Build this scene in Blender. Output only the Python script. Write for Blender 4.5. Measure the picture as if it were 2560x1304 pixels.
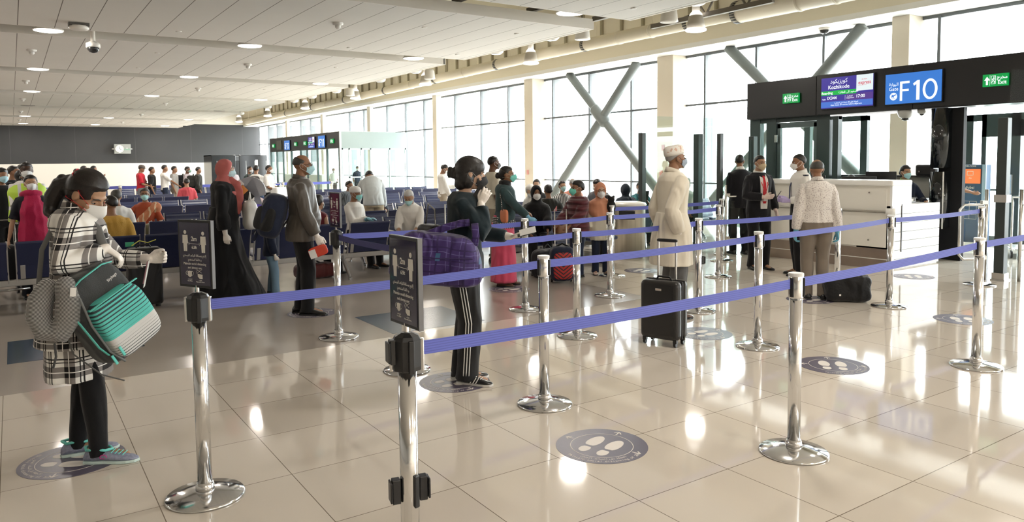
import bpy, math, random
import numpy as np
from mathutils import Vector, Matrix, Euler
for o in list(bpy.data.objects): bpy.data.objects.remove(o)
sc = bpy.context.scene
COL = sc.collection
rnd = random.Random(7)
PI = math.pi
R = math.radians
# ------------------------------------------------------------------ camera
CAMH = 1.62
YAW, PITCH, ROLL, FPX, CYP = R(33.89), R(3.742), R(-.608), 1858.6, 527.0
cam_d = bpy.data.cameras.new('camera'); cam = bpy.data.objects.new('camera', cam_d); COL.objects.link(cam)
_f = Vector((math.sin(YAW)*math.cos(PITCH), math.cos(YAW)*math.cos(PITCH), -math.sin(PITCH)))
_r = Vector((math.cos(YAW), -math.sin(YAW), 0)); _u = _r.cross(_f)
_r2 = math.cos(ROLL)*_r+math.sin(ROLL)*_u; _u2 = -math.sin(ROLL)*_r+math.cos(ROLL)*_u
cam.matrix_world = Matrix(((_r2.x, _u2.x, -_f.x, 0), (_r2.y, _u2.y, -_f.y, 0), (_r2.z, _u2.z, -_f.z, CAMH), (0, 0, 0, 1)))
cam_d.sensor_fit = 'HORIZONTAL'; cam_d.sensor_width = 36; cam_d.lens = FPX/2560*36
cam_d.shift_y = -(652-CYP)/2560
cam_d.clip_end = 400; cam_d.clip_start = .05
sc.camera = cam
# ------------------------------------------------------------------ world, exposure
w = bpy.data.worlds.new('sky'); sc.world = w; w.use_nodes = True
bg = w.node_tree.nodes['Background']; bg.inputs[0].default_value = (.95, .98, 1, 1); bg.inputs[1].default_value = 7.5
sc.view_settings.view_transform = 'Standard'; sc.view_settings.look = 'None'
sc.view_settings.gamma = 1; sc.view_settings.use_curve_mapping = False
sc.view_settings.exposure = 1.0
cy = sc.cycles
cy.max_bounces = 9; cy.diffuse_bounces = 4; cy.glossy_bounces = 4; cy.transparent_max_bounces = 14; cy.transmission_bounces = 4
cy.use_denoising = True; cy.sample_clamp_indirect = 6; cy.caustics_reflective = False; cy.caustics_refractive = False
cy.use_adaptive_sampling = False
def area_light(name, loc, rot, sx, sy, power, color=(1, 1, 1), shape='RECTANGLE', spread=None, portal=False):
    d = bpy.data.lights.new(name, 'AREA'); d.shape = shape; d.size = sx
    if shape == 'RECTANGLE': d.size_y = sy
    d.energy = power; d.color = color
    if spread: d.spread = spread
    if portal: d.cycles.is_portal = True
    o = bpy.data.objects.new(name, d); COL.objects.link(o); o.location = loc; o.rotation_euler = rot
    return o
area_light('window_portal', (15.75, 29, 2.3), (0, R(90), 0), 4.6, 57, 1, portal=True)
area_light('window_portal', (15.75, -8, 2.3), (0, R(90), 0), 4.6, 8, 1, portal=True)
# ------------------------------------------------------------------ materials
MATS = {}
def nodes_of(m): return m.node_tree.nodes, m.node_tree.links
def add_folds(m, st=.6, sc=7.0):
    """cloth folds: stretched noise as bump, chained after any bump already there"""
    N, L = nodes_of(m); b = N['Principled BSDF']; tc = N.new('ShaderNodeTexCoord'); mp = N.new('ShaderNodeMapping'); mp.inputs['Scale'].default_value = (1.5, 1.5, .62); mp.inputs['Rotation'].default_value = (.35, .3, 0)
    L.new(tc.outputs['Object'], mp.inputs[0]); nz = N.new('ShaderNodeTexNoise'); nz.noise_type = 'RIDGED_MULTIFRACTAL'; nz.inputs['Scale'].default_value = sc*.55; nz.inputs['Detail'].default_value = 2.2; nz.inputs['Distortion'].default_value = .9; nz.normalize = True
    L.new(mp.outputs[0], nz.inputs['Vector']); bp = N.new('ShaderNodeBump'); bp.inputs['Strength'].default_value = st; bp.inputs['Distance'].default_value = .09; L.new(nz.outputs['Fac'], bp.inputs['Height'])
    k = b.inputs['Normal'].links
    if k: L.new(k[0].from_socket, bp.inputs['Normal'])
    L.new(bp.outputs['Normal'], b.inputs['Normal'])
def mat(name, col=(.8, .8, .8), rough=.5, metal=0, spec=.5, emit=None, estr=0, bump=0, bscale=60, sheen=0, coat=0, vary=0, alpha=1, folds=0):
    if name in MATS: return MATS[name]
    m = bpy.data.materials.new(name); m.use_nodes = True; N, L = nodes_of(m)
    b = N['Principled BSDF']
    b.inputs['Base Color'].default_value = (*col, 1); b.inputs['Roughness'].default_value = rough
    b.inputs['Metallic'].default_value = metal; b.inputs['Specular IOR Level'].default_value = spec
    if emit: b.inputs['Emission Color'].default_value = (*emit, 1); b.inputs['Emission Strength'].default_value = estr
    if sheen: b.inputs['Sheen Weight'].default_value = sheen
    if coat: b.inputs['Coat Weight'].default_value = coat; b.inputs['Coat Roughness'].default_value = .05
    if alpha < 1: b.inputs['Alpha'].default_value = alpha
    if bump or vary:
        tc = N.new('ShaderNodeTexCoord'); nz = N.new('ShaderNodeTexNoise'); nz.inputs['Scale'].default_value = bscale
        nz.inputs['Detail'].default_value = 4; L.new(tc.outputs['Object'], nz.inputs['Vector'])
        if bump:
            bp = N.new('ShaderNodeBump'); bp.inputs['Strength'].default_value = bump; bp.inputs['Distance'].default_value = .02
            L.new(nz.outputs['Fac'], bp.inputs['Height']); L.new(bp.outputs['Normal'], b.inputs['Normal'])
        if vary:
            mx = N.new('ShaderNodeMix'); mx.data_type = 'RGBA'
            mx.inputs[6].default_value = (*[c*(1-vary) for c in col], 1); mx.inputs[7].default_value = (*[min(1, c*(1+vary)) for c in col], 1)
            L.new(nz.outputs['Fac'], mx.inputs[0]); L.new(mx.outputs[2], b.inputs['Base Color'])
    if folds: add_folds(m, folds)
    m.diffuse_color = (*col, 1)
    MATS[name] = m; return m
class NB:
    """tiny node graph helper"""
    def __init__(s, name, **kw):
        s.m = mat(name, **kw); s.N, s.L = nodes_of(s.m); s.b = s.N['Principled BSDF']; s.tc = None
    def co(s, which='Object'):
        if s.tc is None: s.tc = s.N.new('ShaderNodeTexCoord')
        sp = s.N.new('ShaderNodeSeparateXYZ'); s.L.new(s.tc.outputs[which], sp.inputs[0]); return sp.outputs[0], sp.outputs[1], sp.outputs[2]
    def ma(s, op, a, b=None, c=None):
        n = s.N.new('ShaderNodeMath'); n.operation = op
        for i, v in enumerate((a, b, c)):
            if v is None: continue
            if isinstance(v, (int, float)): n.inputs[i].default_value = v
            else: s.L.new(v, n.inputs[i])
        return n.outputs[0]
    def mix(s, f, a, b):
        n = s.N.new('ShaderNodeMix'); n.data_type = 'RGBA'
        for i, v in ((0, f), (6, a), (7, b)):
            if isinstance(v, tuple): n.inputs[i].default_value = (*v, 1)
            elif isinstance(v, (int, float)): n.inputs[i].default_value = v
            else: s.L.new(v, n.inputs[i])
        return n.outputs[2]
    def noise(s, scale, detail=3, which='Object'):
        n = s.N.new('ShaderNodeTexNoise'); n.inputs['Scale'].default_value = scale; n.inputs['Detail'].default_value = detail
        if s.tc is None: s.tc = s.N.new('ShaderNodeTexCoord')
        s.L.new(s.tc.outputs[which], n.inputs['Vector']); return n.outputs['Fac']
    def band(s, v, period, lo, hi, off=0.0):
        """1 where frac((v+off)/period) is inside lo..hi"""
        fr = s.ma('FRACT', s.ma('MULTIPLY', s.ma('ADD', v, off+1000*period), 1/period))
        return s.ma('MULTIPLY', s.ma('GREATER_THAN', fr, lo), s.ma('LESS_THAN', fr, hi))
    def color(s, c): s.L.new(c, s.b.inputs['Base Color'])
    def rough(s, c): s.L.new(c, s.b.inputs['Roughness'])
    def bump(s, h, st=.3, dist=.01):
        bp = s.N.new('ShaderNodeBump'); bp.inputs['Strength'].default_value = st; bp.inputs['Distance'].default_value = dist
        s.L.new(h, bp.inputs['Height']); s.L.new(bp.outputs['Normal'], s.b.inputs['Normal'])
def glass_mat(name, tint=(.93, .98, .96), refl=1.0):
    if name in MATS: return MATS[name]
    m = bpy.data.materials.new(name); m.use_nodes = True; N, L = nodes_of(m); N.clear()
    o = N.new('ShaderNodeOutputMaterial'); t = N.new('ShaderNodeBsdfTransparent'); g = N.new('ShaderNodeBsdfGlossy')
    t.inputs[0].default_value = (*tint, 1); g.inputs['Roughness'].default_value = .01
    fr = N.new('ShaderNodeLayerWeight'); fr.inputs[0].default_value = .5
    pw = N.new('ShaderNodeMath'); pw.operation = 'POWER'; pw.inputs[1].default_value = 5; L.new(fr.outputs['Facing'], pw.inputs[0])
    mu = N.new('ShaderNodeMath'); mu.operation = 'MULTIPLY_ADD'; mu.inputs[1].default_value = .6*refl; mu.inputs[2].default_value = .022*refl; L.new(pw.outputs[0], mu.inputs[0])
    mx = N.new('ShaderNodeMixShader'); L.new(mu.outputs[0], mx.inputs[0]); L.new(t.outputs[0], mx.inputs[1]); L.new(g.outputs[0], mx.inputs[2])
    L.new(mx.outputs[0], o.inputs[0]); MATS[name] = m; return m
def sheet_mat(name, col, alpha, rough=.15):
    """thin translucent plastic"""
    if name in MATS: return MATS[name]
    m = mat(name, col, rough, alpha=alpha); return m
# ------------------------------------------------------------------ mesh building
class MB:
    def __init__(s): s.v = []; s.f = []; s.mi = []; s.cur = 0
    def add(s, vs, fs):
        n = len(s.v); s.v.extend([tuple(v) for v in vs]); s.f.extend([tuple(i+n for i in f) for f in fs]); s.mi.extend([s.cur]*len(fs)); return s
    def box(s, c, d, rz=0, M=None):
        x, y, z = d[0]/2, d[1]/2, d[2]/2
        vs = [Vector(p) for p in ((-x, -y, -z), (x, -y, -z), (x, y, -z), (-x, y, -z), (-x, -y, z), (x, -y, z), (x, y, z), (-x, y, z))]
        m = M if M is not None else Matrix.Rotation(rz, 3, 'Z')
        vs = [m @ v+Vector(c) for v in vs]
        return s.add(vs, [(0, 3, 2, 1), (4, 5, 6, 7), (0, 1, 5, 4), (1, 2, 6, 5), (2, 3, 7, 6), (3, 0, 4, 7)])
    def bb(s, x0, x1, y0, y1, z0, z1): return s.box(((x0+x1)/2, (y0+y1)/2, (z0+z1)/2), (abs(x1-x0), abs(y1-y0), abs(z1-z0)))
    def lathe(s, prof, c=(0, 0, 0), n=24, M=None):
        """prof: (r,z) list, closed by caps"""
        vs = []; fs = []
        for r, z in prof:
            for k in range(n):
                a = 2*PI*k/n; p = Vector((r*math.cos(a), r*math.sin(a), z))
                if M is not None: p = M @ p
                vs.append(p+Vector(c))
        m = len(prof)
        for i in range(m-1):
            for k in range(n):
                a = i*n+k; b = i*n+(k+1) % n; fs.append((a, b, b+n, a+n))
        fs.append(tuple(range(n-1, -1, -1))); fs.append(tuple((m-1)*n+k for k in range(n)))
        return s.add(vs, fs)
    def loft(s, rings, cap=True):
        n = len(rings[0]); vs = [p for r in rings for p in r]; fs = []
        for i in range(len(rings)-1):
            for k in range(n):
                a = i*n+k; b = i*n+(k+1) % n; fs.append((a, b, b+n, a+n))
        if cap: fs.append(tuple(range(n-1, -1, -1))); fs.append(tuple((len(rings)-1)*n+k for k in range(n)))
        return s.add(vs, fs)
    def tube(s, pts, rad, n=10, sq=1.0, up=(0, 0, 1), round_ends=True):
        """round tube through pts, rad scalar or list (or (ra,rb) pairs)"""
        P = [Vector(p) for p in pts]
        rs = [rad]*len(P) if not isinstance(rad, (list,)) else list(rad)
        rs = [r if isinstance(r, tuple) else (r, r*sq) for r in rs]
        T = []
        for i in range(len(P)):
            d = (P[min(i+1, len(P)-1)]-P[max(i-1, 0)])
            T.append(d.normalized() if d.length > 1e-9 else Vector((0, 0, 1)))
        u = Vector(up); 
        if abs(u.dot(T[0])) > .95: u = Vector((1, 0, 0))
        rings = []
        Us = []
        for i, p in enumerate(P):
            u = (u-T[i]*u.dot(T[i])).normalized(); Us.append(u.copy())
        def ring(p, t, u, ra, rb):
            v = t.cross(u)
            return [p+v*(ra*math.cos(2*PI*k/n))+u*(rb*math.sin(2*PI*k/n)) for k in range(n)]
        if round_ends:
            for q in (-.95, -.7, -.35):
                k = math.sqrt(1-q*q); rr = min(rs[0]); rings.append(ring(P[0]+T[0]*(q*rr), T[0], Us[0], rs[0][0]*k, rs[0][1]*k))
        for i, p in enumerate(P): rings.append(ring(p, T[i], Us[i], *rs[i]))
        if round_ends:
            for q in (.35, .7, .95):
                k = math.sqrt(1-q*q); rr = min(rs[-1]); rings.append(ring(P[-1]+T[-1]*(q*rr), T[-1], Us[-1], rs[-1][0]*k, rs[-1][1]*k))
        return s.loft(rings)
    def ell(s, c, r, M=None, nu=16, nv=10, f=None):
        rings = []
        for i in range(nv+1):
            ph = -PI/2+PI*(i+.02)/(nv+.04)
            ring = []
            for k in range(nu):
                a = 2*PI*k/nu; d = Vector((math.cos(ph)*math.cos(a), math.cos(ph)*math.sin(a), math.sin(ph)))
                k2 = f(d) if f else 1
                p = Vector((d.x*r[0]*k2, d.y*r[1]*k2, d.z*r[2]*k2))
                if M is not None: p = M @ p
                ring.append(p+Vector(c))
            rings.append(ring)
        return s.loft(rings)
    def xf(s, M, start=0):
        for i in range(start, len(s.v)): s.v[i] = tuple(M @ Vector(s.v[i]))
        return s
    def build(s, name, material, parent=None, smooth=False, bevel=0, voxel=0, relax=0, noise=0, nscale=8, loc=None, rot=None, seg=2, subsurf=0, keep=None):
        me = bpy.data.meshes.new(name); me.from_pydata(s.v, [], s.f); me.update()
        mats = material if isinstance(material, (list, tuple)) else [material]
        for m in mats: me.materials.append(m)
        if len(mats) > 1: me.polygons.foreach_set('material_index', s.mi)
        o = bpy.data.objects.new(name, me); COL.objects.link(o)
        mods = False
        if voxel:
            md = o.modifiers.new('r', 'REMESH'); md.mode = 'VOXEL'; md.voxel_size = voxel; md.use_smooth_shade = True; mods = True
            if relax: sm = o.modifiers.new('s', 'SMOOTH'); sm.iterations = relax; sm.factor = .5
        if subsurf: ss = o.modifiers.new('ss', 'SUBSURF'); ss.levels = subsurf; ss.render_levels = subsurf; mods = True
        if bevel: bv = o.modifiers.new('b', 'BEVEL'); bv.width = bevel; bv.segments = seg; bv.limit_method = 'ANGLE'; bv.angle_limit = R(40); mods = True
        if mods:
            dg = bpy.context.evaluated_depsgraph_get(); ev = o.evaluated_get(dg); me2 = bpy.data.meshes.new_from_object(ev)
            o.modifiers.clear(); o.data = me2; bpy.data.meshes.remove(me); me = me2; me.name = name
            if not len(me.materials):
                for m in mats: me.materials.append(m)
        if noise:
            n = len(me.vertices); co = np.empty(n*3, np.float32); me.vertices.foreach_get('co', co); co = co.reshape(-1, 3)
            nn = np.empty(n*3, np.float32); me.vertices.foreach_get('normal', nn); nn = nn.reshape(-1, 3)
            k = nscale; x, y, z = co.T
            h = (np.sin(x*k*1.3+2*np.sin(z*k*.7+y*k*.4))+np.sin(y*k*1.1+1.7*np.sin(x*k*.8-z*k*.9))+.7*np.sin(z*k*1.9+1.5*np.sin(x*k*1.6)+y*k))/2.7
            co += nn*(h*noise)[:, None]; me.vertices.foreach_set('co', co.ravel()); me.update()
        if smooth or voxel or subsurf:
            me.polygons.foreach_set('use_smooth', [True]*len(me.polygons))
        elif smooth is not False: pass
        if bevel and not (voxel or subsurf) :
            try: me.shade_smooth_by_angle = None
            except Exception: pass
        if parent is not None: o.parent = parent
        if loc is not None: o.location = loc
        if rot is not None: o.rotation_euler = rot
        return o
def smooth_angle(o, ang=40):
    me = o.data; me.polygons.foreach_set('use_smooth', [True]*len(me.polygons))
    try: me.set_sharp_from_angle(angle=R(ang))
    except Exception: pass
    return o
def thing(name, label, cat, loc=(0, 0, 0), rz=0, group=None):
    o = bpy.data.objects.new(name, None); COL.objects.link(o); o.location = loc; o.rotation_euler = (0, 0, rz)
    o.empty_display_size = .1
    o['label'] = label; o['category'] = cat
    if group: o['group'] = group
    return o
def tag(o, label, cat, group=None, kind=None):
    if label: o['label'] = label
    if cat: o['category'] = cat
    if group: o['group'] = group
    if kind: o['kind'] = kind
    return o
def struct(o, label=None):
    o['kind'] = 'structure'
    if label: o['label'] = label
    return o
def dup(root, loc=None, rz=None, label=None):
    r = root.copy(); COL.objects.link(r)
    def rec(a, b):
        for ch in a.children:
            c = ch.copy(); COL.objects.link(c); c.parent = b; rec(ch, c)
    rec(root, r)
    if loc is not None: r.location = loc
    if rz is not None: r.rotation_euler = (0, 0, rz)
    if label: r['label'] = label
    return r
# ------------------------------------------------------------------ lettering
AR = {'ا': 'FE8D', 'أ': 'FE83', 'إ': 'FE87', 'ب': 'FE8F', 'ة': 'FE93', 'ت': 'FE95', 'ج': 'FE9D', 'خ': 'FEA5', 'د': 'FEA9', 'ر': 'FEAD', 'ز': 'FEAF', 'س': 'FEB1',
      'ص': 'FEB9', 'ط': 'FEC1', 'ع': 'FEC9', 'ف': 'FED1', 'ق': 'FED5', 'ك': 'FED9', 'ل': 'FEDD', 'م': 'FEE1', 'ن': 'FEE5', 'ه': 'FEE9', 'و': 'FEED', 'ى': 'FEEF', 'ي': 'FEF1', 'ح': 'FEA1', 'غ': 'FECD', 'ء': 'FE80'}
NOJOIN = set('اأإدرزوةىء')
def arabic(s):
    out = []
    for wd in s.split(' '):
        g = []
        for i, ch in enumerate(wd):
            if ch not in AR: g.append(ch); continue
            base = int(AR[ch], 16); prev = i > 0 and wd[i-1] in AR and wd[i-1] not in NOJOIN; nxt = i+1 < len(wd) and wd[i+1] in AR and ch not in NOJOIN
            if ch == 'ء': prev = nxt = False
            form = 0 if not prev and not nxt else 1 if prev and not nxt else 2 if nxt and not prev else 3
            if ch in NOJOIN: form = 1 if prev else 0
            g.append(chr(base+form))
        out.append(''.join(reversed(g)))
    return ' '.join(reversed(out))
def text_mesh(s, size, align='CENTER', depth=.001, bold=0, sx=1.0):
    cu = bpy.data.curves.new('t', 'FONT'); cu.body = s; cu.size = size; cu.align_x = align; cu.align_y = 'CENTER'; cu.extrude = depth/2; cu.offset = bold; cu.resolution_u = 3 if size < .2 else 8
    o = bpy.data.objects.new('t', cu); COL.objects.link(o)
    dg = bpy.context.evaluated_depsgraph_get(); me = bpy.data.meshes.new_from_object(o.evaluated_get(dg))
    vs = [(v.co.x*sx, v.co.y, v.co.z) for v in me.vertices]; fs = [tuple(p.vertices) for p in me.polygons]
    bpy.data.objects.remove(o); bpy.data.curves.remove(cu); bpy.data.meshes.remove(me)
    return vs, fs
def put_text(mb, s, size, at, M, **kw):
    """at=(u,v) on panel, M maps (u,v,depth) panel coords to local 3D"""
    vs, fs = text_mesh(s, size, **kw)
    mb.add([M @ Vector((x+at[0], y+at[1], z)) for x, y, z in vs], fs)
def poly(mb, pts, M, d=.001):
    """flat polygon extruded a little on a panel"""
    n = len(pts); vs = [M @ Vector((x, y, -d/2)) for x, y in pts]+[M @ Vector((x, y, d/2)) for x, y in pts]
    mb.add(vs, [tuple(range(n-1, -1, -1)), tuple(range(n, 2*n))]+[(i, (i+1) % n, n+(i+1) % n, n+i) for i in range(n)])
def circ(cx, cy, r, n=32, a0=0, a1=2*PI, ry=None): return [(cx+r*math.cos(a0+(a1-a0)*k/n), cy+(ry or r)*math.sin(a0+(a1-a0)*k/n)) for k in range(n)]
def ringpoly(mb, cx, cy, r0, r1, M, n=40, a0=0, a1=2*PI, d=.001):
    for k in range(n):
        a = a0+(a1-a0)*k/n; b = a0+(a1-a0)*(k+1)/n
        poly(mb, [(cx+r*math.cos(t), cy+r*math.sin(t)) for r, t in ((r0, a), (r1, a), (r1, b), (r0, b))], M, d)
def line(mb, p, q, wd, M, d=.001):
    dx, dy = q[0]-p[0], q[1]-p[1]; l = math.hypot(dx, dy); nx, ny = -dy/l*wd/2, dx/l*wd/2
    poly(mb, [(p[0]-nx, p[1]-ny), (q[0]-nx, q[1]-ny), (q[0]+nx, q[1]+ny), (p[0]+nx, p[1]+ny)], M, d)
def panel_M(origin, right, up):
    r = Vector(right).normalized(); u = Vector(up).normalized(); n = r.cross(u)
    return Matrix(((r.x, u.x, n.x, origin[0]), (r.y, u.y, n.y, origin[1]), (r.z, u.z, n.z, origin[2]), (0, 0, 0, 1)))
# ================================================================== ROOM
CZ = 4.3
# --- floor: polished cream tiles with a greige stone field
g = NB('floor_tiles', rough=.09, spec=.55)
x, y, z = g.co()
T = .635
gx = g.band(x, T, 0, .007, off=-1.15+.0022); gy = g.band(y, T, 0, .007, off=-6.35+.0022)
line_f = g.ma('MAXIMUM', gx, gy)
fx = g.ma('FLOOR', g.ma('MULTIPLY', g.ma('ADD', x, 99*T-1.15), 1/T)); fy = g.ma('FLOOR', g.ma('MULTIPLY', g.ma('ADD', y, 99*T-6.35), 1/T))
cmb = g.N.new('ShaderNodeCombineXYZ'); g.L.new(fx, cmb.inputs[0]); g.L.new(fy, cmb.inputs[1])
wn = g.N.new('ShaderNodeTexWhiteNoise'); g.L.new(cmb.outputs[0], wn.inputs['Vector'])
tile = g.mix(wn.outputs['Value'], (.65, .59, .51), (.72, .655, .57))
tile = g.mix(line_f, tile, (.20, .16, .12))
grey = g.mix(g.noise(1.3, 4), (.37, .325, .285), (.44, .39, .345))
isg = g.ma('MULTIPLY', g.ma('GREATER_THAN', y, 6.35), g.ma('LESS_THAN', x, 6.23))
g.color(g.mix(isg, tile, grey)); g.rough(g.ma('ADD', g.ma('MULTIPLY', isg, .12), .06))
FLOORM = g.m
o = MB().bb(-16, 16.2, -12, 58, -.2, 0).build('floor', FLOORM); struct(o)
# --- suspended ceiling in bays with open slots between them
g = NB('ceiling_panels', rough=.7, col=(.5, .48, .45)); x, y, z = g.co()
gr = g.band(x, .596, 0, .022, off=-.22+.006)
# the bay by the windows near the camera has cross joints as well
c1 = g.mix(g.noise(.6, 3), (.69, .665, .62), (.76, .735, .69))
g.color(g.mix(gr, c1, (.14, .12, .10)))
CEILM = g.m; EDGEM = mat('ceiling_edge_white', (.74, .70, .64), .6)
slots = [(10.7, 11.77), (17.0, 18.0), (24.05, 25.05), (31.2, 32.3), (38.5, 39.8), (46.2, 47.8), (54.0, 55.4)]
ys = [-12]+[v for s in slots for v in s]+[57.6]
cm = MB(); em = MB()
for i in range(0, len(ys), 2):
    a, b = ys[i], ys[i+1]
    cm.bb(-16, 9.9, a+.03, b-.03, CZ, CZ+.12)
    em.bb(-16, 9.93, a, a+.03, CZ, CZ+.2); em.bb(-16, 9.93, b-.03, b, CZ, CZ+.2); em.bb(9.9, 9.96, a, b, CZ-.005, CZ+.16)
co_ = cm.build('ceiling', CEILM); struct(co_)
struct(em.build('trim_1', EDGEM))
SOFF = mat('upper_ceiling_tan', (.52, .47, .36), .8)
struct(MB().bb(-16, 16, -12, 58, 6.2, 6.4).build('ceiling_upper', SOFF))
# roof purlins and trusses above the slots
DK = mat('truss_dark', (.16, .14, .11), .6)
for yy in (11.3,):
    for ti_, xx in enumerate((5.6, 7.4, 9.2, 11.0, 12.8)):
        t = MB(); t.bb(xx-.05, xx+.05, 9.6, 13.0, 4.75, 4.85); t.bb(xx-.05, xx+.05, 9.6, 13.0, 5.5, 5.6)
        for k in range(6): t.tube([(xx, 9.7+k*.55, 4.8 if k % 2 else 5.55), (xx, 9.7+(k+1)*.55, 5.55 if k % 2 else 4.8)], .025, 6, round_ends=False)
        tag(t.build('roof_truss', DK), 'dark steel roof truss above the open ceiling slot, %s from the left' % ['first', 'second', 'third', 'fourth', 'fifth'][ti_], 'truss', 'roof trusses above the ceiling slot')
pm = MB()
for k in range(20): pm.bb(10.2, 14.4, 2+k*2.6, 2.12+k*2.6, 5.85, 6.2)
struct(pm.build('trim_2', SOFF))
# --- far wall: grey above, off-white below
g = NB('far_grey_panels', rough=.55); x, y, z = g.co()
sm = g.band(x, 3.6, 0, .006); g.color(g.mix(sm, g.mix(g.noise(.35, 3), (.026, .027, .028), (.055, .056, .058)), (.08, .08, .08)))
wf = MB(); wf.cur = 0; wf.bb(-16, 15.7, 57.4, 57.7, 1.84, 4.6); wf.cur = 1; wf.bb(-16, 15.7, 57.35, 57.7, 0, 1.84); wf.bb(-16, 15.7, 57.4, 57.7, 4.6, 6.4)
struct(wf.build('wall_back', [g.m, mat('wall_offwhite', (.80, .765, .69), .8)]))
struct(MB().bb(-16.2, -16, -12, 58, 0, 6.4).build('wall_left', mat('wall_left_grey', (.62, .58, .52), .8)))
struct(MB().bb(-16, 16, -12.2, -12, 0, 6.4).build('wall_front', mat('wall_rear_grey', (.80, .77, .72), .8)))
# --- window wall
WX = 15.5
BEAM = mat('beam_beige', (.80, .74, .60), .7); WHITE = mat('paint_white', (.86, .85, .82), .6); COLM = mat('column_beige', (.66, .59, .48), .6)
bm_ = MB(); bm_.bb(14.5, 15.9, -12, 57.4, 4.6, 6.4); struct(bm_.build('wall_right', BEAM))
struct(MB().bb(14.5, 16.0, -12, 57.4, 4.48, 4.6).build('trim_3', WHITE))
rb = MB()
for k in range(64): rb.bb(14.42, 14.5, -2+k*.85, -1.93+k*.85, 5.05, 6.2)
rb.bb(14.4, 14.5, -12, 57.4, 5.0, 5.07); struct(rb.build('trim_4', mat('rib_olive', (.36, .32, .22), .7)))
cols = [(8.04, .36, .6), (14.44, .6, .6), (21.0, .5, .6), (28.0, .34, .25), (35.0, .35, .2), (41.8, .34, .2), (48.5, .34, .2), (1.6, .36, .6), (-5, .36, .6)]
for i, (y0, wd, d) in enumerate(cols):
    o = MB().bb(15.0, 15.0+d, y0, y0+wd, 0, 4.48).build('column', COLM, bevel=.012); struct(o)
FRAME = mat('window_frame_grey', (.10, .11, .115), .4); FRD = mat('window_frame_dark', (.055, .065, .065), .35)
mull = [-12, -10, -8, -6, -4, 1.3, 3.4, 5.6, 7.7, 10.25, 12.1, 13.75, 16.6, 18.55, 20.5, 23.25, 25.2, 27.3, 30.1, 32.0, 34.1, 37, 39, 43.5, 45.4, 47.3, 50.3, 52.4, 54.5, 57.0]
WG = glass_mat('window_glass', (.97, .99, .99))
struct(MB().bb(15.5, 15.6, -4, 1.27, 0, 4.48).build('wall_right', mat('wall_light_block_grey', (.55, .52, .47), .8)))  # unseen solid stretch, added to cut window light on the near right floor
for i in range(len(mull)-1):
    a, b = mull[i], mull[i+1]
    if a == -4: continue
    f = MB(); f.cur = 0; f.bb(WX-.02, WX+.06, a-.03, a+.03, 0, 4.44)
    f.bb(WX, WX+.05, a, b, 3.10, 3.15); f.bb(WX, WX+.05, a, b, 4.41, 4.48); f.bb(WX, WX+.05, a, b, 0, .12); f.bb(WX, WX+.05, a, b, .98, 1.02)
    f.cur = 1; f.bb(WX+.06, WX+.42, a-.028, a+.028, 0, 4.44)
    o = f.build('window_%d' % (i+1), [FRAME, mat('fin_pale', (.17, .18, .185), .5)]); struct(o)
    p = MB().bb(WX+.02, WX+.028, a, b, .05, 4.44).build('pane', WG, parent=o)
# --- outside: apron, haze-pale sheds
o = MB().bb(15.9, 160, -80, 160, -4.3, -4.1).build('apron', mat('apron_concrete', (.62, .61, .58), .9)); tag(o, 'pale sunlit airfield apron outside the windows', 'ground', kind='structure')
for (y_, z_, l_, c_) in ((14.78, 1.98, 'small red alarm box on the wide beige column', (.45, .05, .04)), (14.86, 1.28, 'small red and white notice on the wide beige column', (.65, .30, .27)), (21.3, 1.27, 'small grey switch plate on the middle beige column', (.35, .3, .26))):
    tag(MB().box((14.985, y_, z_), (.03, .10, .16)).build('alarm_box' if z_ > 1.5 else 'wall_notice' if z_ > 1.275 else 'switch_plate', mat('plate%.2f' % c_[1], c_, .5), bevel=.005), l_, 'wall fitting')
# --- X braces
BR = mat('brace_steel', (.13, .145, .14), .45)
def xbrace(p, q, r_, s_, ctr, label):
    t = thing('cross_brace', label, 'brace', (15.2, ctr[0], 0))
    def lp(a): return (0, a[0]-ctr[0], a[1])
    MB().tube([lp(p), lp(q)], .13, 20, round_ends=False).build('brace_tube', BR, t, smooth=True)
    MB().tube([lp(r_), lp(s_)], .13, 20, round_ends=False).build('brace_tube', BR, t, smooth=True)
    a = Vector(lp(p)); b = Vector(lp(q)); d = (b-a).normalized(); c = Vector(lp(ctr))
    MB().tube([c-d*.42, c-d*.33, c+d*.33, c+d*.42], [.12, .19, .19, .12], 20, round_ends=False).build('node_sleeve', BR, t, smooth=True)
xbrace((19.2, 4.45), (15.13, .71), (16.05, 4.45), (20.6, 0), (17.66, 3.02), 'large grey steel cross brace before the windows left of the wide column')
xbrace((12.72, 4.45), (8.5, .6), (9.13, 4.45), (13.8, 0), (10.94, 2.78), 'large grey steel cross brace running behind the black gate header')
# --- round duct with grille bands
DUCT = mat('duct_cream', (.82, .76, .62), .5)
t = thing('air_duct', 'long cream round air duct running above the windows', 'duct', (13.4, 0, 0))
def dz(yv): return 4.85-.0105*max(0, yv-18)
MB().tube([(0, yv, dz(yv)) for yv in (-6, 6, 11)], .235, 24, round_ends=False).build('duct_pipe', DUCT, t, smooth=True)
MB().tube([(0, yv, dz(yv)) for yv in (11, 18, 30, 40, 52)], .165, 24, round_ends=False).build('duct_pipe', DUCT, t, smooth=True)
g = NB('duct_grille', rough=.5); x, y, z = g.co(); g.color(g.mix(g.band(z, .05, .0, .6), (.45, .42, .35), (.03, .03, .03)))
for yv in (7.2, 10.96, 12.4, 16.2, 20.7, 25.0, 29.5, 34.1, 38.7, 43.2):
    r0 = (.235 if yv < 11 else .165)
    MB().tube([(0, yv-.06, dz(yv)), (0, yv+.06, dz(yv))], r0+.012, 24, round_ends=False).build('grille_band', g.m, t, smooth=True)
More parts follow.
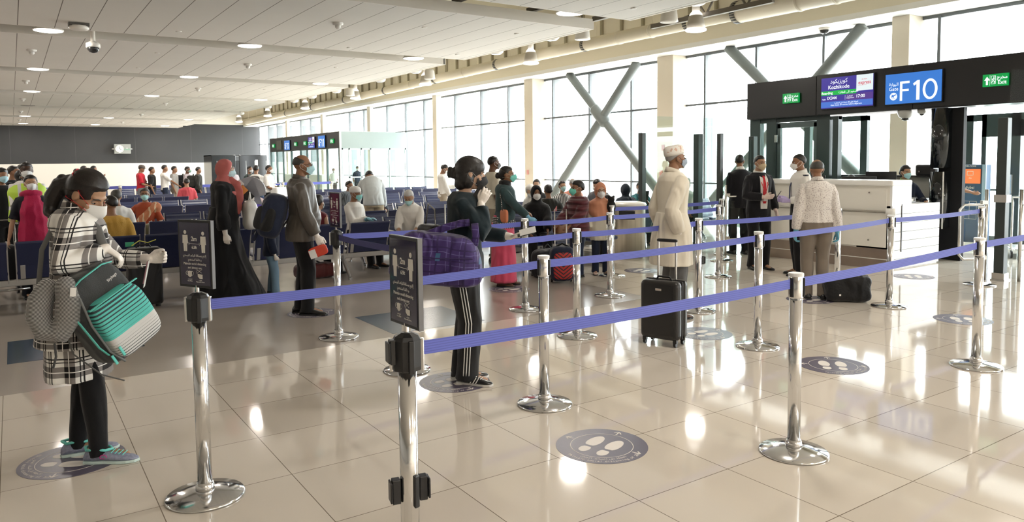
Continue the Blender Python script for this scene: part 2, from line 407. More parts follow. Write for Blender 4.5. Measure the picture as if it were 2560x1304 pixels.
for yv in (4.2, 8.6, 9.4, 13.6, 14.8, 18.5, 22.8, 27, 32, 36.5):
    r0 = (.235 if yv < 11 else .165)
    MB().tube([(0, yv-.025, dz(yv)), (0, yv+.025, dz(yv))], r0+.014, 24, round_ends=False).build('joint_band', DUCT, t, smooth=True)
hm = MB()
for k in range(24): hm.tube([(-.1, 3+k*2.1, dz(3+k*2.1)+.1), (-.1, 3+k*2.1, 6.2)], .008, 6, round_ends=False)
h = hm.build('hanger_rods', DUCT, t); h['kind'] = 'stuff'
# --- pendant lamps
LAMPW = mat('lamp_housing_white', (.80, .76, .70), .45); GLOW = mat('lamp_glow', (1, .95, .88), .5, emit=(1, .94, .86), estr=2.5)
REFL = mat('lamp_reflector', (.52, .48, .42), .35)
def lamp_proto(name, neck=True, D=.46):
    t = thing(name, '', 'lamp')
    MB().lathe([(D*.28, .33), (D*.34, .3), (D*.40, .16), (D*.44, .04)], n=28).build('shade', REFL if neck else LAMPW, t, smooth=True)
    MB().lathe([(D*.44, .04), (D*.5, .02), (D*.5, .0), (D*.46, -.005)], n=28).build('rim', GLOW if neck else LAMPW, t, smooth=True)
    MB().lathe([(D*.46, .0), (D*.47, -.012), (D*.3, -.03)], n=28).build('diffuser', GLOW, t, smooth=True)
    MB().lathe([(D*.3, .33), (D*.28, .36), (D*.16, .42)], n=24).build('cap', GLOW if neck else LAMPW, t, smooth=True)
    if neck:
        MB().lathe([(.085, .42), (.085, .68)], n=20).build('gear_housing', LAMPW, t, smooth=True)
        MB().lathe([(.01, .68), (.01, 1.75)], n=6).build('stem', LAMPW, t)
    return t
def lamp_or_fill_light(x, y, z, power, col=(1, .93, .84)):
    l = area_light('lamp_or_fill_light', (x, y, z-.04), (0, 0, 0), .45, .45, power, col, 'DISK'); return l
LP = 44
pend = None
for i, yy in enumerate((11.45, 17.7, 24.3, 30.9, 37.6, 44.3, 50.9, 5.0, -2)):
    lb = 'bell shaped pendant lamp lit beside the round duct, %s' % ['nearest one at upper right', 'second from the right', 'third from the right', 'fourth from the right', 'fifth from the right', 'sixth, far along the hall', 'farthest by the grey wall', 'over the gate', 'behind the gate'][i]
    if pend is None: pend = lamp_proto('pendant_lamp'); o = pend
    else: o = dup(pend)
    o.location = (12.6, yy, 4.46); o['label'] = lb; o['group'] = 'pendant lamps along the windows'
    lamp_or_fill_light(12.6, yy, 4.43, LP*.6)
rec = lamp_proto('recessed_lamp', False, .54); MB().lathe([(.012, .41), (.012, 1.9)], n=6).build('stem', LAMPW, rec)
ROWN = ['nearest slot', 'second slot', 'third slot', 'fourth slot', 'fifth slot', 'sixth slot', 'farthest slot', 'slot behind']
first = True
for ri, yy in enumerate((10.95, 17.42, 24.35, 31.5, 46.7, 54.6)):
    for ci, xx in enumerate((.73, 4.6, 8.7, -3.2, -7.0)):
        if ri == 0 and ci < 2: continue
        o = rec if first else dup(rec); first = False
        o.location = (xx, yy, CZ+.01 if ri else CZ+.06)
        o['label'] = 'round lit ceiling lamp in the %s, %s' % (ROWN[ri if ri < 4 else ri+1], ['first from the left in view', 'in the middle column', 'in the column nearest the windows', 'left of the view', 'far left of the view'][ci]); o['group'] = 'round ceiling lamps'
        lamp_or_fill_light(xx, yy, CZ, LP)
for yy, qs in ((3.9, (.0, .55, .15)), (-3, (.8, 1.3, .9)), (-8, (2, 2, 2))):  # added fill lights without lamp bodies, overhead and behind the camera
    for xx, q_ in zip((.73, 4.6, 8.7), qs): lamp_or_fill_light(xx, yy, CZ-.02, LP*q_)
OFF = mat('lamp_off', (.30, .28, .25), .5)
for i, xx in enumerate((.73, 4.6, 8.7)):
    tag(MB().lathe([(.26, 0), (.27, -.02), (.2, -.03)], (xx, 38.9, CZ+.03), 20).build('unlit_lamp', OFF), 'unlit round ceiling lamp in the fifth slot, %s' % ['left', 'middle', 'right'][i], 'lamp', 'unlit ceiling lamps')
# speakers / spotlights hanging at the edge of the ceiling
spk = None
for i, (xx, yy, zz) in enumerate(((10.25, 9.3, 4.42), (10.25, 13.6, 4.4), (10.25, 15.9, 4.38), (10.25, 20.4, 4.38), (10.25, 23, 4.36), (10.25, 27, 4.34), (10.25, 29.7, 4.34), (10.25, 32, 4.34), (10.25, 36, 4.34), (10.25, 41, 4.34))):
    if spk is None:
        spk = thing('edge_spotlight', '', 'spotlight'); MB().lathe([(.17, .10), (.19, .06), (.18, 0), (.13, -.04)], n=22).build('housing', LAMPW, spk, smooth=True)
        MB().lathe([(.13, -.03), (.12, -.045)], n=22).build('lens', mat('lens_grey', (.5, .5, .5), .2), spk, smooth=True); MB().tube([(-.3, 0, .12), (0, 0, .12)], .02, 8).build('arm', LAMPW, spk); o = spk
    else: o = dup(spk)
    o.location = (xx, yy, zz); o['label'] = 'white round spotlight under the ceiling edge near the windows, counted from the camera: '+['first', 'second', 'third', 'fourth', 'fifth', 'sixth', 'seventh', 'eighth', 'ninth', 'tenth'][i]; o['group'] = 'spotlights along the ceiling edge'
spk2 = None
for i, (xx, yy, zz) in enumerate(((7.55, 10.95, 4.45), (10.9, 10.6, 4.35), (10.75, 13.1, 4.35), (11.2, 21.3, 4.3), (11.2, 28, 4.3))):
    if spk2 is None:
        spk2 = thing('hanging_speaker', '', 'speaker'); MB().lathe([(.12, .3), (.15, .24), (.17, .04), (.18, 0), (.15, -.01)], n=22).build('body', LAMPW, spk2, smooth=True); MB().tube([(0, 0, .3), (0, 0, 1.88)], .01, 6).build('cable', DK, spk2)
        MB().lathe([(.15, .0), (.14, -.015)], n=22).build('grille', REFL, spk2); o = spk2
    else: o = dup(spk2)
    o.location = (xx, yy, zz); o['label'] = 'white cylindrical speaker hung at the ceiling, '+['inside the nearest slot', 'past the corner of the nearest bay', 'over the duct near the camera', 'beyond the second slot', 'far along the duct'][i]; o['group'] = 'hanging speakers'
# smoke detectors and flush discs
DET = mat('detector_white', (.72, .70, .66), .5)
det = [(5.28, 13.73), (5.35, 20.49), (.51, 20.35), (5.5, 27.6), (.5, 27.6), (5.6, 34.8), (.5, 34.9), (.5, 42.5), (5.7, 42.7), (.5, 50), (5.7, 50.6)]
dp = None
for i, (xx, yy) in enumerate(det):
    if dp is None:
        dp = thing('smoke_detector', '', 'smoke detector'); MB().lathe([(.10, .02), (.10, -.03), (.06, -.05)], n=18).build('base', DET, dp, smooth=True); MB().lathe([(.05, -.05), (.055, -.09), (.03, -.115)], n=14).build('sensor', DET, dp, smooth=True); o = dp
    else: o = dup(dp)
    o.location = (xx, yy, CZ); o['label'] = 'small white smoke detector on the ceiling, %s' % ('%s one, %s ceiling bay from the camera' % ('right' if xx > 3 else 'left', {13: 'first', 20: 'second', 27: 'third', 34: 'fourth', 42: 'fifth', 50: 'sixth'}[int(yy)])); o['group'] = 'smoke detectors'
for xx, yy, sl_ in ((2.9, 16.2, 'nearest bay, left, close to the second slot'), (3.0, 19.5, 'second bay at left'), (3.0, 22.7, 'second bay, close to the third slot'), (6.6, 16.5, 'nearest bay, middle, close to the second slot'), (6.9, 13.3, 'nearest bay, middle'), (8.9, 13.0, 'nearest bay towards the windows'), (9.2, 9.8, 'bay before the first slot, at the corner'), (7.6, 20, 'second bay towards the windows'), (3, 30, 'third bay at left'), (7.6, 27, 'third bay towards the windows'), (9.3, 16.2, 'nearest bay, at the window edge')):
    tag(MB().lathe([(.055, .01), (.055, -.012), (.04, -.018)], (xx, yy, CZ), 16).build('sprinkler_disc', DET), 'tiny flush white disc in the '+sl_, 'sprinkler', 'flush sprinkler discs')
t = thing('emergency_light', 'square white fixture with dark fins on the ceiling at upper left', 'light fixture', (1.17, 16.21, CZ))
MB().box((0, 0, -.03), (.34, .2, .06)).build('bracket', mat('fixture_dark', (.1, .09, .08), .5), t); MB().lathe([(.15, -.05), (.17, -.09), (.15, -.12), (.1, -.13)], n=24).build('lamp_body', LAMPW, t, smooth=True)
t = thing('dome_camera', 'white dome security camera on a short stem at upper left', 'camera', (1.51, 17.6, 0))
MB().lathe([(.045, 6.22), (.045, 4.16)], n=14).build('stem', LAMPW, t, smooth=True); MB().lathe([(.06, 4.18), (.13, 4.14), (.135, 4.06)], n=24).build('housing', LAMPW, t, smooth=True)
MB().lathe([(.115, 4.065), (.105, 4.01), (.07, 3.965), (.02, 3.95)], n=24).build('dome', mat('dome_black', (.02, .02, .02), .05), t, smooth=True)
t = thing('dome_camera', 'small dome camera under the white soffit above the gate header', 'camera', (14.9, 9.85, 4.48)); MB().lathe([(.12, 0), (.12, -.05)], n=20).build('housing', LAMPW, t, smooth=True); MB().lathe([(.1, -.05), (.09, -.1), (.04, -.13)], n=20).build('dome', MATS['dome_black'], t, smooth=True)
# --- clock panel high on the far wall
t = thing('wall_clock', 'grey clock panel mounted high on the dark far wall', 'clock', (6.35, 57.0, 2.81))
MB().box((0, 0, 0), (1.0, .3, .66)).build('case', mat('clock_case', (.38, .40, .38), .4), t, bevel=.02)
CM = Matrix.Rotation(R(90), 3, 'X')
MB().lathe([(.27, .15), (.27, .19)], (-.18, 0, 0), 32, CM).build('bezel', mat('chrome', (.75, .75, .75), .12, 1), t)
MB().lathe([(.235, .19), (.235, .2)], (-.18, 0, 0), 32, CM).build('dial', WHITE, t)
hd = MB(); Mp = panel_M((-.18, -.205, 0), (1, 0, 0), (0, 0, 1)); line(hd, (0, 0), (.01, .15), .02, Mp); line(hd, (0, 0), (.10, -.03), .025, Mp)
for k in range(12): a = k*PI/6; line(hd, (.18*math.cos(a), .18*math.sin(a)), (.215*math.cos(a), .215*math.sin(a)), .012, Mp)
hd.build('hands', mat('black_plastic', (.012, .012, .013), .35), t)
lg = MB(); Mp = panel_M((.27, -.153, -.04), (1, 0, 0), (0, 0, 1)); poly(lg, [(-.03, .06), (.03, .06), (.04, .12), (0, .1), (-.04, .12)], Mp); lg.build('crown_mark', WHITE, t)
lg = MB(); put_text(lg, 'ROLEX', .12, (0, 0), Mp); lg.build('green_lettering', mat('logo_green', (.05, .5, .25), .5), t)
MB().box((-.56, .1, 0), (.12, .05, .05)).box((.56, .1, 0), (.12, .05, .05)).build('bracket', WHITE, t)
# ================================================================== GATES
BLK = mat('header_black', (.012, .012, .013), .3); BLKG = mat('gloss_black', (.008, .01, .012), .06, coat=.5)
GRN = mat('exit_green', (.0, .22, .045), .4, emit=(.0, .26, .05), estr=.45); EWH = mat('sign_white', (.75, .8, .85), .5, emit=(.9, .95, 1), estr=.42)
BLU = mat('gate_blue', (.02, .10, .34), .4, emit=(.035, .18, .60), estr=.45)
def exit_sign(loc, h, label):
    """facing -x; loc is the centre; right of panel is -y"""
    t = thing('exit_sign', label, 'exit sign', loc, 0, 'green exit signs'); W = h*1.9
    Mp = panel_M((-.022, 0, 0), (0, -1, 0), (0, 0, 1))
    MB().box((0, 0, 0), (.04, W, h)).build('panel', GRN, t)
    m = MB(); a = -W/2+.2*h*1.0
    poly(m, [(a+.06*h, -.36*h), (a+.22*h, -.36*h), (a+.22*h, -.0*h), (a+.36*h, -.0*h), (a+.14*h, .32*h), (a-.08*h, -.0*h), (a+.06*h, -.0*h)], Mp)
    line(m, (-W/2+.56*h, -.42*h), (-W/2+.56*h, .42*h), .02*h, Mp)
    bx = -W/2+.66*h
    for p, q in (((bx, -.3*h), (bx, .35*h)), ((bx, .35*h), (bx+.32*h, .35*h)), ((bx+.32*h, .35*h), (bx+.32*h, -.3*h)), ((bx, -.3*h), (bx+.32*h, -.3*h))): line(m, p, q, .03*h, Mp)
    poly(m, circ(bx+.2*h, .24*h, .05*h, 10), Mp)
    for p, q in (((bx+.18*h, .15*h), (bx+.12*h, -.04*h)), ((bx+.12*h, -.04*h), (bx+.26*h, -.1*h)), ((bx+.26*h, -.1*h), (bx+.22*h, -.26*h)), ((bx+.13*h, -.04*h), (bx+.04*h, -.2*h)), ((bx+.18*h, .13*h), (bx+.3*h, .05*h)), ((bx+.17*h, .14*h), (bx+.06*h, .06*h))): line(m, p, q, .055*h, Mp)
    m.build('pictogram', EWH, t)
    m = MB(); put_text(m, 'Exit', .42*h, (W/2-.42*h, -.22*h), Mp, bold=.006*h); put_text(m, arabic('مخرج'), .36*h, (W/2-.42*h, .2*h), Mp, bold=.008*h); m.build('lettering', EWH, t)
    return t
# --- header of gate F10
XH = 12.2
t = thing('gate_header', 'long black header over the gate counter carrying gate signs', 'gate header', (XH, 0, 0))
MB().bb(.02, .5, 2.6, 9.74, 2.41, 3.12).build('fascia', BLK, t)
MB().bb(.0, .03, 2.6, 6.45, 2.43, 3.13).bb(0, .03, 6.46, 8.2, 2.42, 3.13).bb(0, .03, 8.21, 9.74, 2.42, 3.12).build('face_panel', BLK, t, bevel=.003)
MB().bb(.5, 2.7, 2.6, 9.74, 3.02, 3.1).build('roof_slab', mat('roof_slab_grey', (.5, .5, .48), .7), t)
MB().bb(.12, .4, 6.1, 8.0, 2.385, 2.412).build('strip_light', mat('strip_light', (.8, .8, .8), .3, emit=(1, 1, 1), estr=.35), t)
exit_sign((XH-.03, 8.71, 2.76), .18, 'green exit sign on the left part of the F10 gate header')
exit_sign((XH-.03, 5.22, 2.76), .18, 'green exit sign on the right part of the F10 gate header')
def gate_sign(loc, txt, W, H, label, simple=False):
    t = thing('gate_sign', label, 'sign', loc, 0); Mp = panel_M((-.026, 0, 0), (0, -1, 0), (0, 0, 1)); s = H/.49
    MB().box((0, 0, 0), (.05, W, H)).build('screen_panel', BLU, t); MB().box((.01, 0, 0), (.045, W+.03, H+.03)).build('bezel', BLK, t)
    m = MB(); zb, zt = -.20*s, .115*s; th = .036*s
    poly(m, [(-.205*s, zb), (-.205*s+th*1.1, zb), (-.205*s+th*1.1, zt), (-.205*s, zt)], Mp); poly(m, [(-.17*s, zt-th), (-.05*s, zt-th), (-.05*s, zt), (-.17*s, zt)], Mp); poly(m, [(-.17*s, -.045*s), (-.06*s, -.045*s), (-.06*s, -.045*s+th*.95), (-.17*s, -.045*s+th*.95)], Mp)
    def one(x0): poly(m, [(x0, zb), (x0+.052*s, zb), (x0+.052*s, zt), (x0+.016*s, zt), (x0-.055*s, zt-.05*s), (x0-.04*s, zt-.085*s), (x0, zt-.062*s)], Mp)
    one(.062*s)
    if txt[2] == '0':
        for k in range(40):
            a, b = 2*PI*k/40, 2*PI*(k+1)/40; cx, cz = .278*s, (zb+zt)/2
            poly(m, [(cx+rx*math.cos(q), cz+rz_*math.sin(q)) for rx, rz_, q in ((.075*s, .125*s, a), (.115*s, .163*s, a), (.115*s, .163*s, b), (.075*s, .125*s, b))], Mp)
    elif txt[2] == '1': one(.25*s)
    else: put_text(m, txt[2], .42*s, (.26*s, -.04*s), Mp)
    m.build('gate_number', EWH, t)
    m = MB(); put_text(m, 'Gate', .080*s, (-.345*W, .0*s), Mp); put_text(m, arabic('البوابة'), .070*s, (-.345*W, .075*s), Mp); m.build('lettering', EWH, t)
    m = MB(); poly(m, circ(-.345*W, -.12*s, .062*s, 28), Mp); d = m.build('plane_badge', EWH, t)
    m = MB(); Mq = panel_M((-.028, 0, 0), (0, -1, 0), (0, 0, 1)); cx = -.345*W; cz = -.115*s
    poly(m, [(cx-.045*s, cz-.012*s), (cx-.03*s, cz-.02*s), (cx+.05*s, cz+.018*s), (cx+.045*s, cz+.03*s), (cx+.03*s, cz+.028*s), (cx-.035*s, cz)], Mq)
    poly(m, [(cx+.01*s, cz+.01*s), (cx-.03*s, cz+.03*s), (cx-.04*s, cz+.024*s), (cx-.01*s, cz)], Mq); poly(m, [(cx+.012*s, cz+.008*s), (cx-.0*s, cz-.03*s), (cx-.012*s, cz-.03*s), (cx-.006*s, cz+.0)], Mq); line(m, (cx-.035*s, cz-.04*s), (cx+.035*s, cz-.04*s), .006*s, Mq)
    m.build('plane_symbol', BLU, d)
    return t
gate_sign((XH-.03, 6.435, 2.755), 'F10', .90, .49, 'bright blue lit gate sign reading F10 over the counter')
def flight_screen(loc, W, H, label):
    t = thing('flight_screen', label, 'screen', loc, 0); Mp = panel_M((-.026, 0, 0), (0, -1, 0), (0, 0, 1)); Mq = panel_M((-.0285, 0, 0), (0, -1, 0), (0, 0, 1))
    def em(n, c, k=.42): return mat(n, tuple(q*.5 for q in c), .3, emit=c, estr=k)
    PUR = em('screen_purple', (.045, .03, .30)); PU2 = em('screen_violet', (.09, .04, .26)); BL2 = em('screen_blue', (.06, .17, .62)); GR2 = em('screen_green', (.0, .45, .06)); WH2 = em('screen_white', (.72, .82, .86), .45); RED = em('logo_red', (.6, .03, .07))
    MB().box((.01, 0, 0), (.045, W+.03, H+.03)).build('bezel', BLK, t); d = MB().box((0, 0, 0), (.05, W, H)).build('display', PUR, t)
    def blk(n, u0, u1, v0, v1, m): b = MB(); poly(b, [(u0*W, v0*H), (u1*W, v0*H), (u1*W, v1*H), (u0*W, v1*H)], Mp); b.build(n, m, d)
    blk('logo_field', .19, .5, .0, .5, WH2); blk('boarding_band', -.5, .19, -.07, .07, GR2); blk('departure_band', .0, .5, -.28, -.07, PU2); blk('notice_band', -.5, .5, -.47, -.28, BL2)
    m = MB(); put_text(m, arabic('كويزيكود'), .082*H/.49*1.1, (-.15*W, .37*H), Mq); put_text(m, 'Kozhikode', .085*H/.49, (-.15*W, .18*H), Mq, bold=.001)
    put_text(m, 'Boarding', .055*H/.49, (-.38*W, .0), Mq, bold=.001); put_text(m, arabic('الصعود الى الطائرة').replace('ئ', '\ufe8b'), .046*H/.49, (.04*W, .0), Mq)
    put_text(m, 'IX344', .068*H/.49, (-.28*W, -.17*H), Mq, bold=.001); put_text(m, '17:00', .068*H/.49, (.27*W, -.17*H), Mq, bold=.001)
    put_text(m, 'Flight', .03*H/.49, (-.44*W, -.2*H), Mq); put_text(m, 'Departure', .03*H/.49, (.08*W, -.2*H), Mq); put_text(m, arabic('المغادرة'), .03*H/.49, (.07*W, -.14*H), Mq)
    put_text(m, arabic('البوابة تغلق 02 دقيقة قبل المغادرة'), .03*H/.49, (0, -.335*H), Mq); put_text(m, 'Gate closes 20 minutes before departure', .032*H/.49, (0, -.40*H), Mq)
    line(m, (-.02*W, -.25*H), (-.02*W, -.1*H), .003, Mq); m.build('lettering', EWH, d)
    m = MB(); put_text(m, 'express', .078*H/.49, (.345*W, .25*H), Mq, sx=.85, bold=.001); put_text(m, 'AIR INDIA', .02*H/.49, (.34*W, .35*H), Mq); line(m, (.22*W, .17*H), (.38*W, .17*H), .003, Mq); m.build('red_lettering', RED, d)
    return t
flight_screen((XH-.03, 7.585, 2.785), .97, .54, 'purple flight screen reading Kozhikode left of the F10 sign')
# --- frames under the header
TEAL = mat('frame_teal', (.035, .055, .055), .35); TEAL2 = mat('frame_tealgrey', (.10, .14, .14), .3)
PG = glass_mat('partition_glass', (.90, .97, .95), 1.3)
fr = thing('gate_door_frame', 'dark metal glazed door and frame below the gate header, left of the counter', 'door frame', (12.4, 8.6, 0))
m = MB()
for y0, y1 in ((9.53, 9.77), (9.16, 9.38), (8.02, 8.28), (7.85, 7.96)): m.bb(-.06, .06, y0-8.6, y1-8.6, 0, 2.42)
m.bb(-.05, .05, 7.85-8.6, 9.77-8.6, 2.33, 2.42); m.build('frame_posts', TEAL, fr)
m = MB(); m.bb(-.03, .03, 9.08-8.6, 9.15-8.6, .02, 2.3); m.bb(-.03, .03, 8.29-8.6, 8.36-8.6, .02, 2.3); m.bb(-.03, .03, 8.29-8.6, 9.15-8.6, 2.22, 2.32); m.bb(-.03, .03, 8.29-8.6, 9.15-8.6, 0.02, .15)
dr = m.build('door', TEAL2, fr); MB().bb(-.006, .006, 8.36-8.6, 9.08-8.6, .15, 2.22).build('door_pane', PG, dr)
for zz in (.3, 1.1, 1.95): MB().bb(-.08, -.05, .52, .58, zz, zz+.14).build('hinge', mat('steel', (.62, .62, .60), .25, 1), dr)
MB().bb(-.004, .004, 9.39-8.6, 9.53-8.6, .02, 2.33).build('side_pane', PG, fr)
# second frame deeper, towards the windows
f2 = thing('inner_door_frame', 'dark inner door frame near the windows behind the counter', 'door frame', (13.9, 8.9, 0))
m = MB()
for y0 in (-.7, -.1, .55): m.bb(-.05, .05, y0, y0+.14, 0, 2.45)
m.bb(-.05, .05, -.7, .69, 2.36, 2.46); m.build('frame_posts', TEAL, f2); MB().bb(-.004, .004, -.56, -.1, 0, 2.36).bb(-.004, .004, .04, .55, 0, 2.36).build('glass_pane', PG, f2)
# pillar between counter and passage
pl = thing('gate_pillar', 'tall black pillar with glossy half round panels right of the counter', 'pillar', (12.3, 5.95, 0))
MB().bb(0, .10, -.24, .12, 0, 2.40).build('pillar_core', mat('pillar_black', (.012, .012, .013), .6, spec=.15), pl)
MB().lathe([(.15, 1.46), (.15, 2.40)], (-.02, .08, 0), 32).build('upper_cover', BLKG, pl, smooth=True); MB().lathe([(.15, .52), (.15, 1.40)], (-.02, .08, 0), 32).build('lower_cover', BLKG, pl, smooth=True)
MB().bb(-.05, .08, .15, .22, 0, 1.44).build('side_panel', mat('panel_darkgrey', (.06, .06, .065), .3), pl)
MB().bb(-.165, -.15, -.04, -.025, .5, 1.4).build('edge_strip', WHITE, pl)
# --- frames of the passage right of the pillar, at the window line
f3 = thing('exit_door_frame', 'dark framed glass exit door by the windows at right', 'door frame', (15.2, 6.4, 0))
m = MB()
for y0, y1 in ((6.85, 7.02), (6.62, 6.7), (6.05, 6.22)): m.bb(-.07, .07, y0-6.4, y1-6.4, 0, 2.42)
m.bb(-.07, .07, -2.6, .62, 2.3, 2.42); m.bb(-.07, .07, -.35, .3, 2.0, 2.3); m.build('frame_posts', TEAL, f3)
MB().bb(-.005, .005, -.18, .2, 0, 2.3).build('glass_pane', PG, f3)
MB().bb(-.1, .1, -3.3, -.5, .98, 1.04).build('rail', FRAME, f3)
MB().bb(-.12, -.06, -.24, -.2, .95, 1.3).build('handle', mat('steel_bright', (.8, .8, .8), .3, .6), f3)
# --- free-standing dark posts with glass screens between them
def screen_post(loc, h, label, wd=.1, plates=False):
    t = thing('screen_post', label, 'post', loc, 0, 'dark posts of the glass screens')
    MB().box((0, 0, h/2), (wd, wd, h)).build('post_core', mat('post_dark', (.035, .045, .043), .35), t, bevel=.006)
    MB().box((0, 0, .01), (wd+.05, wd+.05, .02)).build('base_plate', STEEL, t)
    if plates:
        MB().box((-.0, 0, .05), (wd+.02, wd+.03, .10)).build('foot_cover', mat('brushed_steel', (.55, .52, .48), .35, .8), t); MB().box((0, 0, 1.08), (wd+.02, wd+.03, .10)).build('collar', MATS['brushed_steel'], t)
    return t
STEEL = mat('steel', (.62, .62, .60), .25, 1)
screen_post((9.46, 9.85, 0), 2.12, 'dark post of the glass screen right of the waste bin')
screen_post((10.89, 9.82, 0), 2.12, 'dark post of the glass screen right of the man in the cream kurta', .13)
screen_post((10.03, 8.56, 0), 2.07, 'grey post of the glass screen beside the black suited man seen from behind', .08)
screen_post((11.9, 9.35, 0), 2.07, 'dark post standing just behind the suited man facing away', .12)
screen_post((10.76, 4.49, 0), 2.13, 'black post with steel collars right of the gate passage', .12, True)
for a, b, h, lb in (((9.52, 9.85), (12.3, 9.85), 2.43, 'tall clear glass screen behind the man in the cream kurta'), ((10.07, 8.58), (11.86, 9.33), 2.0, 'clear glass screen behind the two suited men'), ((10.83, 4.46), (12.3, 3.7), 2.75, 'tall clear glass screen right of the black post')):
    m = MB(); d = Vector((b[0]-a[0], b[1]-a[1], 0)); n = Vector((-d.y, d.x, 0)).normalized()*.006
    A = Vector((*a, .02)); B = Vector((*b, .02)); U = Vector((0, 0, h-.02))
    m.add([A-n, B-n, B+n, A+n, A-n+U, B-n+U, B+n+U, A+n+U], [(0, 3, 2, 1), (4, 5, 6, 7), (0, 1, 5, 4), (1, 2, 6, 5), (2, 3, 7, 6), (3, 0, 4, 7)])
    tag(m.build('glass_screen', PG if h < 2.7 else glass_mat('clear_glass', (.96, .98, .98), .25)), lb, 'glass screen', 'glass screens at the gate')
# swing gates of steel tube beside posts
def swing(loc, rz, label, L=.75):
    t = thing('swing_gate', label, 'gate', loc, rz)
    MB().lathe([(.022, 0), (.022, 1.2)], n=16).build('post', STEEL, t, smooth=True)
    MB().tube([(.05, 0, 1.0), (L-.06, 0, 1.0), (L, 0, .94), (L, 0, .34), (L-.06, 0, .28), (.05, 0, .28)], .017, 10).build('rail', STEEL, t, smooth=True)
    [MB().box((.03, 0, zz), (.08, .05, .05)).build('hinge', STEEL, t) for zz in (1.03, .3)]
    MB().bb(.1, L-.08, -.004, .004, .36, .92).build('gate_panel', glass_mat('gate_glass', (.9, .93, .92)), t)
swing((10.02, 8.42, 0), R(-15), 'steel tube swing gate between the kurta man and the suited men')
swing((10.62, 4.62, 0), R(150), 'steel tube swing gate left of the black post at right', .36)
swing((10.84, 4.3, 0), R(-20), 'steel tube swing gate right of the black post at right', .8)
# --- counter
CW = mat('counter_white', (.86, .83, .76), .35); CW2 = mat('counter_end_white', (.93, .93, .92), .3)
c = thing('gate_counter', 'long white gate counter with steel kick plates below the F10 sign', 'counter', (10.5, 5.85, 0))
MB().bb(0, .5, .0, 2.1, .3, 1.22).build('front_body', CW, c)
MB().bb(-.012, 0, .04, 2.06, .86, 1.19).bb(-.012, 0, .04, 2.06, .32, .83).build('front_panel', CW, c, bevel=.004)
MB().bb(-.05, .5, -.06, 2.12, 1.22, 1.30).build('counter_top', mat('counter_top_white', (.90, .89, .86), .25), c, bevel=.02)
MB().bb(-.05, 0, -.04, 2.1, .835, .865).build('bag_ledge', mat('ledge_steel', (.6, .57, .52), .3, .7), c, bevel=.01)
MB().lathe([(.07, .80), (.07, .90)], (-.02, -.03, 0), 20).build('ledge_end', MATS['counter_top_white'], c, smooth=True)
g = NB('kick_copper', rough=.3, metal=.85, col=(.46, .36, .30)); x, y, z = g.co(); g.color(g.mix(g.noise(3, 2), (.36, .30, .26), (.52, .42, .35)))
MB().bb(-.02, .05, 0, 2.1, .155, .30).bb(-.02, .05, 0, 2.1, 0, .145).build('kick_plate', g.m, c); MB().bb(-.03, 0, -.02, 2.1, .145, .155).build('kick_trim', WHITE, c)
m = MB()
for k in range(7): m.bb(.02 if k < 6 else .02, 1.36, -.03, 0, .02+k*.132, .02+k*.132+.125)
m.build('end_panel', CW2, c); MB().bb(0, .52, -.035, 0, .93, 1.24).build('upper_end', CW2, c); MB().bb(0, 1.36, .0, .5, 0.0, .93).build('low_return', CW2, c)
MB().bb(.26, .275, -.04, -.03, .25, .95).build('end_slot', BLK, c)
MB().bb(.5, .62, .5, 2.1, .9, 1.0).build('work_shelf', CW, c)
for dy, zz in ((.3, 1.12), (.3, .42)): MB().lathe([(.012, 0), (.012, .01)], (-.02, dy, zz), 12, Matrix.Rotation(R(-90), 3, 'Y')).build('screw_cap', STEEL, c)
BPL = mat('black_plastic', (.012, .012, .013), .35)
def monitor(loc, rz, W, H, label, txt=None, tilt=0):
    t = thing('monitor', label, 'monitor', loc, rz); MB().box((0, 0, 0), (W, .035, H)).build('screen_back', BPL, t, bevel=.008); MB().box((0, .03, -H/2-.09), (.06, .03, .2)).build('stand', BPL, t); MB().box((0, .05, -H/2-.18), (.24, .18, .02)).build('base', BPL, t)
    if txt: m = MB(); put_text(m, txt, .022, (-W/2+.1, .02), panel_M((0, -.019, 0), (1, 0, 0), (0, 0, 1))); m.build('lettering', mat('letter_grey', (.5, .5, .5), .5), t)
monitor((11.15, 6.72, 1.2), R(-65), .5, .28, 'black monitor back behind the counter top near the seated clerk', 'lenovo'); monitor((11.6, 6.62, 1.28), R(-75), .46, .26, 'second black monitor partly behind the first on the counter')
monitor((11.1, 7.45, 1.22), R(-60), .3, .26, 'small black monitor behind the head of the man in the printed shirt')
bc = thing('back_counter', 'grey back counter with black top beside the black pillar', 'counter', (12.15, 5.9, 0))
MB().bb(0, .6, .36, 2.2, 0, .94).build('cabinet_body', mat('cabinet_grey', (.50, .48, .43), .5), bc); MB().bb(-.04, .62, .36, 2.2, .94, .97).build('counter_top', BPL, bc); MB().bb(.5, .6, .36, 2.2, .97, 1.3).build('back_panel', MATS['cabinet_grey'], bc); MB().bb(.4, .62, .36, 2.2, 1.3, 1.33).build('upper_ledge', BPL, bc)
t = thing('printer', 'black document printer on the back counter beside the pillar', 'printer', (12.4, 6.28, 1.33)); MB().box((0, 0, .09), (.3, .28, .18)).build('body', BPL, t, bevel=.03); MB().lathe([(.015, -.0), (.015, .02)], (-.16, .06, .07), 12, Matrix.Rotation(R(-90), 3, 'Y')).build('button', STEEL, t)
t = thing('label_printer', 'small black label printer on the black counter top beside the clerk', 'printer', (12.3, 6.45, .97)); MB().box((0, 0, .06), (.16, .14, .12)).build('body', BPL, t, bevel=.015); MB().box((0, 0, .125), (.1, .08, .01)).build('lid', STEEL, t)
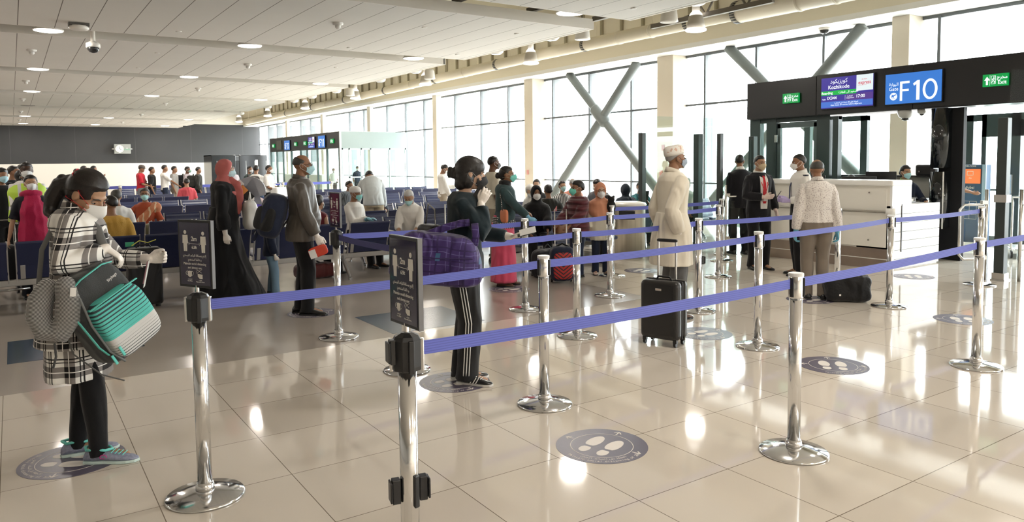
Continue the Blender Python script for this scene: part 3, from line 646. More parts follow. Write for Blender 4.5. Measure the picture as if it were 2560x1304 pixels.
t = thing('paper_tray', 'clear tray of papers on the lower counter end', 'tray', (11.45, 6.15, .94)); MB().bb(-.14, .14, -.1, .1, 0, .012).bb(-.14, -.13, -.1, .1, 0, .07).bb(.13, .14, -.1, .1, 0, .07).build('tray_body', mat('tray_grey', (.35, .36, .37), .3), t); MB().bb(-.11, .11, -.08, .08, .014, .05).build('paper_stack', WHITE, t)
for i, (yy, xx) in enumerate(((6.58, 12.05), (6.7, 12.05))): pass
# domes under the header
for i, (yy, zz, rr) in enumerate(((6.65, 2.41, .12), (6.38, 2.41, .07))):
    t = thing('dome_camera', ['larger clear dome camera hung under the F10 gate header', 'smaller white dome camera under the F10 gate header, right of the larger'][i], 'camera', (12.35, yy, zz))
    MB().lathe([(rr, 0), (rr, -.05), (rr*.8, -rr*.9), (rr*.4, -rr*1.15)], n=24).build('housing', mat('dome_smoke', (.55, .55, .52), .15), t, smooth=True); MB().lathe([(rr*.5, -rr*1.0), (rr*.45, -rr*1.3), (rr*.15, -rr*1.45)], n=20).build('lens_dome', MATS['dome_black'], t, smooth=True)
# kiosk
k = thing('payphone_kiosk', 'blue kiosk column with orange screen beyond the black pillar', 'kiosk', (14.4, 6.5, 0), 0)
MB().box((.1, 0, .78), (.2, .42, 1.42)).build('body', mat('kiosk_blue', (.03, .09, .19), .4), k, bevel=.01); MB().box((-.01, -.19, .9), (.03, .06, 1.18)).build('side_trim', mat('kiosk_lightblue', (.35, .5, .7), .4), k)
MB().box((-.01, .04, 1.28), (.02, .33, .26)).build('screen', mat('kiosk_orange', (.75, .16, .05), .4, emit=(.75, .16, .05), estr=.4), k); MB().box((0, 0, .05), (.3, .4, .1)).build('base', STEEL, k)
m = MB(); Mp = panel_M((-.022, .04, 1.28), (0, -1, 0), (0, 0, 1)); put_text(m, 'du', .05, (0, -.03), Mp)
for p, q in (((-.05, .02), (.05, .02)), ((.05, .02), (.05, .09)), ((.05, .09), (-.05, .09)), ((-.05, .09), (-.05, .02))): line(m, p, q, .008, Mp)
m.build('screen_mark', WHITE, k); m = MB(); put_text(m, 'dubai', .07, (0, -.2), Mp); put_text(m, 'WELCOME', .04, (0, .18), Mp)
for a in range(5): line(m, (-.12, -.45-a*.08), (.12, -.45-a*.08), .004, Mp)
for a in (-.12, 0, .12): line(m, (a, -.45), (a, -.77), .004, Mp)
m.build('lettering', WHITE, k)
# luggage trolley
t = thing('luggage_trolley', 'empty steel luggage trolley parked beyond the pillar', 'trolley', (13.6, 5.35, 0), R(30)); MB().tube([(-.25, -.2, .12), (-.3, -.2, .9), (-.25, -.2, .98), (-.25, .2, .98), (-.3, .2, .9), (-.25, .2, .12)], .016, 10).build('handle', STEEL, t, smooth=True)
MB().tube([(-.3, -.2, .14), (.45, -.2, .14), (.45, .2, .14), (-.3, .2, .14)], .016, 8).bb(-.3, .45, -.15, .15, .13, .15).build('deck', STEEL, t)
for wx, wy in ((-.3, -.2), (-.3, .2), (.4, 0)): MB().lathe([(.06, -.015), (.06, .015)], (wx, wy, .062), 18, Matrix.Rotation(R(90), 3, 'X')).build('wheel', BPL, t, smooth=False)
# --- booth of gates F12 / F11
b = thing('gate_booth', 'far glazed booth of gates F12 and F11 with a black header', 'booth', (12.2, 31.95, 0))
MB().bb(0, .4, 0, 10.7, 2.33, 3.06).build('fascia', BLK, b)
MINT = mat('frosted_mint', (.20, .245, .235), .4)
MB().bb(.02, 3.3, -.05, 0, 2.33, 3.07).build('frosted_panel', MINT, b); MB().bb(0, 2.75, 0, 10.7, 3.04, 3.09).build('roof_slab', MATS['roof_slab_grey'], b); MB().bb(0, .08, -.07, .0, 0, 3.07).build('corner_post', mat('corner_pale', (.55, .6, .6), .4), b)
m = MB()
for xx in (.1, .42, 1.0, 1.45, 2.4, 3.2): m.bb(xx, xx+.06, -.04, .02, 0, 2.33)
m.bb(.0, 3.3, -.04, .02, 2.27, 2.34); m.bb(.42, 1.5, -.04, .02, 1.0, 1.05); m.bb(.0, 3.3, -.04, .02, 0, .1); m.build('side_mullions', mat('mullion_tealgrey', (.34, .40, .40), .4), b)
m = MB()
for yy in (.05, 1.6, 2.9, 4.4, 5.4, 6.9, 8.3, 9.5, 10.6): m.bb(0, .08, yy, yy+.09, 0, 2.33)
m.bb(0, .06, 0, 10.7, .0, .1); m.build('front_mullions', TEAL2, b)
MB().bb(.02, 3.25, -.012, -.004, .1, 2.3).build('side_glass', PG, b); MB().bb(.03, .038, 0, 10.7, .1, 2.33).build('front_glass', PG, b)
m = MB(); m.bb(.3, .9, 3.2, 6.2, 0, 1.1); m.bb(.3, .9, 7.8, 9.4, 0, 1.1); m.build('booth_counter', CW, b)
m = MB(); m.bb(1.4, 1.5, .3, 10, 0, 3.0); 
gate_sign((12.17, 34.08, 2.68), 'F11', .9, .55, 'lit blue gate sign reading F11 on the far booth', True); gate_sign((12.17, 39.36, 2.64), 'F12', .9, .5, 'lit blue gate sign reading F12 on the far booth', True)
flight_screen((12.17, 35.5, 2.68), .9, .52, 'dim blue flight screen left of the F11 sign'); tag(MB().box((12.18, 40.8, 2.68), (.04, .85, .5)).build('dark_screen', mat('screen_olive', (.10, .10, .07), .3)), 'switched-off olive screen left of the F12 sign', 'screen')
for yy, lb in ((32.74, 'green exit sign at the near corner of the far booth'), (36.5, 'green exit sign on the far booth left of its flight screen'), (37.99, 'green exit sign on the far booth right of the F12 sign'), (41.85, 'green exit sign at the far end of the far booth')): exit_sign((12.17, yy, 2.67), .2, lb)
# --- dark glazed enclosure near the far wall
d = thing('smoking_room', 'dark glazed enclosure standing near the far wall', 'enclosure', (10.3, 48.6, 0))
DG = mat('dark_panel', (.02, .02, .022), .12)
MB().bb(0, 1.45, 0, .06, 0, 2.26).bb(1.66, 3.4, 0, .06, 0, 2.26).bb(1.45, 1.66, .02, .06, 0, 1.9).build('dark_panels', DG, d, bevel=.04)
MB().bb(0, 3.4, .06, 2.2, 2.2, 2.26).bb(0, .05, .06, 2.2, 0, 2.26).build('side_walls', DG, d)
m = MB()
for xx in (.3, .95, 2.05, 2.6, 3.3): m.bb(xx, xx+.035, -.02, .0, .0, 1.9)
m.build('frames', mat('frame_grey', (.32, .33, .33), .4), d); MB().bb(1.0, 1.15, -.015, -.005, 1.55, 1.9).bb(2.65, 2.8, -.015, -.005, 1.6, 1.95).build('notice', WHITE, d)
# ================================================================== BARRIERS
CHR = mat('chrome', (.75, .75, .75), .12, 1)
g = NB('belt_webbing', rough=.55); x, y, z = g.co(); g.color(g.mix(g.band(z, .0095, .0, .35), (.115, .14, .52), (.085, .10, .40)))
BELT = g.m; BELTD = mat('belt_navy', (.04, .04, .16), .6)
def stanchion(x, y, label, kind='chrome', rz=0.0, top=1.0):
    t = thing('barrier_post', label, 'barrier post', (x, y, 0), rz, 'belt barrier posts')
    MB().lathe([(.182, 0), (.186, .006), (.180, .013), (.10, .028), (.052, .038)], n=56).build('base', CHR, t, smooth=True)
    MB().lathe([(.045, .036), (.043, .06), (.037, .075)], n=28).build('collar', CHR, t, smooth=True)
    MB().lathe([(.034, .05), (.034, .88)], n=28).build('pole', CHR, t, smooth=True)
    if kind == 'chrome':
        MB().lathe([(.038, .865), (.039, .87), (.039, .985), (.036, .99)], n=28).build('head', CHR, t, smooth=True)
        MB().lathe([(.041, .985), (.041, 1.0), (.038, 1.003)], n=28).build('cap', mat('cap_white', (.75, .75, .73), .3), t)
        for a in (0, 180, -60): 
            MB().box((.041, 0, .925), (.012, .022, .105)).build('slot', BPL, t, bevel=.003).rotation_euler = (0, 0, R(a))
    else:
        MB().lathe([(.034, .87), (.052, .875), (.054, .89), (.054, .985), (.046, 1.0), (.02, 1.012)], n=8).build('head', BPL, t, bevel=.003)
        for a in (-100, -35, 60, 150):
            MB().box((.056, 0, .93), (.014, .02, .12)).build('slot', CHR if a in (-35, 150) else BPL, t, bevel=.003).rotation_euler = (0, 0, R(a))
    return t
def clip(t, z, a):
    o = MB().box((.05, 0, z), (.03, .035, .09)).box((.07, 0, z), (.008, .05, .075)).build('belt_clip', BPL, t, bevel=.003); o.rotation_euler = (0, 0, a)
def belt(p, q, label, sag=.012, m=None, z0=.945, z1=.945, wd=.052):
    P = Vector((p[0], p[1], z0)); Q = Vector((q[0], q[1], z1)); d = (Q-P); L_ = math.hypot(d.x, d.y); n = Vector((-d.y, d.x, 0))/L_*.0012
    P = P+Vector((d.x, d.y, 0))/L_*.055; Q = Q-Vector((d.x, d.y, 0))/L_*.055
    m_ = MB(); N_ = 14; rings = []
    for i in range(N_+1):
        u = i/N_; c = P.lerp(Q, u)-Vector((0, 0, sag*4*u*(1-u))); tw = .09*math.sin(PI*u)*(1 if (p[0]*7 % 1) > .5 else -1)
        up = Vector((n.x*8*tw, n.y*8*tw, 1))*wd/2; c = c-Vector((P.x, P.y, .945))
        rings.append([c-up-n, c+up-n, c+up+n, c-up+n])
    m_.loft(rings); o = m_.build('belt', m or BELT); o.location = (P.x, P.y, .945)
    return tag(o, label, 'barrier belt', 'blue barrier belts')
PT = dict(A=(.72, 3.80), B=(1.16, 2.42), C=(3.53, 2.48), D=(2.90, 3.95), E=(2.48, 6.63), F=(6.16, 2.72), G=(5.32, 4.11), H=(7.93, 4.40), I=(4.64, 6.66), J=(5.94, 6.74), K=(4.31, 5.35), L=(2.51, 5.24), M=(6.08, 5.47), N=(8.1, 6.93), O=(10.15, 4.47), Q=(7.0, 7.9), P=(9.0, 2.95))
lbs = dict(A='chrome barrier post with black head carrying the sign beside the woman in the plaid shirt', B='nearest chrome barrier post with black head, cut by the bottom edge', C='chrome barrier post nearest right of centre with wide round base', D='chrome barrier post right of the person on the phone',
           E='chrome barrier post with black head behind, right of the man in the grey shirt', F='chrome barrier post at right before the black pillar, with wide base', G='chrome barrier post between the cabin suitcase and the man in the printed shirt', H='chrome barrier post in front of the counter end', I='chrome barrier post right of the woman in the pink sari',
           J='tall slim chrome barrier post between the girl and the waste bin', K='chrome barrier post in front of the boy in the maroon jacket', L='chrome barrier post mostly hidden behind the nearest sign post', M='chrome barrier post just right of the man in the cream kurta', N='chrome barrier post beside the swing gate near the suited men',
           O='chrome barrier post right of the black pillar at the end of the belt', Q='farthest chrome barrier post left of the waste bin', P='chrome barrier post at the right end of the front belt')
for k, (x, y) in PT.items():
    t = stanchion(x, y, lbs[k], 'black' if k in 'ABE' else 'chrome', rz=R({'A': 2, 'B': 1}.get(k, 5)))
    if k == 'B': clip(t, .43, R(165)); clip(t, .43, R(-15)); clip(t, .945, R(170)); MB().box((.039, 0, .43), (.01, .022, .12)).build('slot', BPL, t, bevel=.004).rotation_euler = (0, 0, R(-75))
    if k == 'M': clip(t, .55, R(-20))
BL = [('A', 'D', 'blue belt from the left sign post to the post right of the phone caller'), ('D', 'G', 'blue belt crossing before the legs of the man in the kurta'), ('G', 'H', 'blue belt crossing behind the printed shirt man to the counter end'), ('H', 'O', 'blue belt crossing before the black pillar'),
      ('B', 'C', 'nearest blue belt crossing in front of the black suitcase'), ('C', 'F', 'blue belt passing before the black duffel bag'), ('F', 'P', 'blue belt leaving the picture at the right edge'), ('L', 'K', 'blue belt crossing the pink sari at hip height'), ('K', 'M', 'blue belt passing behind the man in the kurta'),
      ('E', 'I', 'blue belt behind the plaid bag to the post beside the pink sari'), ('I', 'J', 'blue belt crossing the boy in the maroon jacket'), ('J', 'N', 'blue belt before the waste bin to the swing gate')]
for a, b, l in BL: belt(PT[a], PT[b], l)
belt(PT['E'], PT['L'], 'dark blue belt running from the rear sign post towards the nearest sign', m=BELTD)
belt(PT['M'], (8.55, 5.45), 'blue belt crossing before the two suited men'); stanchion(8.6, 5.45, 'chrome barrier post hidden behind the man in the printed shirt')
belt(PT['Q'], (9.4, 8.0), 'farthest blue belt passing before the waste bin'); stanchion(9.45, 8.02, 'chrome barrier post behind the man in the kurta')
# far queue barriers
fx = [(-1.2, 27.2), (1.0, 27.2), (2.9, 27.0), (3.7, 27.2), (5.0, 26.8), (6.2, 26.8), (8.0, 26.5), (9.8, 26.5)]
FBL = ['first far', 'second far', 'third far', 'fourth far', 'fifth far', 'sixth far', 'seventh far', 'last far']
for i, q in enumerate(fx):
    t = thing('barrier_post', FBL[i]+' barrier post from the left along the distant queue', 'barrier post', (*q, 0), 0, 'far barrier posts')
    MB().lathe([(.18, 0), (.18, .01), (.05, .035), (.034, .05), (.034, .87), (.05, .88), (.05, 1.0)], n=16).build('pole', CHR, t, smooth=True)
    if i: belt(fx[i-1], q, FBL[i-1]+' blue belt from the left along the distant queue', wd=.09)
# --- signs on posts
g = mat('sign_navy', (.022, .018, .05), .12, coat=.6); SIGNW = mat('sign_print', (.74, .71, .66), .5)
def post_sign(key, a_deg, label, z0=1.035, W=.225, H=.325):
    x, y = PT[key]; az = math.atan2(x, y); a = R(a_deg)
    cf = Vector((math.sin(az), math.cos(az), 0)); cr = Vector((cf.y, -cf.x, 0)); rt = cr*math.cos(a)-cf*math.sin(a)
    rz = math.atan2(rt.y, rt.x); t = thing('distance_sign', label, 'sign', (x, y, 1.0), rz)
    MB().lathe([(.009, .008), (.009, z0-1.0+.01)], n=12).build('stem', CHR, t)
    zc = z0-1+H/2
    MB().box((0, 0, zc), (W, .016, H)).build('frame', BPL, t, bevel=.002); MB().box((W/2+.0015, 0, zc), (.003, .018, H)).build('edge_trim', mat('trim_grey', (.16, .16, .165), .4, .2), t)
    MB().box((0, -.0085, zc), (W-.024, .002, H-.024)).build('printed_panel', g, t)
    Mp = panel_M((0, -.0105, zc), (1, 0, 0), (0, 0, 1)); m = MB(); d = .0006
    for cx, cz in ((-.06, .062), (.062, .058)):
        poly(m, circ(cx, cz+.042, .0095, 18), Mp, d); poly(m, [(cx-.017, cz+.028), (cx+.017, cz+.028), (cx+.019, cz-.012), (cx+.013, cz-.012), (cx+.011, cz-.05), (cx+.001, cz-.05), (cx, cz-.012), (cx-.001, cz-.05), (cx-.011, cz-.05), (cx-.013, cz-.012), (cx-.019, cz-.012)], Mp, d)
    line(m, (-.035, .05), (.036, .048), .0015, Mp, d); line(m, (-.035, .057), (-.035, .043), .0015, Mp, d); line(m, (.036, .055), (.036, .041), .0015, Mp, d)
    # face mask and gloves
    poly(m, [(-.052, -.088), (-.04, -.083), (-.022, -.085), (-.024, -.108), (-.036, -.114), (-.048, -.108)], Mp, d)
    ringpoly(m, -.053, -.094, .009, .0105, Mp, 16, d=d); ringpoly(m, -.021, -.094, .009, .0105, Mp, 16, d=d)
    poly(m, [(.018, -.095), (.05, -.098), (.05, -.118), (.03, -.118), (.018, -.108)], Mp, d)
    for k in range(4): line(m, (.012+k*.005, -.094+k*.004), (.035+k*.004, -.078+k*.0015), .0016, Mp, d)
    line(m, (.01, -.09), (.016, -.075), .0016, Mp, d); line(m, (.016, -.075), (.044, -.09), .0016, Mp, d)
    m.build('pictograms', SIGNW, t)
    m = MB(); put_text(m, '2m', .031, (0, .072), Mp, depth=d, bold=.0006); put_text(m, '6.5ft', .019, (0, .031), Mp, depth=d, bold=.0003)
    put_text(m, arabic('إلتزم بمسافة التباعد الجسدي'), .0155, (0, -.008), Mp, depth=d, sx=.9); put_text(m, arabic('و دائما استخدم:').replace('ئ', '\ufe8b'), .0155, (0, -.028), Mp, depth=d)
    put_text(m, 'Maintain social distancing', .0165, (0, -.048), Mp, depth=d, sx=.92); put_text(m, 'and always use:', .0165, (0, -.067), Mp, depth=d, sx=.95)
    put_text(m, 'Face Masks', .0075, (-.036, -.132), Mp, depth=d); put_text(m, 'Disposable Gloves', .0075, (.034, -.134), Mp, depth=d); put_text(m, arabic('قناع الوجه'), .0075, (-.036, -.123), Mp, depth=d); put_text(m, arabic('قفازات'), .0075, (.034, -.126), Mp, depth=d)
    m.build('lettering', SIGNW, t); return t
post_sign('A', 50, 'dark 2m distancing sign on the left post beside the black abaya')
post_sign('B', 63, 'nearest dark 2m distancing sign in front of the plaid bag, turned sideways')
post_sign('E', 66, 'small dark 2m distancing sign behind, turned almost edge on', W=.225)
# --- floor stickers
STK = mat('sticker_slate', (.105, .09, .135), .35); STW = mat('sticker_print', (.80, .75, .70), .45); RUG = mat('floor_patch_blue', (.025, .055, .095), .22)
st0 = None
def sticker(x, y, rz, label, z=.0006):
    global st0
    if st0 is None:
        t = thing('distance_sticker', label, 'floor sticker', (x, y, z), rz, 'round distancing stickers on the floor'); st0 = t
        Mp = panel_M((0, 0, .0012), (1, 0, 0), (0, 1, 0)); MB().lathe([(.262, -.0005), (.262, .0008)], n=64).build('disc', STK, t)
        m = MB(); ringpoly(m, 0, 0, .176, .180, Mp, 60, d=.0004)
        for s in (1, -1):
            c = s*.062
            out = [(-.0+.045*math.cos(a)*(1 if math.cos(a) > 0 else .9)*2.0+.03, c+.042*math.sin(a)) for a in [2*PI*k/28 for k in range(28)]]
            out = [(max(px, -.035), py*(1) if px > -.03 else c+(py-c)*.9) for px, py in out]; poly(m, out, Mp, .0004)
            hl = [(-.092+.045*math.cos(a), c-.004*s+.032*math.sin(a)) for a in [2*PI*k/20 for k in range(20)]]; hl = [(min(px, -.058), py) for px, py in hl]; poly(m, hl, Mp, .0004)
        for a in (3, 90, -87):
            cx, cy = .218*math.cos(R(a)), .218*math.sin(R(a)); q = R(a)
            def rot(u, v): return (cx+u*math.cos(q)-v*math.sin(q), cy+u*math.sin(q)+v*math.cos(q))
            line(m, rot(-.03, 0), rot(.018, 0), .008, Mp, .0004); line(m, rot(.02, 0), rot(-.006, .022), .008, Mp, .0004); line(m, rot(.02, 0), rot(-.006, -.022), .008, Mp, .0004)
        m.build('pictograms', STW, t); m = MB()
        for txt, rad, sz, a0, stp in (('Maintain social distancing of 2m', .232, .028, 160, 3.45), (arabic('الحفاظ على التباعد الجسدي'), .200, .026, 178, 3.0)):
            for i, chh in enumerate(txt):
                if chh == ' ': continue
                a = R(a0+i*stp-0); Mc = panel_M((rad*math.cos(a), rad*math.sin(a), .0012), (-math.sin(a), math.cos(a), 0), (-math.cos(a), -math.sin(a), 0))
                put_text(m, chh, sz, (0, 0), Mc, depth=.0004)
        m.build('lettering', STW, t); return t
    o = dup(st0, (x, y, z), rz, label); return o
for x, y, a, l in ((2.73, 3.17, 20, 'slate round floor sticker with white footprints, nearest to the camera at centre'), (.21, 4.71, -30, 'round footprint sticker under the woman in the plaid shirt'), (2.66, 4.75, 0, 'round footprint sticker under the person on the phone'),
                   (5.3, 3.38, 42, 'round footprint sticker right of the middle post, before the duffel bag'), (7.85, 3.6, 40, 'round footprint sticker near the post before the black pillar'), (10.2, 5.33, 40, 'pale round footprint sticker beside the counter end'), (7.68, 8.0, 20, 'round footprint sticker before the waste bin'),
                   (2.66, 7.9, 0, 'round footprint sticker under the man in the grey shirt'), (5.23, 7.87, 0, 'round footprint sticker under the woman in the pink sari'), (5.32, 4.72, 0, 'round footprint sticker beside the black cabin suitcase'), (.42, 7.85, -20, 'round footprint sticker on the dark blue floor patch'), (7.6, 5.15, 0, 'round footprint sticker under the man in the printed shirt')):
    sticker(x, y, R(a), l, .0022 if x == .42 else .0006)
for x0, y0, l in ((-.1, 7.35, 'dark blue square floor patch behind the woman in the plaid shirt'), (2.95, 6.45, 'dark blue square floor patch behind the nearest sign')):
    tag(MB().bb(x0, x0+1.03, y0, y0+.95, .0003, .0015).build('floor_patch', RUG), l, 'floor patch')
# ================================================================== SEATING
NAVY = mat('seat_navy', (.010, .017, .065), .38, spec=.6); g = NB('seat_ribbed', rough=.33, spec=.6, col=(.03, .045, .13)); x, y, z = g.co()
rb_ = g.ma('SINE', g.ma('MULTIPLY', z, 2*PI/.075)); g.bump(rb_, .3, .012); g.color(g.mix(g.band(z, .075, .62, .80), (.026, .036, .09), (.016, .022, .065))); RIB = g.m
ALU = mat('seat_aluminium', (.50, .50, .50), .35, .75); BEAMM = mat('bench_beam_grey', (.36, .35, .33), .45, .3)
PITCH_S = .66
def bench_parts(t, n, arms=True, full=True):
    L_ = n*PITCH_S
    MB().bb(-.02, L_+.02, -.05, .05, .27, .34).build('beam', BEAMM, t, bevel=.006)
    for xx in ([.7, L_-.7] if n > 2 else [L_/2]):
        l = MB(); 
        for s in (-1, 1): l.tube([(xx, s*.03, .29), (xx, s*.30, .03)], [(.028, .04), (.018, .026)], 8, round_ends=False).lathe([(.03, 0), (.03, .025)], (xx, s*.31, 0), 12)
        l.build('leg_frame', ALU, t)
    for k in range(n):
        x0 = k*PITCH_S+.03; x1 = x0+.60; xc = (x0+x1)/2
        s = MB(); rings = []
        prof = [(-.055, .365), (-.095, .50), (-.15, .64), (-.205, .765), (-.215, .785), (-.185, .785), (-.17, .76), (-.115, .63), (-.06, .50), (-.02, .40), (.02, .40)]
        # backrest: shell (back) and ribbed cushion (front)
        b = MB(); b.loft([[(xx, py, pz) for py, pz in [(-.055, .345), (-.10, .50), (-.155, .64), (-.21, .765), (-.212, .785), (-.195, .79), (-.185, .77), (-.13, .64), (-.078, .50), (-.03, .365)]] for xx in (x0, x1)])
        bo = b.build('backrest', NAVY, t, bevel=.006)
        c = MB(); c.loft([[(xx, py, pz) for py, pz in [(-.187, .765), (-.135, .64), (-.083, .50), (-.045, .42), (-.015, .42), (-.05, .50), (-.105, .64), (-.16, .765)]] for xx in (x0+.02, x1-.02)]); c.build('back_cushion', RIB, bo, bevel=.008)
        MB().box((xc, .20, .405), (.58, .47, .06)).build('seat_pan', RIB, t, bevel=.02)
        if full:
            for xx in (x0, x1): MB().loft([[(xx+q, py, pz) for py, pz in [(-.05, .30), (-.075, .42), (-.215, .79), (-.19, .795), (-.045, .43), (.0, .30)]] for q in (-.007, .007)]).build('side_edge', ALU, bo)
            MB().box((x0+.06, -.075, .43), (.05, .022, .17), M=Matrix.Rotation(R(17), 3, 'X')).build('bracket', ALU, bo, bevel=.004)
    if arms:
        for k in range(n+1):
            if full or k % 2 == 0: MB().tube([(k*PITCH_S, -.1, .58), (k*PITCH_S, .05, .60), (k*PITCH_S, .27, .60), (k*PITCH_S, .32, .56), (k*PITCH_S, .28, .42), (k*PITCH_S, .1, .36)], .014, 8).build('armrest', ALU, t, smooth=True)
PB = {}
def bench(x, y, n, toward, label):
    key = (n, toward)
    if n not in PB:
        t = thing('airport_bench', label, 'bench seating', (0, 0, 0), 0, 'rows of navy airport seats'); bench_parts(t, n, n < 3); PB[n] = t; o = t
    else: o = dup(PB[n], label=label)
    if toward: o.location = (x+n*PITCH_S, y-.2, 0); o.rotation_euler = (0, 0, PI)
    else: o.location = (x, y+.2, 0)
    return o
# local +y is the way a sitter faces; backrest top lies at y = given row value
rows = [(10.0, False, [(-.03, 7, 'nearest navy bench seen from behind, behind the man in grey'), (-4.67, 7, 'nearest navy bench at the left edge of the picture')]),
        (12.3, False, [(1.0, 4, 'second navy bench row seen from behind, left block'), (4.9, 4, 'second navy bench row, right block behind the cabin bags')]),
        (14.3, True, [(.85, 5, 'third navy bench row facing the camera, left block'), (5.3, 4, 'third navy bench row facing the camera, right block')]),
        (16.9, False, [(-.3, 7, 'fourth navy bench row, left block'), (4.9, 4, 'fourth navy bench row, right block')]), (17.3, True, [(8.2, 4, 'fourth ribbed bench row facing the camera near the windows')]),
        (19.5, True, [(-.6, 7, 'fifth bench row facing the camera, left block'), (4.6, 7, 'fifth bench row facing the camera, right block'), (9.8, 4, 'fifth bench row facing the camera near the windows')]),
        (21.8, False, [(-.6, 7, 'sixth bench row, left block'), (4.6, 7, 'sixth bench row, right block'), (9.8, 4, 'sixth bench row near the windows')]),
        (24.0, True, [(-.6, 7, 'seventh bench row, left block'), (4.6, 7, 'seventh bench row, right block'), (9.8, 4, 'seventh bench row near the windows')]),
        (33.0, True, [(-1.5, 7, 'distant bench row behind the queue at left'), (3.4, 7, 'distant bench row behind the queue in the middle')]), (29.8, False, [(-4.5, 7, 'distant bench at the far left')])]
for y, tw, bs in rows:
    for x, n, l in bs: bench(x, y, n, tw, l)
bench(4.75, 10.75, 2, True, 'short navy bench under the white haired man facing the camera')
bench(8.6, 12.95, 4, True, 'ribbed navy bench near the windows, nearest of that side'); bench(6.05, 9.5, 3, True, 'navy bench facing the camera under the seated woman in black'); bench(3.95, 11.6, 2, True, 'short navy bench under the man in the white skull cap'); bench(5.35, 15.9, 2, True, 'short navy bench under the man stretching his arm'); bench(7.0, 11.55, 4, True, 'navy bench behind the pink sari facing the camera'); bench(7.35, 10.0, 4, False, 'navy bench seen from behind right of the boy in maroon'); bench(10.02, 11.1, 4, True, 'navy bench by the windows behind the glass screens'); bench(9.25, 11.92, 2, True, 'small navy bench behind the waste bin')
# --- waste bin
t = thing('waste_bin', 'large round brushed steel waste bin with white domed lid', 'waste bin', (8.68, 9.38, 0))
g = NB('bin_steel', rough=.32, metal=.8); x, y, z = g.co(); n = g.N.new('ShaderNodeTexNoise'); mp = g.N.new('ShaderNodeMapping'); g.L.new(g.tc.outputs['Object'], mp.inputs[0]); mp.inputs['Scale'].default_value = (9, 9, .1); g.L.new(mp.outputs[0], n.inputs['Vector']); n.inputs['Scale'].default_value = 2
g.color(g.mix(n.outputs['Fac'], (.42, .38, .31), (.78, .73, .63)))
MB().lathe([(.29, .02), (.29, .86), (.295, .87)], n=40).build('drum', g.m, t, smooth=True); MB().lathe([(.31, .865), (.315, .885), (.29, .915), (.2, .935), (.05, .94)], n=40).build('lid', mat('lid_white', (.82, .80, .74), .3), t, smooth=True)
MB().lathe([(.28, 0), (.28, .03)], n=40).build('base', BPL, t); MB().box((-.21, -.2, .72), (.26, .05, .14), R(-45)).build('opening', BPL, t)
# ================================================================== FIGURES
def RX(a): return Matrix.Rotation(a, 3, 'X')
def RY(a): return Matrix.Rotation(a, 3, 'Y')
def RZ(a): return Matrix.Rotation(a, 3, 'Z')
def ik(S, W, la, lb, pole):
    S = Vector(S); W = Vector(W); d = W-S; L = min(max(d.length, abs(la-lb)+.01), (la+lb)*.998); dr = d.normalized(); W = S+dr*L
    x = (la*la-lb*lb+L*L)/(2*L); h = math.sqrt(max(0, la*la-x*x)); p = Vector(pole); p = (p-dr*p.dot(dr)).normalized()
    return S+dr*x+p*h, W
def lerp_tab(tab, z):
    if z <= tab[0][0]: return tab[0][1:]
    for a, b in zip(tab, tab[1:]):
        if z <= b[0]:
            u = (z-a[0])/(b[0]-a[0]); return tuple(p+(q-p)*u for p, q in zip(a[1:], b[1:]))
    return tab[-1][1:]
MALE = [(.78, .155, .105, 0), (.88, .165, .118, -.008), (.98, .158, .112, 0), (1.08, .148, .106, .006), (1.20, .154, .108, .006), (1.32, .164, .112, .002), (1.38, .150, .10, -.004), (1.43, .104, .078, -.01), (1.46, .066, .06, -.012)]
FEM = [(.78, .165, .11, -.004), (.88, .172, .122, -.012), (.98, .152, .108, 0), (1.08, .128, .095, .008), (1.20, .140, .108, .018), (1.30, .152, .108, .016), (1.38, .152, .092, 0), (1.43, .105, .072, -.01), (1.46, .056, .052, -.012)]
SK = {'dark': (.14, .065, .035), 'brown': (.27, .135, .075), 'tan': (.40, .23, .14), 'light': (.52, .33, .23), 'deep': (.07, .035, .022)}
def skinmat(k): return mat('skin_'+k, SK[k], .5, spec=.35, sheen=.05)
def fab(name, col, rough=.85, bump=.12, bs=220, sheen=.15, spec=.2): return mat('fabric_'+name, col, rough, spec=spec, bump=bump, bscale=bs, sheen=sheen, folds=.55)
HAIRM = mat('hair_black', (.012, .009, .008), .42, spec=.5, bump=.12, bscale=140)
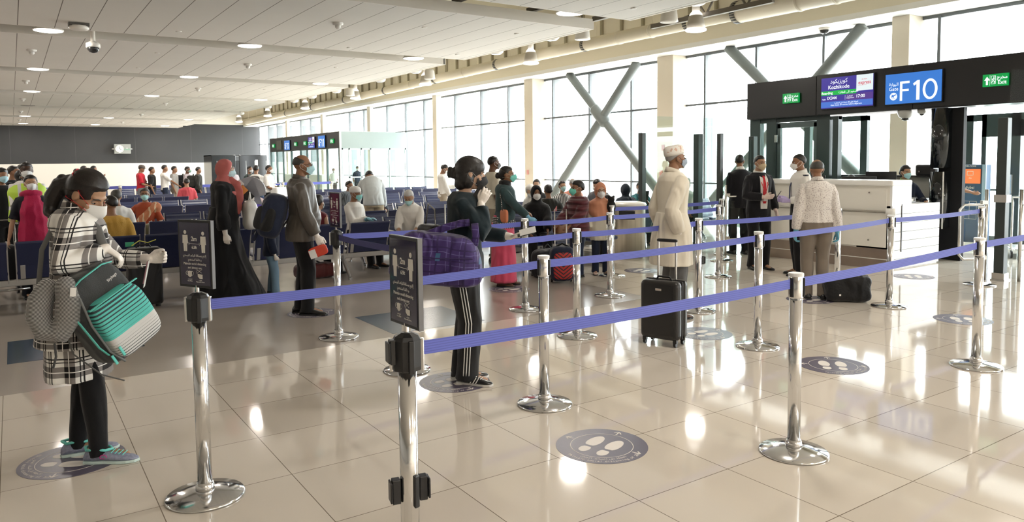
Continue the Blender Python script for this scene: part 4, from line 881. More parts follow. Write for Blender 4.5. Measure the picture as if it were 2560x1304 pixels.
class Fig:
    def __init__(s, label, loc, phi, H=1.70, sex='m', lod=1, skin='brown', seated=False, lean=0, side=0, twist=0, head=(0, 0, 0), fat=1.0, hr=None, hl=None, feet=None, seat=.44, poleR=None, poleL=None, kneeup=0, bw=1.0, group=None, headfwd=0, thigh=0, shrug=0, headsc=1, headdz=0):
        az = math.atan2(loc[0], loc[1]); s.head_w = R(phi)-az
        s.root = thing('person', label, 'person', (loc[0], loc[1], 0), s.head_w-PI/2, group)
        s.k = k = H/1.72; s.sex = sex; s.lod = lod; s.skin = skinmat(skin); s.seated = seated; s.fat = fat; s.tab = MALE if sex == 'm' else FEM; s.bw = bw*(1 if sex == 'm' else .9)
        s.P = Vector((0, 0, (.93*k if not seated else seat+.10*k))); s.lean = R(lean); s.side = R(side); s.tw = R(twist)
        s.vox = (.0075, .0105, .015, .021)[lod]
        if seated: s.P.y = 0
        # spine samples
        s.sp = []; p = s.P.copy(); n = 12
        for i in range(n+1):
            t = i/n; a = s.lean*min(1, .25+1.2*t); b = s.side*min(1, .3+t); M = RZ(s.tw*t) @ RY(b) @ RX(-a); s.sp.append((p.copy(), M)); p = p+M @ Vector((0, 0, .53*k/n))
        s.shR = s.at(1.362, s.bw*.163*(.6+.4*fat), -.005)+Vector((0, 0, shrug*k)); s.shL = s.at(1.362, -s.bw*.163*(.6+.4*fat), -.005)
        nb, M = s.frame(1.46); s.nb = nb; s.TM = M
        s.HM = RZ(R(head[0])) @ RX(-R(head[1])) @ RY(R(head[2]))
        s.HC = nb+M @ Vector((0, .012*k, .05*k))+s.HM @ Vector((0, (.012+headfwd)*k, (.088+headdz)*k))
        hk = .97 if H > 1.45 else 1.0
        s.hs = headsc*(hk*min(1.0, .55+.45*k) if H > 1.45 else (.80+.2*k))
        # arms
        la, lb = .285*k, .255*k
        hR = Vector(hr)*k if hr else s.shR+Vector((.07, .06, -.515))*k
        hL = Vector(hl)*k if hl else s.shL+Vector((-.07, .05, -.515))*k
        s.elR, s.wrR = ik(s.shR, hR, la, lb, poleR or (.5, -.9, -.4)); s.elL, s.wrL = ik(s.shL, hL, la, lb, poleL or (-.5, -.9, -.4))
        # legs
        hw = .088*k; s.hipR = s.P+Vector((hw, 0, -.02*k)); s.hipL = s.P+Vector((-hw, 0, -.02*k)); lt, ls = .422*k, .408*k
        if seated:
            kz = s.P.z-.02*k+.03+thigh; 
            fR, fL = feet or ((.11, .46), (-.11, .46))
            s.anR = Vector((fR[0]*k, fR[1]*k, .085*k)); s.anL = Vector((fL[0]*k, fL[1]*k, .085*k))
            s.knR, s.anR = ik(s.hipR, s.anR, lt, ls, (0.1, 1, 1)); s.knL, s.anL = ik(s.hipL, s.anL, lt, ls, (-.1, 1, 1))
        else:
            fR, fL = feet or ((.10, -.02), (-.10, .03))
            s.anR = Vector((fR[0]*k, fR[1]*k, .085*k)); s.anL = Vector((fL[0]*k, fL[1]*k, .085*k))
            s.knR, s.anR = ik(s.hipR, s.anR, lt, ls, (0.05, 1, 0)); s.knL, s.anL = ik(s.hipL, s.anL, lt, ls, (-.05, 1, 0))
    def frame(s, z):
        t = (z-.93)/.53
        if t < 0: return s.P+Vector((0, 0, (z-.93)*s.k)), Matrix.Identity(3)
        u = min(t, .9999)*12; i = int(u); f = u-i; p = s.sp[i][0].lerp(s.sp[min(i+1, 12)][0], f); return p, s.sp[i][1]
    def at(s, z, x=0, y=0):
        p, M = s.frame(z); return p+M @ Vector((x*s.k, y*s.k, 0))
    def ring(s, z, c=0, n=20, kx=1, ky=1, belly=0):
        rx, ry, oy = lerp_tab(s.tab, z); f = s.fat; p, M = s.frame(z); b = belly*math.exp(-((z-1.05)/.14)**2)
        return [p+M @ Vector((math.cos(a)*(rx*f*kx*s.k+c), math.sin(a)*(ry*f*ky*s.k+c+b*.5*s.k)+(oy+b*.5)*s.k, 0)) for a in [2*PI*i/n for i in range(n)]]
    def hand(s, mb, W, D, N, T, curl=(25, 30, 20), g=0, spread=0, k=None, thumb=(1, .5), ind=None):
        """W wrist, D pointing dir, N palm normal, T towards the thumb"""
        k = k or s.k*(.95 if s.sex == 'm' else .88); D = Vector(D).normalized(); T = Vector(T); T = (T-D*T.dot(D)).normalized(); Nn = D.cross(T); N = Vector(N); N = Nn if Nn.dot(N) > 0 else -Nn
        n = 10
        def rg(c, a, b): return [c+T*(a*math.cos(2*PI*i/n))+N*(b*math.sin(2*PI*i/n)) for i in range(n)]
        mb.loft([rg(W-D*.02*k, .025*k+g, .019*k+g), rg(W, .026*k+g, .019*k+g), rg(W+D*.03*k, .036*k+g, .018*k+g), rg(W+D*.07*k, .042*k+g, .016*k+g), rg(W+D*.093*k, .040*k+g, .013*k+g)])
        if s.lod >= 3:
            tip = W+D*.085*k
            mb.tube([tip, tip+(D*math.cos(R(curl[0]))+N*math.sin(R(curl[0])))*.07*k], [(.036*k, .013*k), (.026*k, .011*k)], 8); return
        for j, (o, ln, r0) in enumerate(((.030, .072, .0088), (.010, .080, .0090), (-.011, .075, .0086), (-.031, .060, .0078))):
            cc = (ind if (ind and j == 0) else curl); a = 0; p = W+D*.088*k+T*o*k; pts = [p-D*.02*k, p]; dirv = D
            for q in range(3):
                a += R(cc[q]+(j-1)*3); dv = D*math.cos(a)+N*math.sin(a)+T*(spread*(1.5-j)*.12); dv.normalize(); p = p+dv*ln*k*(.44, .32, .24)[q]; pts.append(p)
            mb.tube(pts, [(r0*k+g)*w_ for w_ in (1.05, 1.05, 1, .93, .82)], 8)
        b = W+D*.022*k+T*.024*k; t1 = b+(D*.75*thumb[1]*2+T*thumb[0]*.6+N*.35).normalized()*.042*k; t2 = t1+(D*.9+T*.12+N*.35).normalized()*.034*k; t3 = t2+(D*.9-T*.05+N*.3).normalized()*.024*k
        mb.tube([b, t1, t2, t3], [(.0145*k+g), (.0115*k+g), (.010*k+g), (.0085*k+g)], 8)
    def handdir(s, side, spec):
        W, E = (s.wrR, s.elR) if side == 'R' else (s.wrL, s.elL); sg = 1 if side == 'R' else -1
        D = (W-E).normalized(); N = Vector((-sg, 0, 0)); T = Vector((0, 1, .1)); o = dict(curl=(18, 28, 18))
        if spec:
            sp = dict(spec); D = Vector(sp.pop('D', D)); N = Vector(sp.pop('N', N)); T = Vector(sp.pop('T', T)); o.update(sp)
        return W, D, N, T, o
    def body(s, hands=(None, None)):
        k = s.k; m = MB(); h = s.hs; M = s.HM; C = s.HC
        def hp(x, y, z): return C+M @ Vector((x*h, y*h, z*h))
        def E(c, r, nu=14, nv=9): m.ell(hp(*c), tuple(q*h for q in r), M, nu, nv)
        w = 1.0 if s.sex == 'm' else .95
        E((0, -.012, .025), (.073*w, .093, .090), 20, 12); E((0, .018, -.025), (.062*w, .074, .085), 18, 12); E((0, .030, -.070), (.048*w, .052, .040)); E((0, .070, -.092), (.022, .018, .016))
        if s.lod < 3:
            m.tube([hp(0, .083, .012), hp(0, .100, -.014), hp(0, .103, -.026)], [.0075*h, .012*h, .0145*h], 8); E((0, .081, -.050), (.023, .014, .007)); E((0, .079, -.060), (.020, .014, .007)); E((0, .068, .024), (.048, .022, .011))
            for sg in (-1, 1): E((sg*.040, .062, -.028), (.022, .02, .02))
        for sg in (-1, 1): E((sg*.075*w, -.008, -.008), (.010, .018, .030))
        nr = (.054 if s.sex == 'm' else .046)*k
        m.tube([s.nb-s.TM @ Vector((0, .012*k, .03*k)), s.nb+s.TM @ Vector((0, -.006*k, .02*k)), hp(0, -.018, -.055), hp(0, -.015, -.02)], [nr*1.15, nr*1.02, nr*.95, nr*.95], 14)
        m.loft([s.ring(z, -.006, 16) for z in (.82, .88, .98, 1.08, 1.20, 1.32, 1.38, 1.43, 1.455)])
        for S, E_, W in ((s.shR, s.elR, s.wrR), (s.shL, s.elL, s.wrL)):
            f = (1 if s.sex == 'm' else .85)*k*(.5+.5*s.fat)
            inn = S+(s.at(1.37)-S)*.45
            m.tube([inn, S, S.lerp(E_, .3), S.lerp(E_, .7), E_, E_.lerp(W, .3), E_.lerp(W, .7), W], [.05*f, .052*f, .046*f, .041*f, .037*f, .038*f, .030*f, .024*f], 12)
        for Hh, K, A in ((s.hipR, s.knR, s.anR), (s.hipL, s.knL, s.anL)):
            f = k*(.6+.4*s.fat); m.tube([Hh, Hh.lerp(K, .35), Hh.lerp(K, .75), K, K.lerp(A, .3), K.lerp(A, .65), A], [.084*f, .079*f, .06*f, .053*f, .055*f, .042*f, .034*f], 12)
            fy = Vector((0, 1, 0)); m.tube([A+Vector((0, -.02*k, -.035*k)), A+fy*.06*k+Vector((0, 0, -.04*k)), A+fy*.14*k+Vector((0, 0, -.058*k))], [.03*k, .032*k, .022*k], 8)
        for sd, sp in zip('RL', hands):
            W, D, N, T, o = s.handdir(sd, sp); s.hand(m, W, D, N, T, g=-.001, **o)
        b = m.build('body', s.skin, s.root, voxel=s.vox if s.lod else .0062, relax=2 if s.lod < 3 else 1)
        if s.lod <= 1:
            for sg in (-1, 1):
                e = MB().ell(hp(sg*.031, .0690, .0), (.0115*h,)*3, nu=14, nv=10).build('eye', mat('eye_white', (.42, .39, .36), .25), b, smooth=True)
                MB().ell(hp(sg*.031, .0775, -.001), (.0062*h, .0040*h, .0062*h), M, nu=12, nv=8).build('iris', mat('iris', (.02, .01, .006), .1), e, smooth=True)
                MB().tube([hp(sg*.014, .0905, .021), hp(sg*.030, .0895, .027), hp(sg*.050, .076, .021)], [.0028*h, .0035*h, .002*h], 6).build('eyebrow', HAIRM, b, smooth=True)
                MB().tube([hp(sg*.018, .081, .005), hp(sg*.031, .0815, .0085), hp(sg*.045, .074, .004)], [.0025*h, .0045*h, .0025*h], 8).build('eyelid', s.skin, b, smooth=True)
        s.bodyo = b; return s
    def gloves(s, col, hands=(None, None), sides='RL', name='latex'):
        m_ = mat('glove_'+name, col, .38, spec=.45, bump=.15, bscale=60)
        for sd in sides:
            sp = hands[0] if sd == 'R' else hands[1]; m = MB(); W, D, N, T, o = s.handdir(sd, sp); s.hand(m, W, D, N, T, g=.0012, **o)
            E_ = s.elR if sd == 'R' else s.elL; m.tube([W+(E_-W)*.18, W], [.033*s.k, .028*s.k], 12)
            m.build('glove', m_, s.root, voxel=(.0045, .006, .009, .015)[s.lod], relax=2)
        return s
    def sleeves(s, m, frac, c, cuff=1.0):
        for S, E_, W in ((s.shR, s.elR, s.wrR), (s.shL, s.elL, s.wrL)):
            f = (1 if s.sex == 'm' else .88)*s.k*(.5+.5*s.fat); inn = S+(s.at(1.36)-S)*.5+Vector((0, 0, .0))
            pts = [inn, S]; rs = [.046*f+c*.9, .053*f+c*.6]
            for u in (.25, .5, .75, 1.0):
                if frac > u*.5: pts.append(S.lerp(E_, u)); rs.append((.051-.009*u)*f+c)
            if frac <= .5: pts.append(S.lerp(E_, frac*2)); rs.append((.056-.02*frac)*f+c*1.3)
            else:
                for u in (.2, .45, .7):
                    if frac > .5+u*.5: pts.append(E_.lerp(W, u)); rs.append((.045-.012*u)*f+c*cuff)
                pts.append(E_.lerp(W, (frac-.5)*2)); rs.append((.036)*f+c*.7*cuff)
            m.tube(pts, rs, 14, round_ends=False)
    def top(s, m_, hem=.86, sl=.98, c=.014, name='shirt', neck=1.452, flare=0, noise=.004, ns=9, belly=0, kx=1, cuff=1.0):
        m = MB(); zs = [z for z in (.70, .78, .84, .90, .96, 1.02, 1.08, 1.14, 1.20, 1.26, 1.32, 1.37, 1.41) if z > hem+.02]
        rings = []
        for z in [hem]+zs+[1.44, neck+.003]:
            cc = c+(flare*max(0, (1.1-z)/.3)*s.k)+(.012 if z > 1.36 else 0)*(1 if z < 1.43 else .3); rings.append(s.ring(z, cc, 26, belly=belly, kx=kx))
        m.loft(rings)
        if sl: s.sleeves(m, sl, c, cuff)
        return s.clothe(m, m_, name, noise, ns)
    def clothe(s, m, m_, name, noise=.004, ns=9):
        return m.build(name, m_, s.root, voxel=(.008, .011, .016, .024)[s.lod], relax=(4, 3, 2, 1)[s.lod], noise=noise if s.lod < 3 else 0, nscale=ns)
    def collar(s, m_, name='collar', r=1.0):
        m = MB(); k = s.k; n = 20; b = s.nb; M = s.TM
        def rg(z, rr, dz): return [b+M @ Vector((math.cos(a)*rr*k, math.sin(a)*rr*k*1.0-.010*k, (z-.5*dz*math.sin(a))*k)) for a in [2*PI*i/n for i in range(n)]]
        rr = (.066 if s.sex == 'm' else .058)*r
        m.loft([rg(-.012, rr+.016, .03), rg(.018, rr+.006, .04), rg(.032, rr, .04), rg(.030, rr-.006, .04), rg(-.005, rr-.004, .03)]); return m.build(name, m_, s.root, smooth=True)
    def trousers(s, m_, c=.014, name='trousers', waist=1.0, cuff=.3, to=1.0, noise=.005):
        m = MB(); k = s.k
        if s.seated: m.loft([s.ring(z, c, 20) for z in (.86, .93, .98, waist)])
        else: m.loft([s.ring(z, c, 20) for z in (.82, .87, .93, .97, waist)])
        for Hh, K, A in ((s.hipR, s.knR, s.anR), (s.hipL, s.knL, s.anL)):
            f = k*(.6+.4*s.fat); A2 = K.lerp(A, to)+Vector((0, 0, -.045*k if to == 1 else 0))
            m.tube([Hh+Vector((0, 0, .02)), Hh.lerp(K, .3), Hh.lerp(K, .7), K, K.lerp(A2, .3), K.lerp(A2, .65), K.lerp(A2, .9), A2], [.088*f+c, .082*f+c, .066*f+c, .058*f+c, .057*f+c, .046*f+c*1.2, .040*f+c*1.4, .040*f+c*1.5], 16, round_ends=False)
        return s.clothe(m, m_, name, noise, 11)
    def belt_(s, m_, z=1.0):
        m = MB(); m.loft([s.ring(z-.02, .018, 24), s.ring(z+.018, .018, 24)]); return m.build('belt', m_, s.root)
    def shoes(s, m_, sole=None, yaw=(-8, 8), name='shoe', L=1.0, pitch=0):
        k = s.k
        for A, yw in ((s.anR, yaw[0]), (s.anL, yaw[1])):
            M = RZ(R(yw)); base = Vector((A.x, A.y, 0)); m = MB(); rings = []
            for y, w_, zt in ((-.078, .018, .045), (-.066, .032, .07), (-.03, .038, .092), (.02, .038, .088), (.07, .041, .062), (.12, .045, .047), (.165, .040, .038), (.192, .022, .030), (.20, .008, .022)):
                rg = []
                for i in range(12):
                    a = 2*PI*i/12; sx_ = math.cos(a); sz = math.sin(a); zz = .012+(zt-.012)*(.5+.5*sz) if sz > -2 else 0
                    rg.append(base+M @ Vector((sx_*w_*(1 if sz < .3 else .85)*k*1.05, y*L*k, zz*k)))
                rings.append(rg)
            m.loft(rings); o = m.build(name, m_, s.root, smooth=True)
            m = MB(); out = [(-.0, -.082), (.03, -.075), (.038, -.03), (.036, .03), (.046, .10), (.044, .15), (.03, .19), (.0, .207)]; full = out+[(-x, y) for x, y in out[::-1][1:-1]]
            m.loft([[base+M @ Vector((x*k*1.03, y*L*k, z)) for x, y in full] for z in (.001, .018*k)]); m.build('sole', sole or BPL, o, bevel=.003)
        return s
    def hair(s, style='short', m_=None, extra=None):
        m_ = m_ or HAIRM; h = s.hs; M = s.HM; C = s.HC; fem = s.sex == 'f'
        def fn(d):
            dy, dz, dx = d.y, d.z, abs(d.x)
            if style == 'bald': hl = (-.30 if dy < 0 else -.30+dy*.9) if dy < .5 else 2; top = .60-.5*dy
            else: hl = (.36 if not fem else .40) if dy > .55 else (-.22+(dy+.1)*.9 if dy > -.1 else -.22-(-.1-dy)*.75); top = 9
            hl = max(hl, -.86)
            e = min(1, max(0, (dz-hl)/.14)); e = e*e*(3-2*e)
            if style == 'bald': e *= min(1, max(0, (top-dz)/.15))
            return .82+e*.18+(.012*math.sin(9*d.x+4*dz)*e if style != 'bald' else -.02*e)
        th = {'short': 1.0, 'bald': .985, 'thick': 1.06, 'bun': 1.03, 'long': 1.07, 'buzz': .972, 'bob': 1.10}.get(style, 1.0)
        m = MB(); m.ell(C+M @ Vector((0, -.014*h, .024*h)), (.083*h*th, .104*h*th, .099*h*th), M, 30, 22, fn)
        def hp(x, y, z): return C+M @ Vector((x*h, y*h, z*h))
        if style in ('bun', 'long'): m.ell(hp(0, -.055, -.01), (.068*h, .06*h, .075*h), M)
        if style == 'bun': m.ell(hp(0, -.135, -.02), (.04*h, .036*h, .045*h), M)
        if style == 'long':
            m.tube([hp(0, -.11, .0), hp(.0, -.15, -.05), hp(.01, -.15, -.12), hp(.015, -.13, -.19)], [.045*h, .052*h, .050*h, .035*h], 10)
            for q in range(7): m.ell(hp(.03*math.sin(q*2.4), -.14-.025*math.cos(q*1.7), -.02-.026*q), (.03*h, .028*h, .03*h))
        if style == 'bob': m.ell(hp(0, -.03, -.035), (.088*h, .075*h, .085*h), M); m.ell(hp(0, -.06, -.07), (.07*h, .055*h, .06*h), M)
        if extra: extra(m, hp, h)
        return m.build('hair', m_, s.root, voxel=(.006, .009, .013, .02)[s.lod], relax=1, noise=.0012 if s.lod < 2 else 0, nscale=60)
    def mask(s, col=(.45, .72, .78), kind='surg', strap=None, name=None):
        h = s.hs; M = s.HM; C = s.HC; w = 1.0 if s.sex == 'm' else .95
        def hp(x, y, z): return C+M @ Vector((x*h, y*h, z*h))
        nm = name or ('mask_%s_%.2f%.2f%.2f' % ((kind,)+tuple(col))); m_ = mat(nm, col, .8, bump=.1, bscale=300)
        m = MB(); nu, nv = (14, 9) if s.lod < 3 else (8, 5); F = []; Bk = []; wide = R(66 if kind != 'n95' else 58)
        for i in range(nu+1):
            u = -1+2*i/nu; a = u*wide; zt = (-.002 if kind != 'n95' else .006)-.024*abs(u)**1.4; zb = -.108+(.036 if kind != 'n95' else .052)*abs(u)**1.4; fr = []; br = []
            for j in range(nv+1):
                v = j/nv; z = zt+(zb-zt)*v; nose = (.023 if kind != 'n95' else .036)*math.exp(-(u/(.38 if kind != 'n95' else .5))**2)*math.exp(-((v-.38)/(.30 if kind != 'n95' else .42))**2)
                pl = .0022*math.sin(v*PI*6) if kind == 'surg' and s.lod < 2 else 0
                rx = .0735*w*(1-.20*max(0, v-.35)); ry = (.0965-.024*max(0, v-.55)*2)+nose+pl
                p = Vector((rx*math.sin(a), .010+ry*math.cos(a), z)); q = Vector((rx*math.sin(a)*.955, .010+(ry-.005)*math.cos(a), z)); fr.append(hp(*p)); br.append(hp(*q))
            F.append(fr); Bk.append(br)
        rings = [F[i]+Bk[i][::-1] for i in range(nu+1)]; m.loft(rings); o = m.build('face_mask', m_, s.root, smooth=True); smooth_angle(o, 60)
        sm = mat('strap_%s' % ('white' if strap is None else nm), strap or (.8, .8, .8), .7); t = MB(); sx_ = math.sin(wide)*.0735*w; yy = .012+.092*math.cos(wide)
        for sg in (-1, 1):
            if kind == 'n95':
                t.tube([hp(sg*.052, .072, -.018), hp(sg*.076, .02, .012), hp(sg*.080, -.03, .045), hp(sg*.060, -.085, .072), hp(0, -.116, .078)], [(.0035*h, .0012*h)]*5, 6)
                t.tube([hp(sg*.052, .070, -.05), hp(sg*.079, .01, -.035), hp(sg*.072, -.05, -.045), hp(0, -.10, -.055)], [(.0035*h, .0012*h)]*4, 6)
            else:
                t.tube([hp(sg*sx_, yy, -.024), hp(sg*.079, .005, .014), hp(sg*.083, -.018, .016), hp(sg*.084, -.026, -.01), hp(sg*.078, -.012, -.036), hp(sg*sx_*.98, yy-.002, -.072)], .0016*h if s.lod < 2 else .0025*h, 6)
        t.build('mask_strap', sm, o); return s
    def glasses(s, col=(.01, .01, .01)):
        h = s.hs; M = s.HM; C = s.HC
        def hp(x, y, z): return C+M @ Vector((x*h, y*h, z*h))
        m = MB()
        for sg in (-1, 1):
            m.tube([hp(sg*.031+.024*math.cos(a), .104-.006*abs(math.cos(a)), .0+.017*math.sin(a)) for a in [2*PI*i/16 for i in range(17)]], .002*h, 6, round_ends=False)
            m.tube([hp(sg*.055, .098, .005), hp(sg*.079, .06, .008), hp(sg*.080, -.01, .004)], .002*h, 6)
        m.tube([hp(-.007, .106, .004), hp(.007, .106, .004)], .002*h, 6); m.build('glasses', mat('glasses_frame', col, .25), s.root); return s
    def hijab(s, m_, drape=.22, open_=1.0, name='hijab', full=False, grow=1.0):
        h = s.hs; M = s.HM; C = s.HC; k = s.k
        def fn(d):
            dx, dy, dz = abs(d.x), d.y, d.z
            e = ((dx/.66)**2+((dz+.22)/.80)**2)*1.0
            op = 1-min(1, max(0, (e-.80)/.22)) if dy > .1 else 0
            return 1-.24*op*open_
        m = MB(); m.ell(C+M @ Vector((0, -.010*h, .008*h)), (.093*h, .112*h, .128*h), M, 34, 26, fn)
        n = 22; c0 = C+M @ Vector((0, -.012*h, -.075*h)); b = s.nb; T = s.TM; rings = []
        def rg(c, rx, ry, rot, dz=0): return [c+rot @ Vector((math.cos(a)*rx*k, math.sin(a)*ry*k, dz*math.sin(a)*k)) for a in [2*PI*i/n for i in range(n)]]
        w_ = grow; rings = [rg(c0, .080, .082, M), rg(c0.lerp(b, .5), .078, .082, T), rg(b+T @ Vector((0, .0, .0)), .100, .098, T), rg(b+T @ Vector((0, .008*k, -.045*k)), .160*w_, .128*w_, T), rg(b+T @ Vector((0, .02*k, -.09*k)), .195*w_, .150*w_, T, -.02), rg(b+T @ Vector((0, .03*k, -drape*.75*k)), .192*w_, .165*w_, T, -.05), rg(b+T @ Vector((0, .03*k, -drape*k)), .178*w_, .158*w_, T, -.07)]
        m.loft(rings); return m.build(name, m_, s.root, voxel=(.008, .010, .015, .022)[s.lod], relax=(3, 3, 2, 1)[s.lod], noise=.004, nscale=18)
    def cap(s, m_, kind='kufi', band=None):
        h = s.hs; C = s.HC; M = s.HM @ RX(R(8)); n = 28; m = MB()
        def rg(rx, ry, z, yo=0): return [C+M @ Vector((math.cos(a)*rx*h, (math.sin(a)*ry-.012+yo)*h, z*h)) for a in [2*PI*i/n for i in range(n)]]
        if kind == 'kufi': m.loft([rg(.084, .104, .035), rg(.088, .108, .06), rg(.087, .106, .105), rg(.078, .095, .128), rg(.05, .06, .138), rg(.01, .012, .14)])
        elif kind == 'skull': m.loft([rg(.083, .103, .02), rg(.087, .107, .045), rg(.083, .102, .08), rg(.06, .075, .112), rg(.02, .03, .126)])
        else:
            m.loft([rg(.084, .104, .03), rg(.086, .106, .06), rg(.078, .095, .10), rg(.05, .06, .128), rg(.01, .01, .134)])
            m.loft([[C+M @ Vector((x*h, (.075+.07*(1-(x/.075)**2))*h*u+(.06*h)*(1-u), .038*h+dz-(.012*h*u))) for x in (-.07, -.045, -.02, 0, .02, .045, .07)]+[C+M @ Vector((x*h, .06*h, .038*h+dz)) for x in (.07, 0, -.07)] for u, dz in ((1, 0), (1, .004))])
        return m.build('cap', m_, s.root, smooth=True)
    def skirt(s, m_, hem, prof, name='skirt', folds=9, amp=.05, top=1.0, voxel=None, n=48, cx=0, cyo=0, seed=0, noise=.003):
        """prof: list (z, rx, ry, xoff, yoff) from hem up, metres at k=1; rings with folds growing downwards"""
        m = MB(); k = s.k; rings = []
        for z, rx, ry, xo, yo in prof:
            u = max(0, (prof[-1][0]-z)/(prof[-1][0]-prof[0][0])); base, M = s.frame(z) if z > .93 else (s.P+Vector((0, 0, (z-.93)*k)), Matrix.Identity(3))
            rings.append([base+M @ Vector(((math.cos(a)*rx*(1+amp*u*math.sin(folds*a+seed+2*math.sin(a*2)))+xo)*k, (math.sin(a)*ry*(1+amp*u*math.sin(folds*a+seed+2*math.sin(a*2)))+yo)*k, 0)) for a in [2*PI*i/n for i in range(n)]])
        m.loft(rings); return m.build(name, m_, s.root, voxel=voxel or (.009, .012, .016, .024)[s.lod], relax=2, noise=noise, nscale=10)
# ================================================================== PEOPLE
def hair_extra_curls(m, hp, h): pass
WHT = fab('white', (.78, .76, .72)); BLKF = fab('black', (.008, .008, .009)); BLKSUIT = fab('suit', (.011, .011, .014), bump=.05); NVY = fab('navyblue', (.012, .018, .04)); JEAN = fab('jeans', (.06, .11, .20), bs=300, bump=.3); DJEAN = fab('dark_jeans', (.015, .022, .045))
KHAKI = fab('khaki', (.30, .25, .19), bump=.08); GREYT = fab('grey_trouser', (.12, .12, .12)); SBLK = mat('shoe_black', (.01, .01, .01), .3, coat=.2); SBRN = mat('shoe_brown', (.10, .05, .03), .4); SWHT = mat('sole_white', (.75, .73, .70), .6)
GREYHAIR = mat('hair_grey', (.30, .29, .28), .6, bump=.2, bscale=140); WHITEHAIR = mat('hair_white', (.55, .54, .52), .6, bump=.2, bscale=140); SALTH = mat('hair_salt', (.05, .045, .04), .5, bump=.2, bscale=140)
def plaid(name, dark, mid, light, p=.19, ax=(0, 2), thin=True):
    g = NB('fabric_'+name, rough=.85, sheen=.15, spec=.2); x, y, z = g.co(); cs = (x, y, z); a, b = cs[ax[0]], cs[ax[1]]
    w1 = g.noise(3, 0); a = g.ma('ADD', g.ma('ADD', a, g.ma('MULTIPLY', w1, .015)), g.ma('MULTIPLY', cs[3-ax[0]-ax[1]], .12)); b = g.ma('ADD', b, g.ma('MULTIPLY', w1, .015))
    d1 = g.band(a, p, .0, .36); d2 = g.band(b, p*1.15, .0, .34); s_ = g.ma('ADD', d1, d2)
    c = g.mix(g.ma('GREATER_THAN', s_, .5), light, mid); c = g.mix(g.ma('GREATER_THAN', s_, 1.5), c, dark)
    if thin:
        t1 = g.ma('MAXIMUM', g.band(a, p, .48, .51), g.band(b, p*1.15, .46, .49)); t2 = g.ma('MAXIMUM', g.band(a, p, .56, .60), g.band(b, p*1.15, .56, .60)); c = g.mix(g.ma('MAXIMUM', t1, t2), c, dark)
        t3 = g.ma('MAXIMUM', g.band(a, p, .15, .18), g.band(b, p*1.15, .15, .18)); c = g.mix(t3, c, light)
    g.color(c); add_folds(g.m, .6); return g.m
def striped(name, c1, c2, period, duty=.5, axis=2, wob=0):
    g = NB('fabric_'+name, rough=.85, sheen=.1, spec=.2); cs = g.co(); a = cs[axis]
    if wob: a = g.ma('ADD', a, g.ma('MULTIPLY', g.noise(5, 2), wob))
    g.color(g.mix(g.band(a, period, 0, duty), c1, c2)); add_folds(g.m, .5); return g.m
def spots(name, base, dot, scale=60, thr=.62):
    g = NB('fabric_'+name, rough=.85, sheen=.1, spec=.2); n = g.noise(scale, 1.5); g.color(g.mix(g.ma('GREATER_THAN', n, thr), base, dot)); add_folds(g.m, .6); return g.m
PLAIDW = plaid('plaid_shirt', (.014, .012, .013), (.24, .22, .21), (.84, .82, .78), ax=(1, 2), p=.15)
# ---------------- 1 woman in plaid shirt
gl = (dict(D=(-.10, .75, -.60), N=(0, -.55, -.8), T=(-1, .1, .0), curl=(24, 34, 22), spread=.6), dict(D=(.1, .95, .1), N=(.9, .0, -.2), T=(0, .1, 1), curl=(38, 45, 25)))
f = Fig('woman in a black and white plaid shirt with grey backpack at the left', (.265, 4.70), -12, 1.64, 'f', 0, 'tan', lean=5, head=(-30, 34, 0), fat=1.17, hr=(.20, .20, 1.245), hl=(-.06, .38, 1.145), poleR=(.9, -1, -.5), poleL=(-1, -.5, -.7), feet=((.10, .10), (-.08, -.05)), headfwd=.005, headsc=1.12, headdz=-.035, shrug=.01)
f.body(gl); f.gloves((.80, .74, .68), gl)
f.top(PLAIDW, .70, .93, .022, 'plaid_shirt', flare=.05, noise=.007, ns=10, belly=.05); f.collar(PLAIDW, 'shirt_collar', 1.15)
f.skirt(PLAIDW, .45, [(.50, .215, .175, 0, -.01), (.60, .21, .172, 0, -.01), (.72, .205, .165, 0, -.01), (.84, .20, .16, 0, -.01), (.92, .19, .15, 0, 0)], 'shirt_tail', 5, .05)
f.trousers(BLKF, .005, 'leggings'); f.mask((.82, .82, .81), 'n95', (.65, .02, .03), 'mask_n95_white'); f.hair('long')
g = NB('shoe_knit', rough=.8); x, y, z = g.co(); g.color(g.mix(g.noise(70, 3), (.42, .44, .55), (.12, .13, .20))); KNIT = g.m; TEALM = mat('teal_trim', (.16, .62, .55), .5)
f.shoes(KNIT, mat('sole_mint', (.60, .74, .70), .6), (-14, 12), 'sneaker', 1.08)
for A, yw in ((f.anR, -14), (f.anL, 12)):
    M_ = RZ(R(yw)); b = Vector((A.x, A.y, 0)); c = MB()
    c.tube([b+M_ @ Vector(p) for p in ((.034, -.05, .082), (.036, .0, .084), (.03, .045, .076), (0, .07, .074), (-.03, .045, .076), (-.036, 0, .084), (-.034, -.05, .082), (0, -.072, .09), (.034, -.05, .082))], .008, 8, round_ends=False).build('ankle_trim', TEALM, f.root, smooth=True)
    c = MB()
    for q in range(4): c.tube([b+M_ @ Vector((-.03, .075+q*.02, .062-q*.004)), b+M_ @ Vector((0, .082+q*.02, .071-q*.005)), b+M_ @ Vector((.03, .075+q*.02, .062-q*.004))], .0028, 6)
    c.build('laces', TEALM, f.root)
    if yw < 0:
        c = MB(); c.tube([b+M_ @ Vector((.0455, .04+.018*math.cos(t), .043+.014*math.sin(t)*(1 if t < PI else .6))) for t in [k*.45 for k in range(12)]], .0022, 6); c.build('side_logo', mat('logo_magenta', (.6, .03, .25), .5), f.root)
WOMAN = f
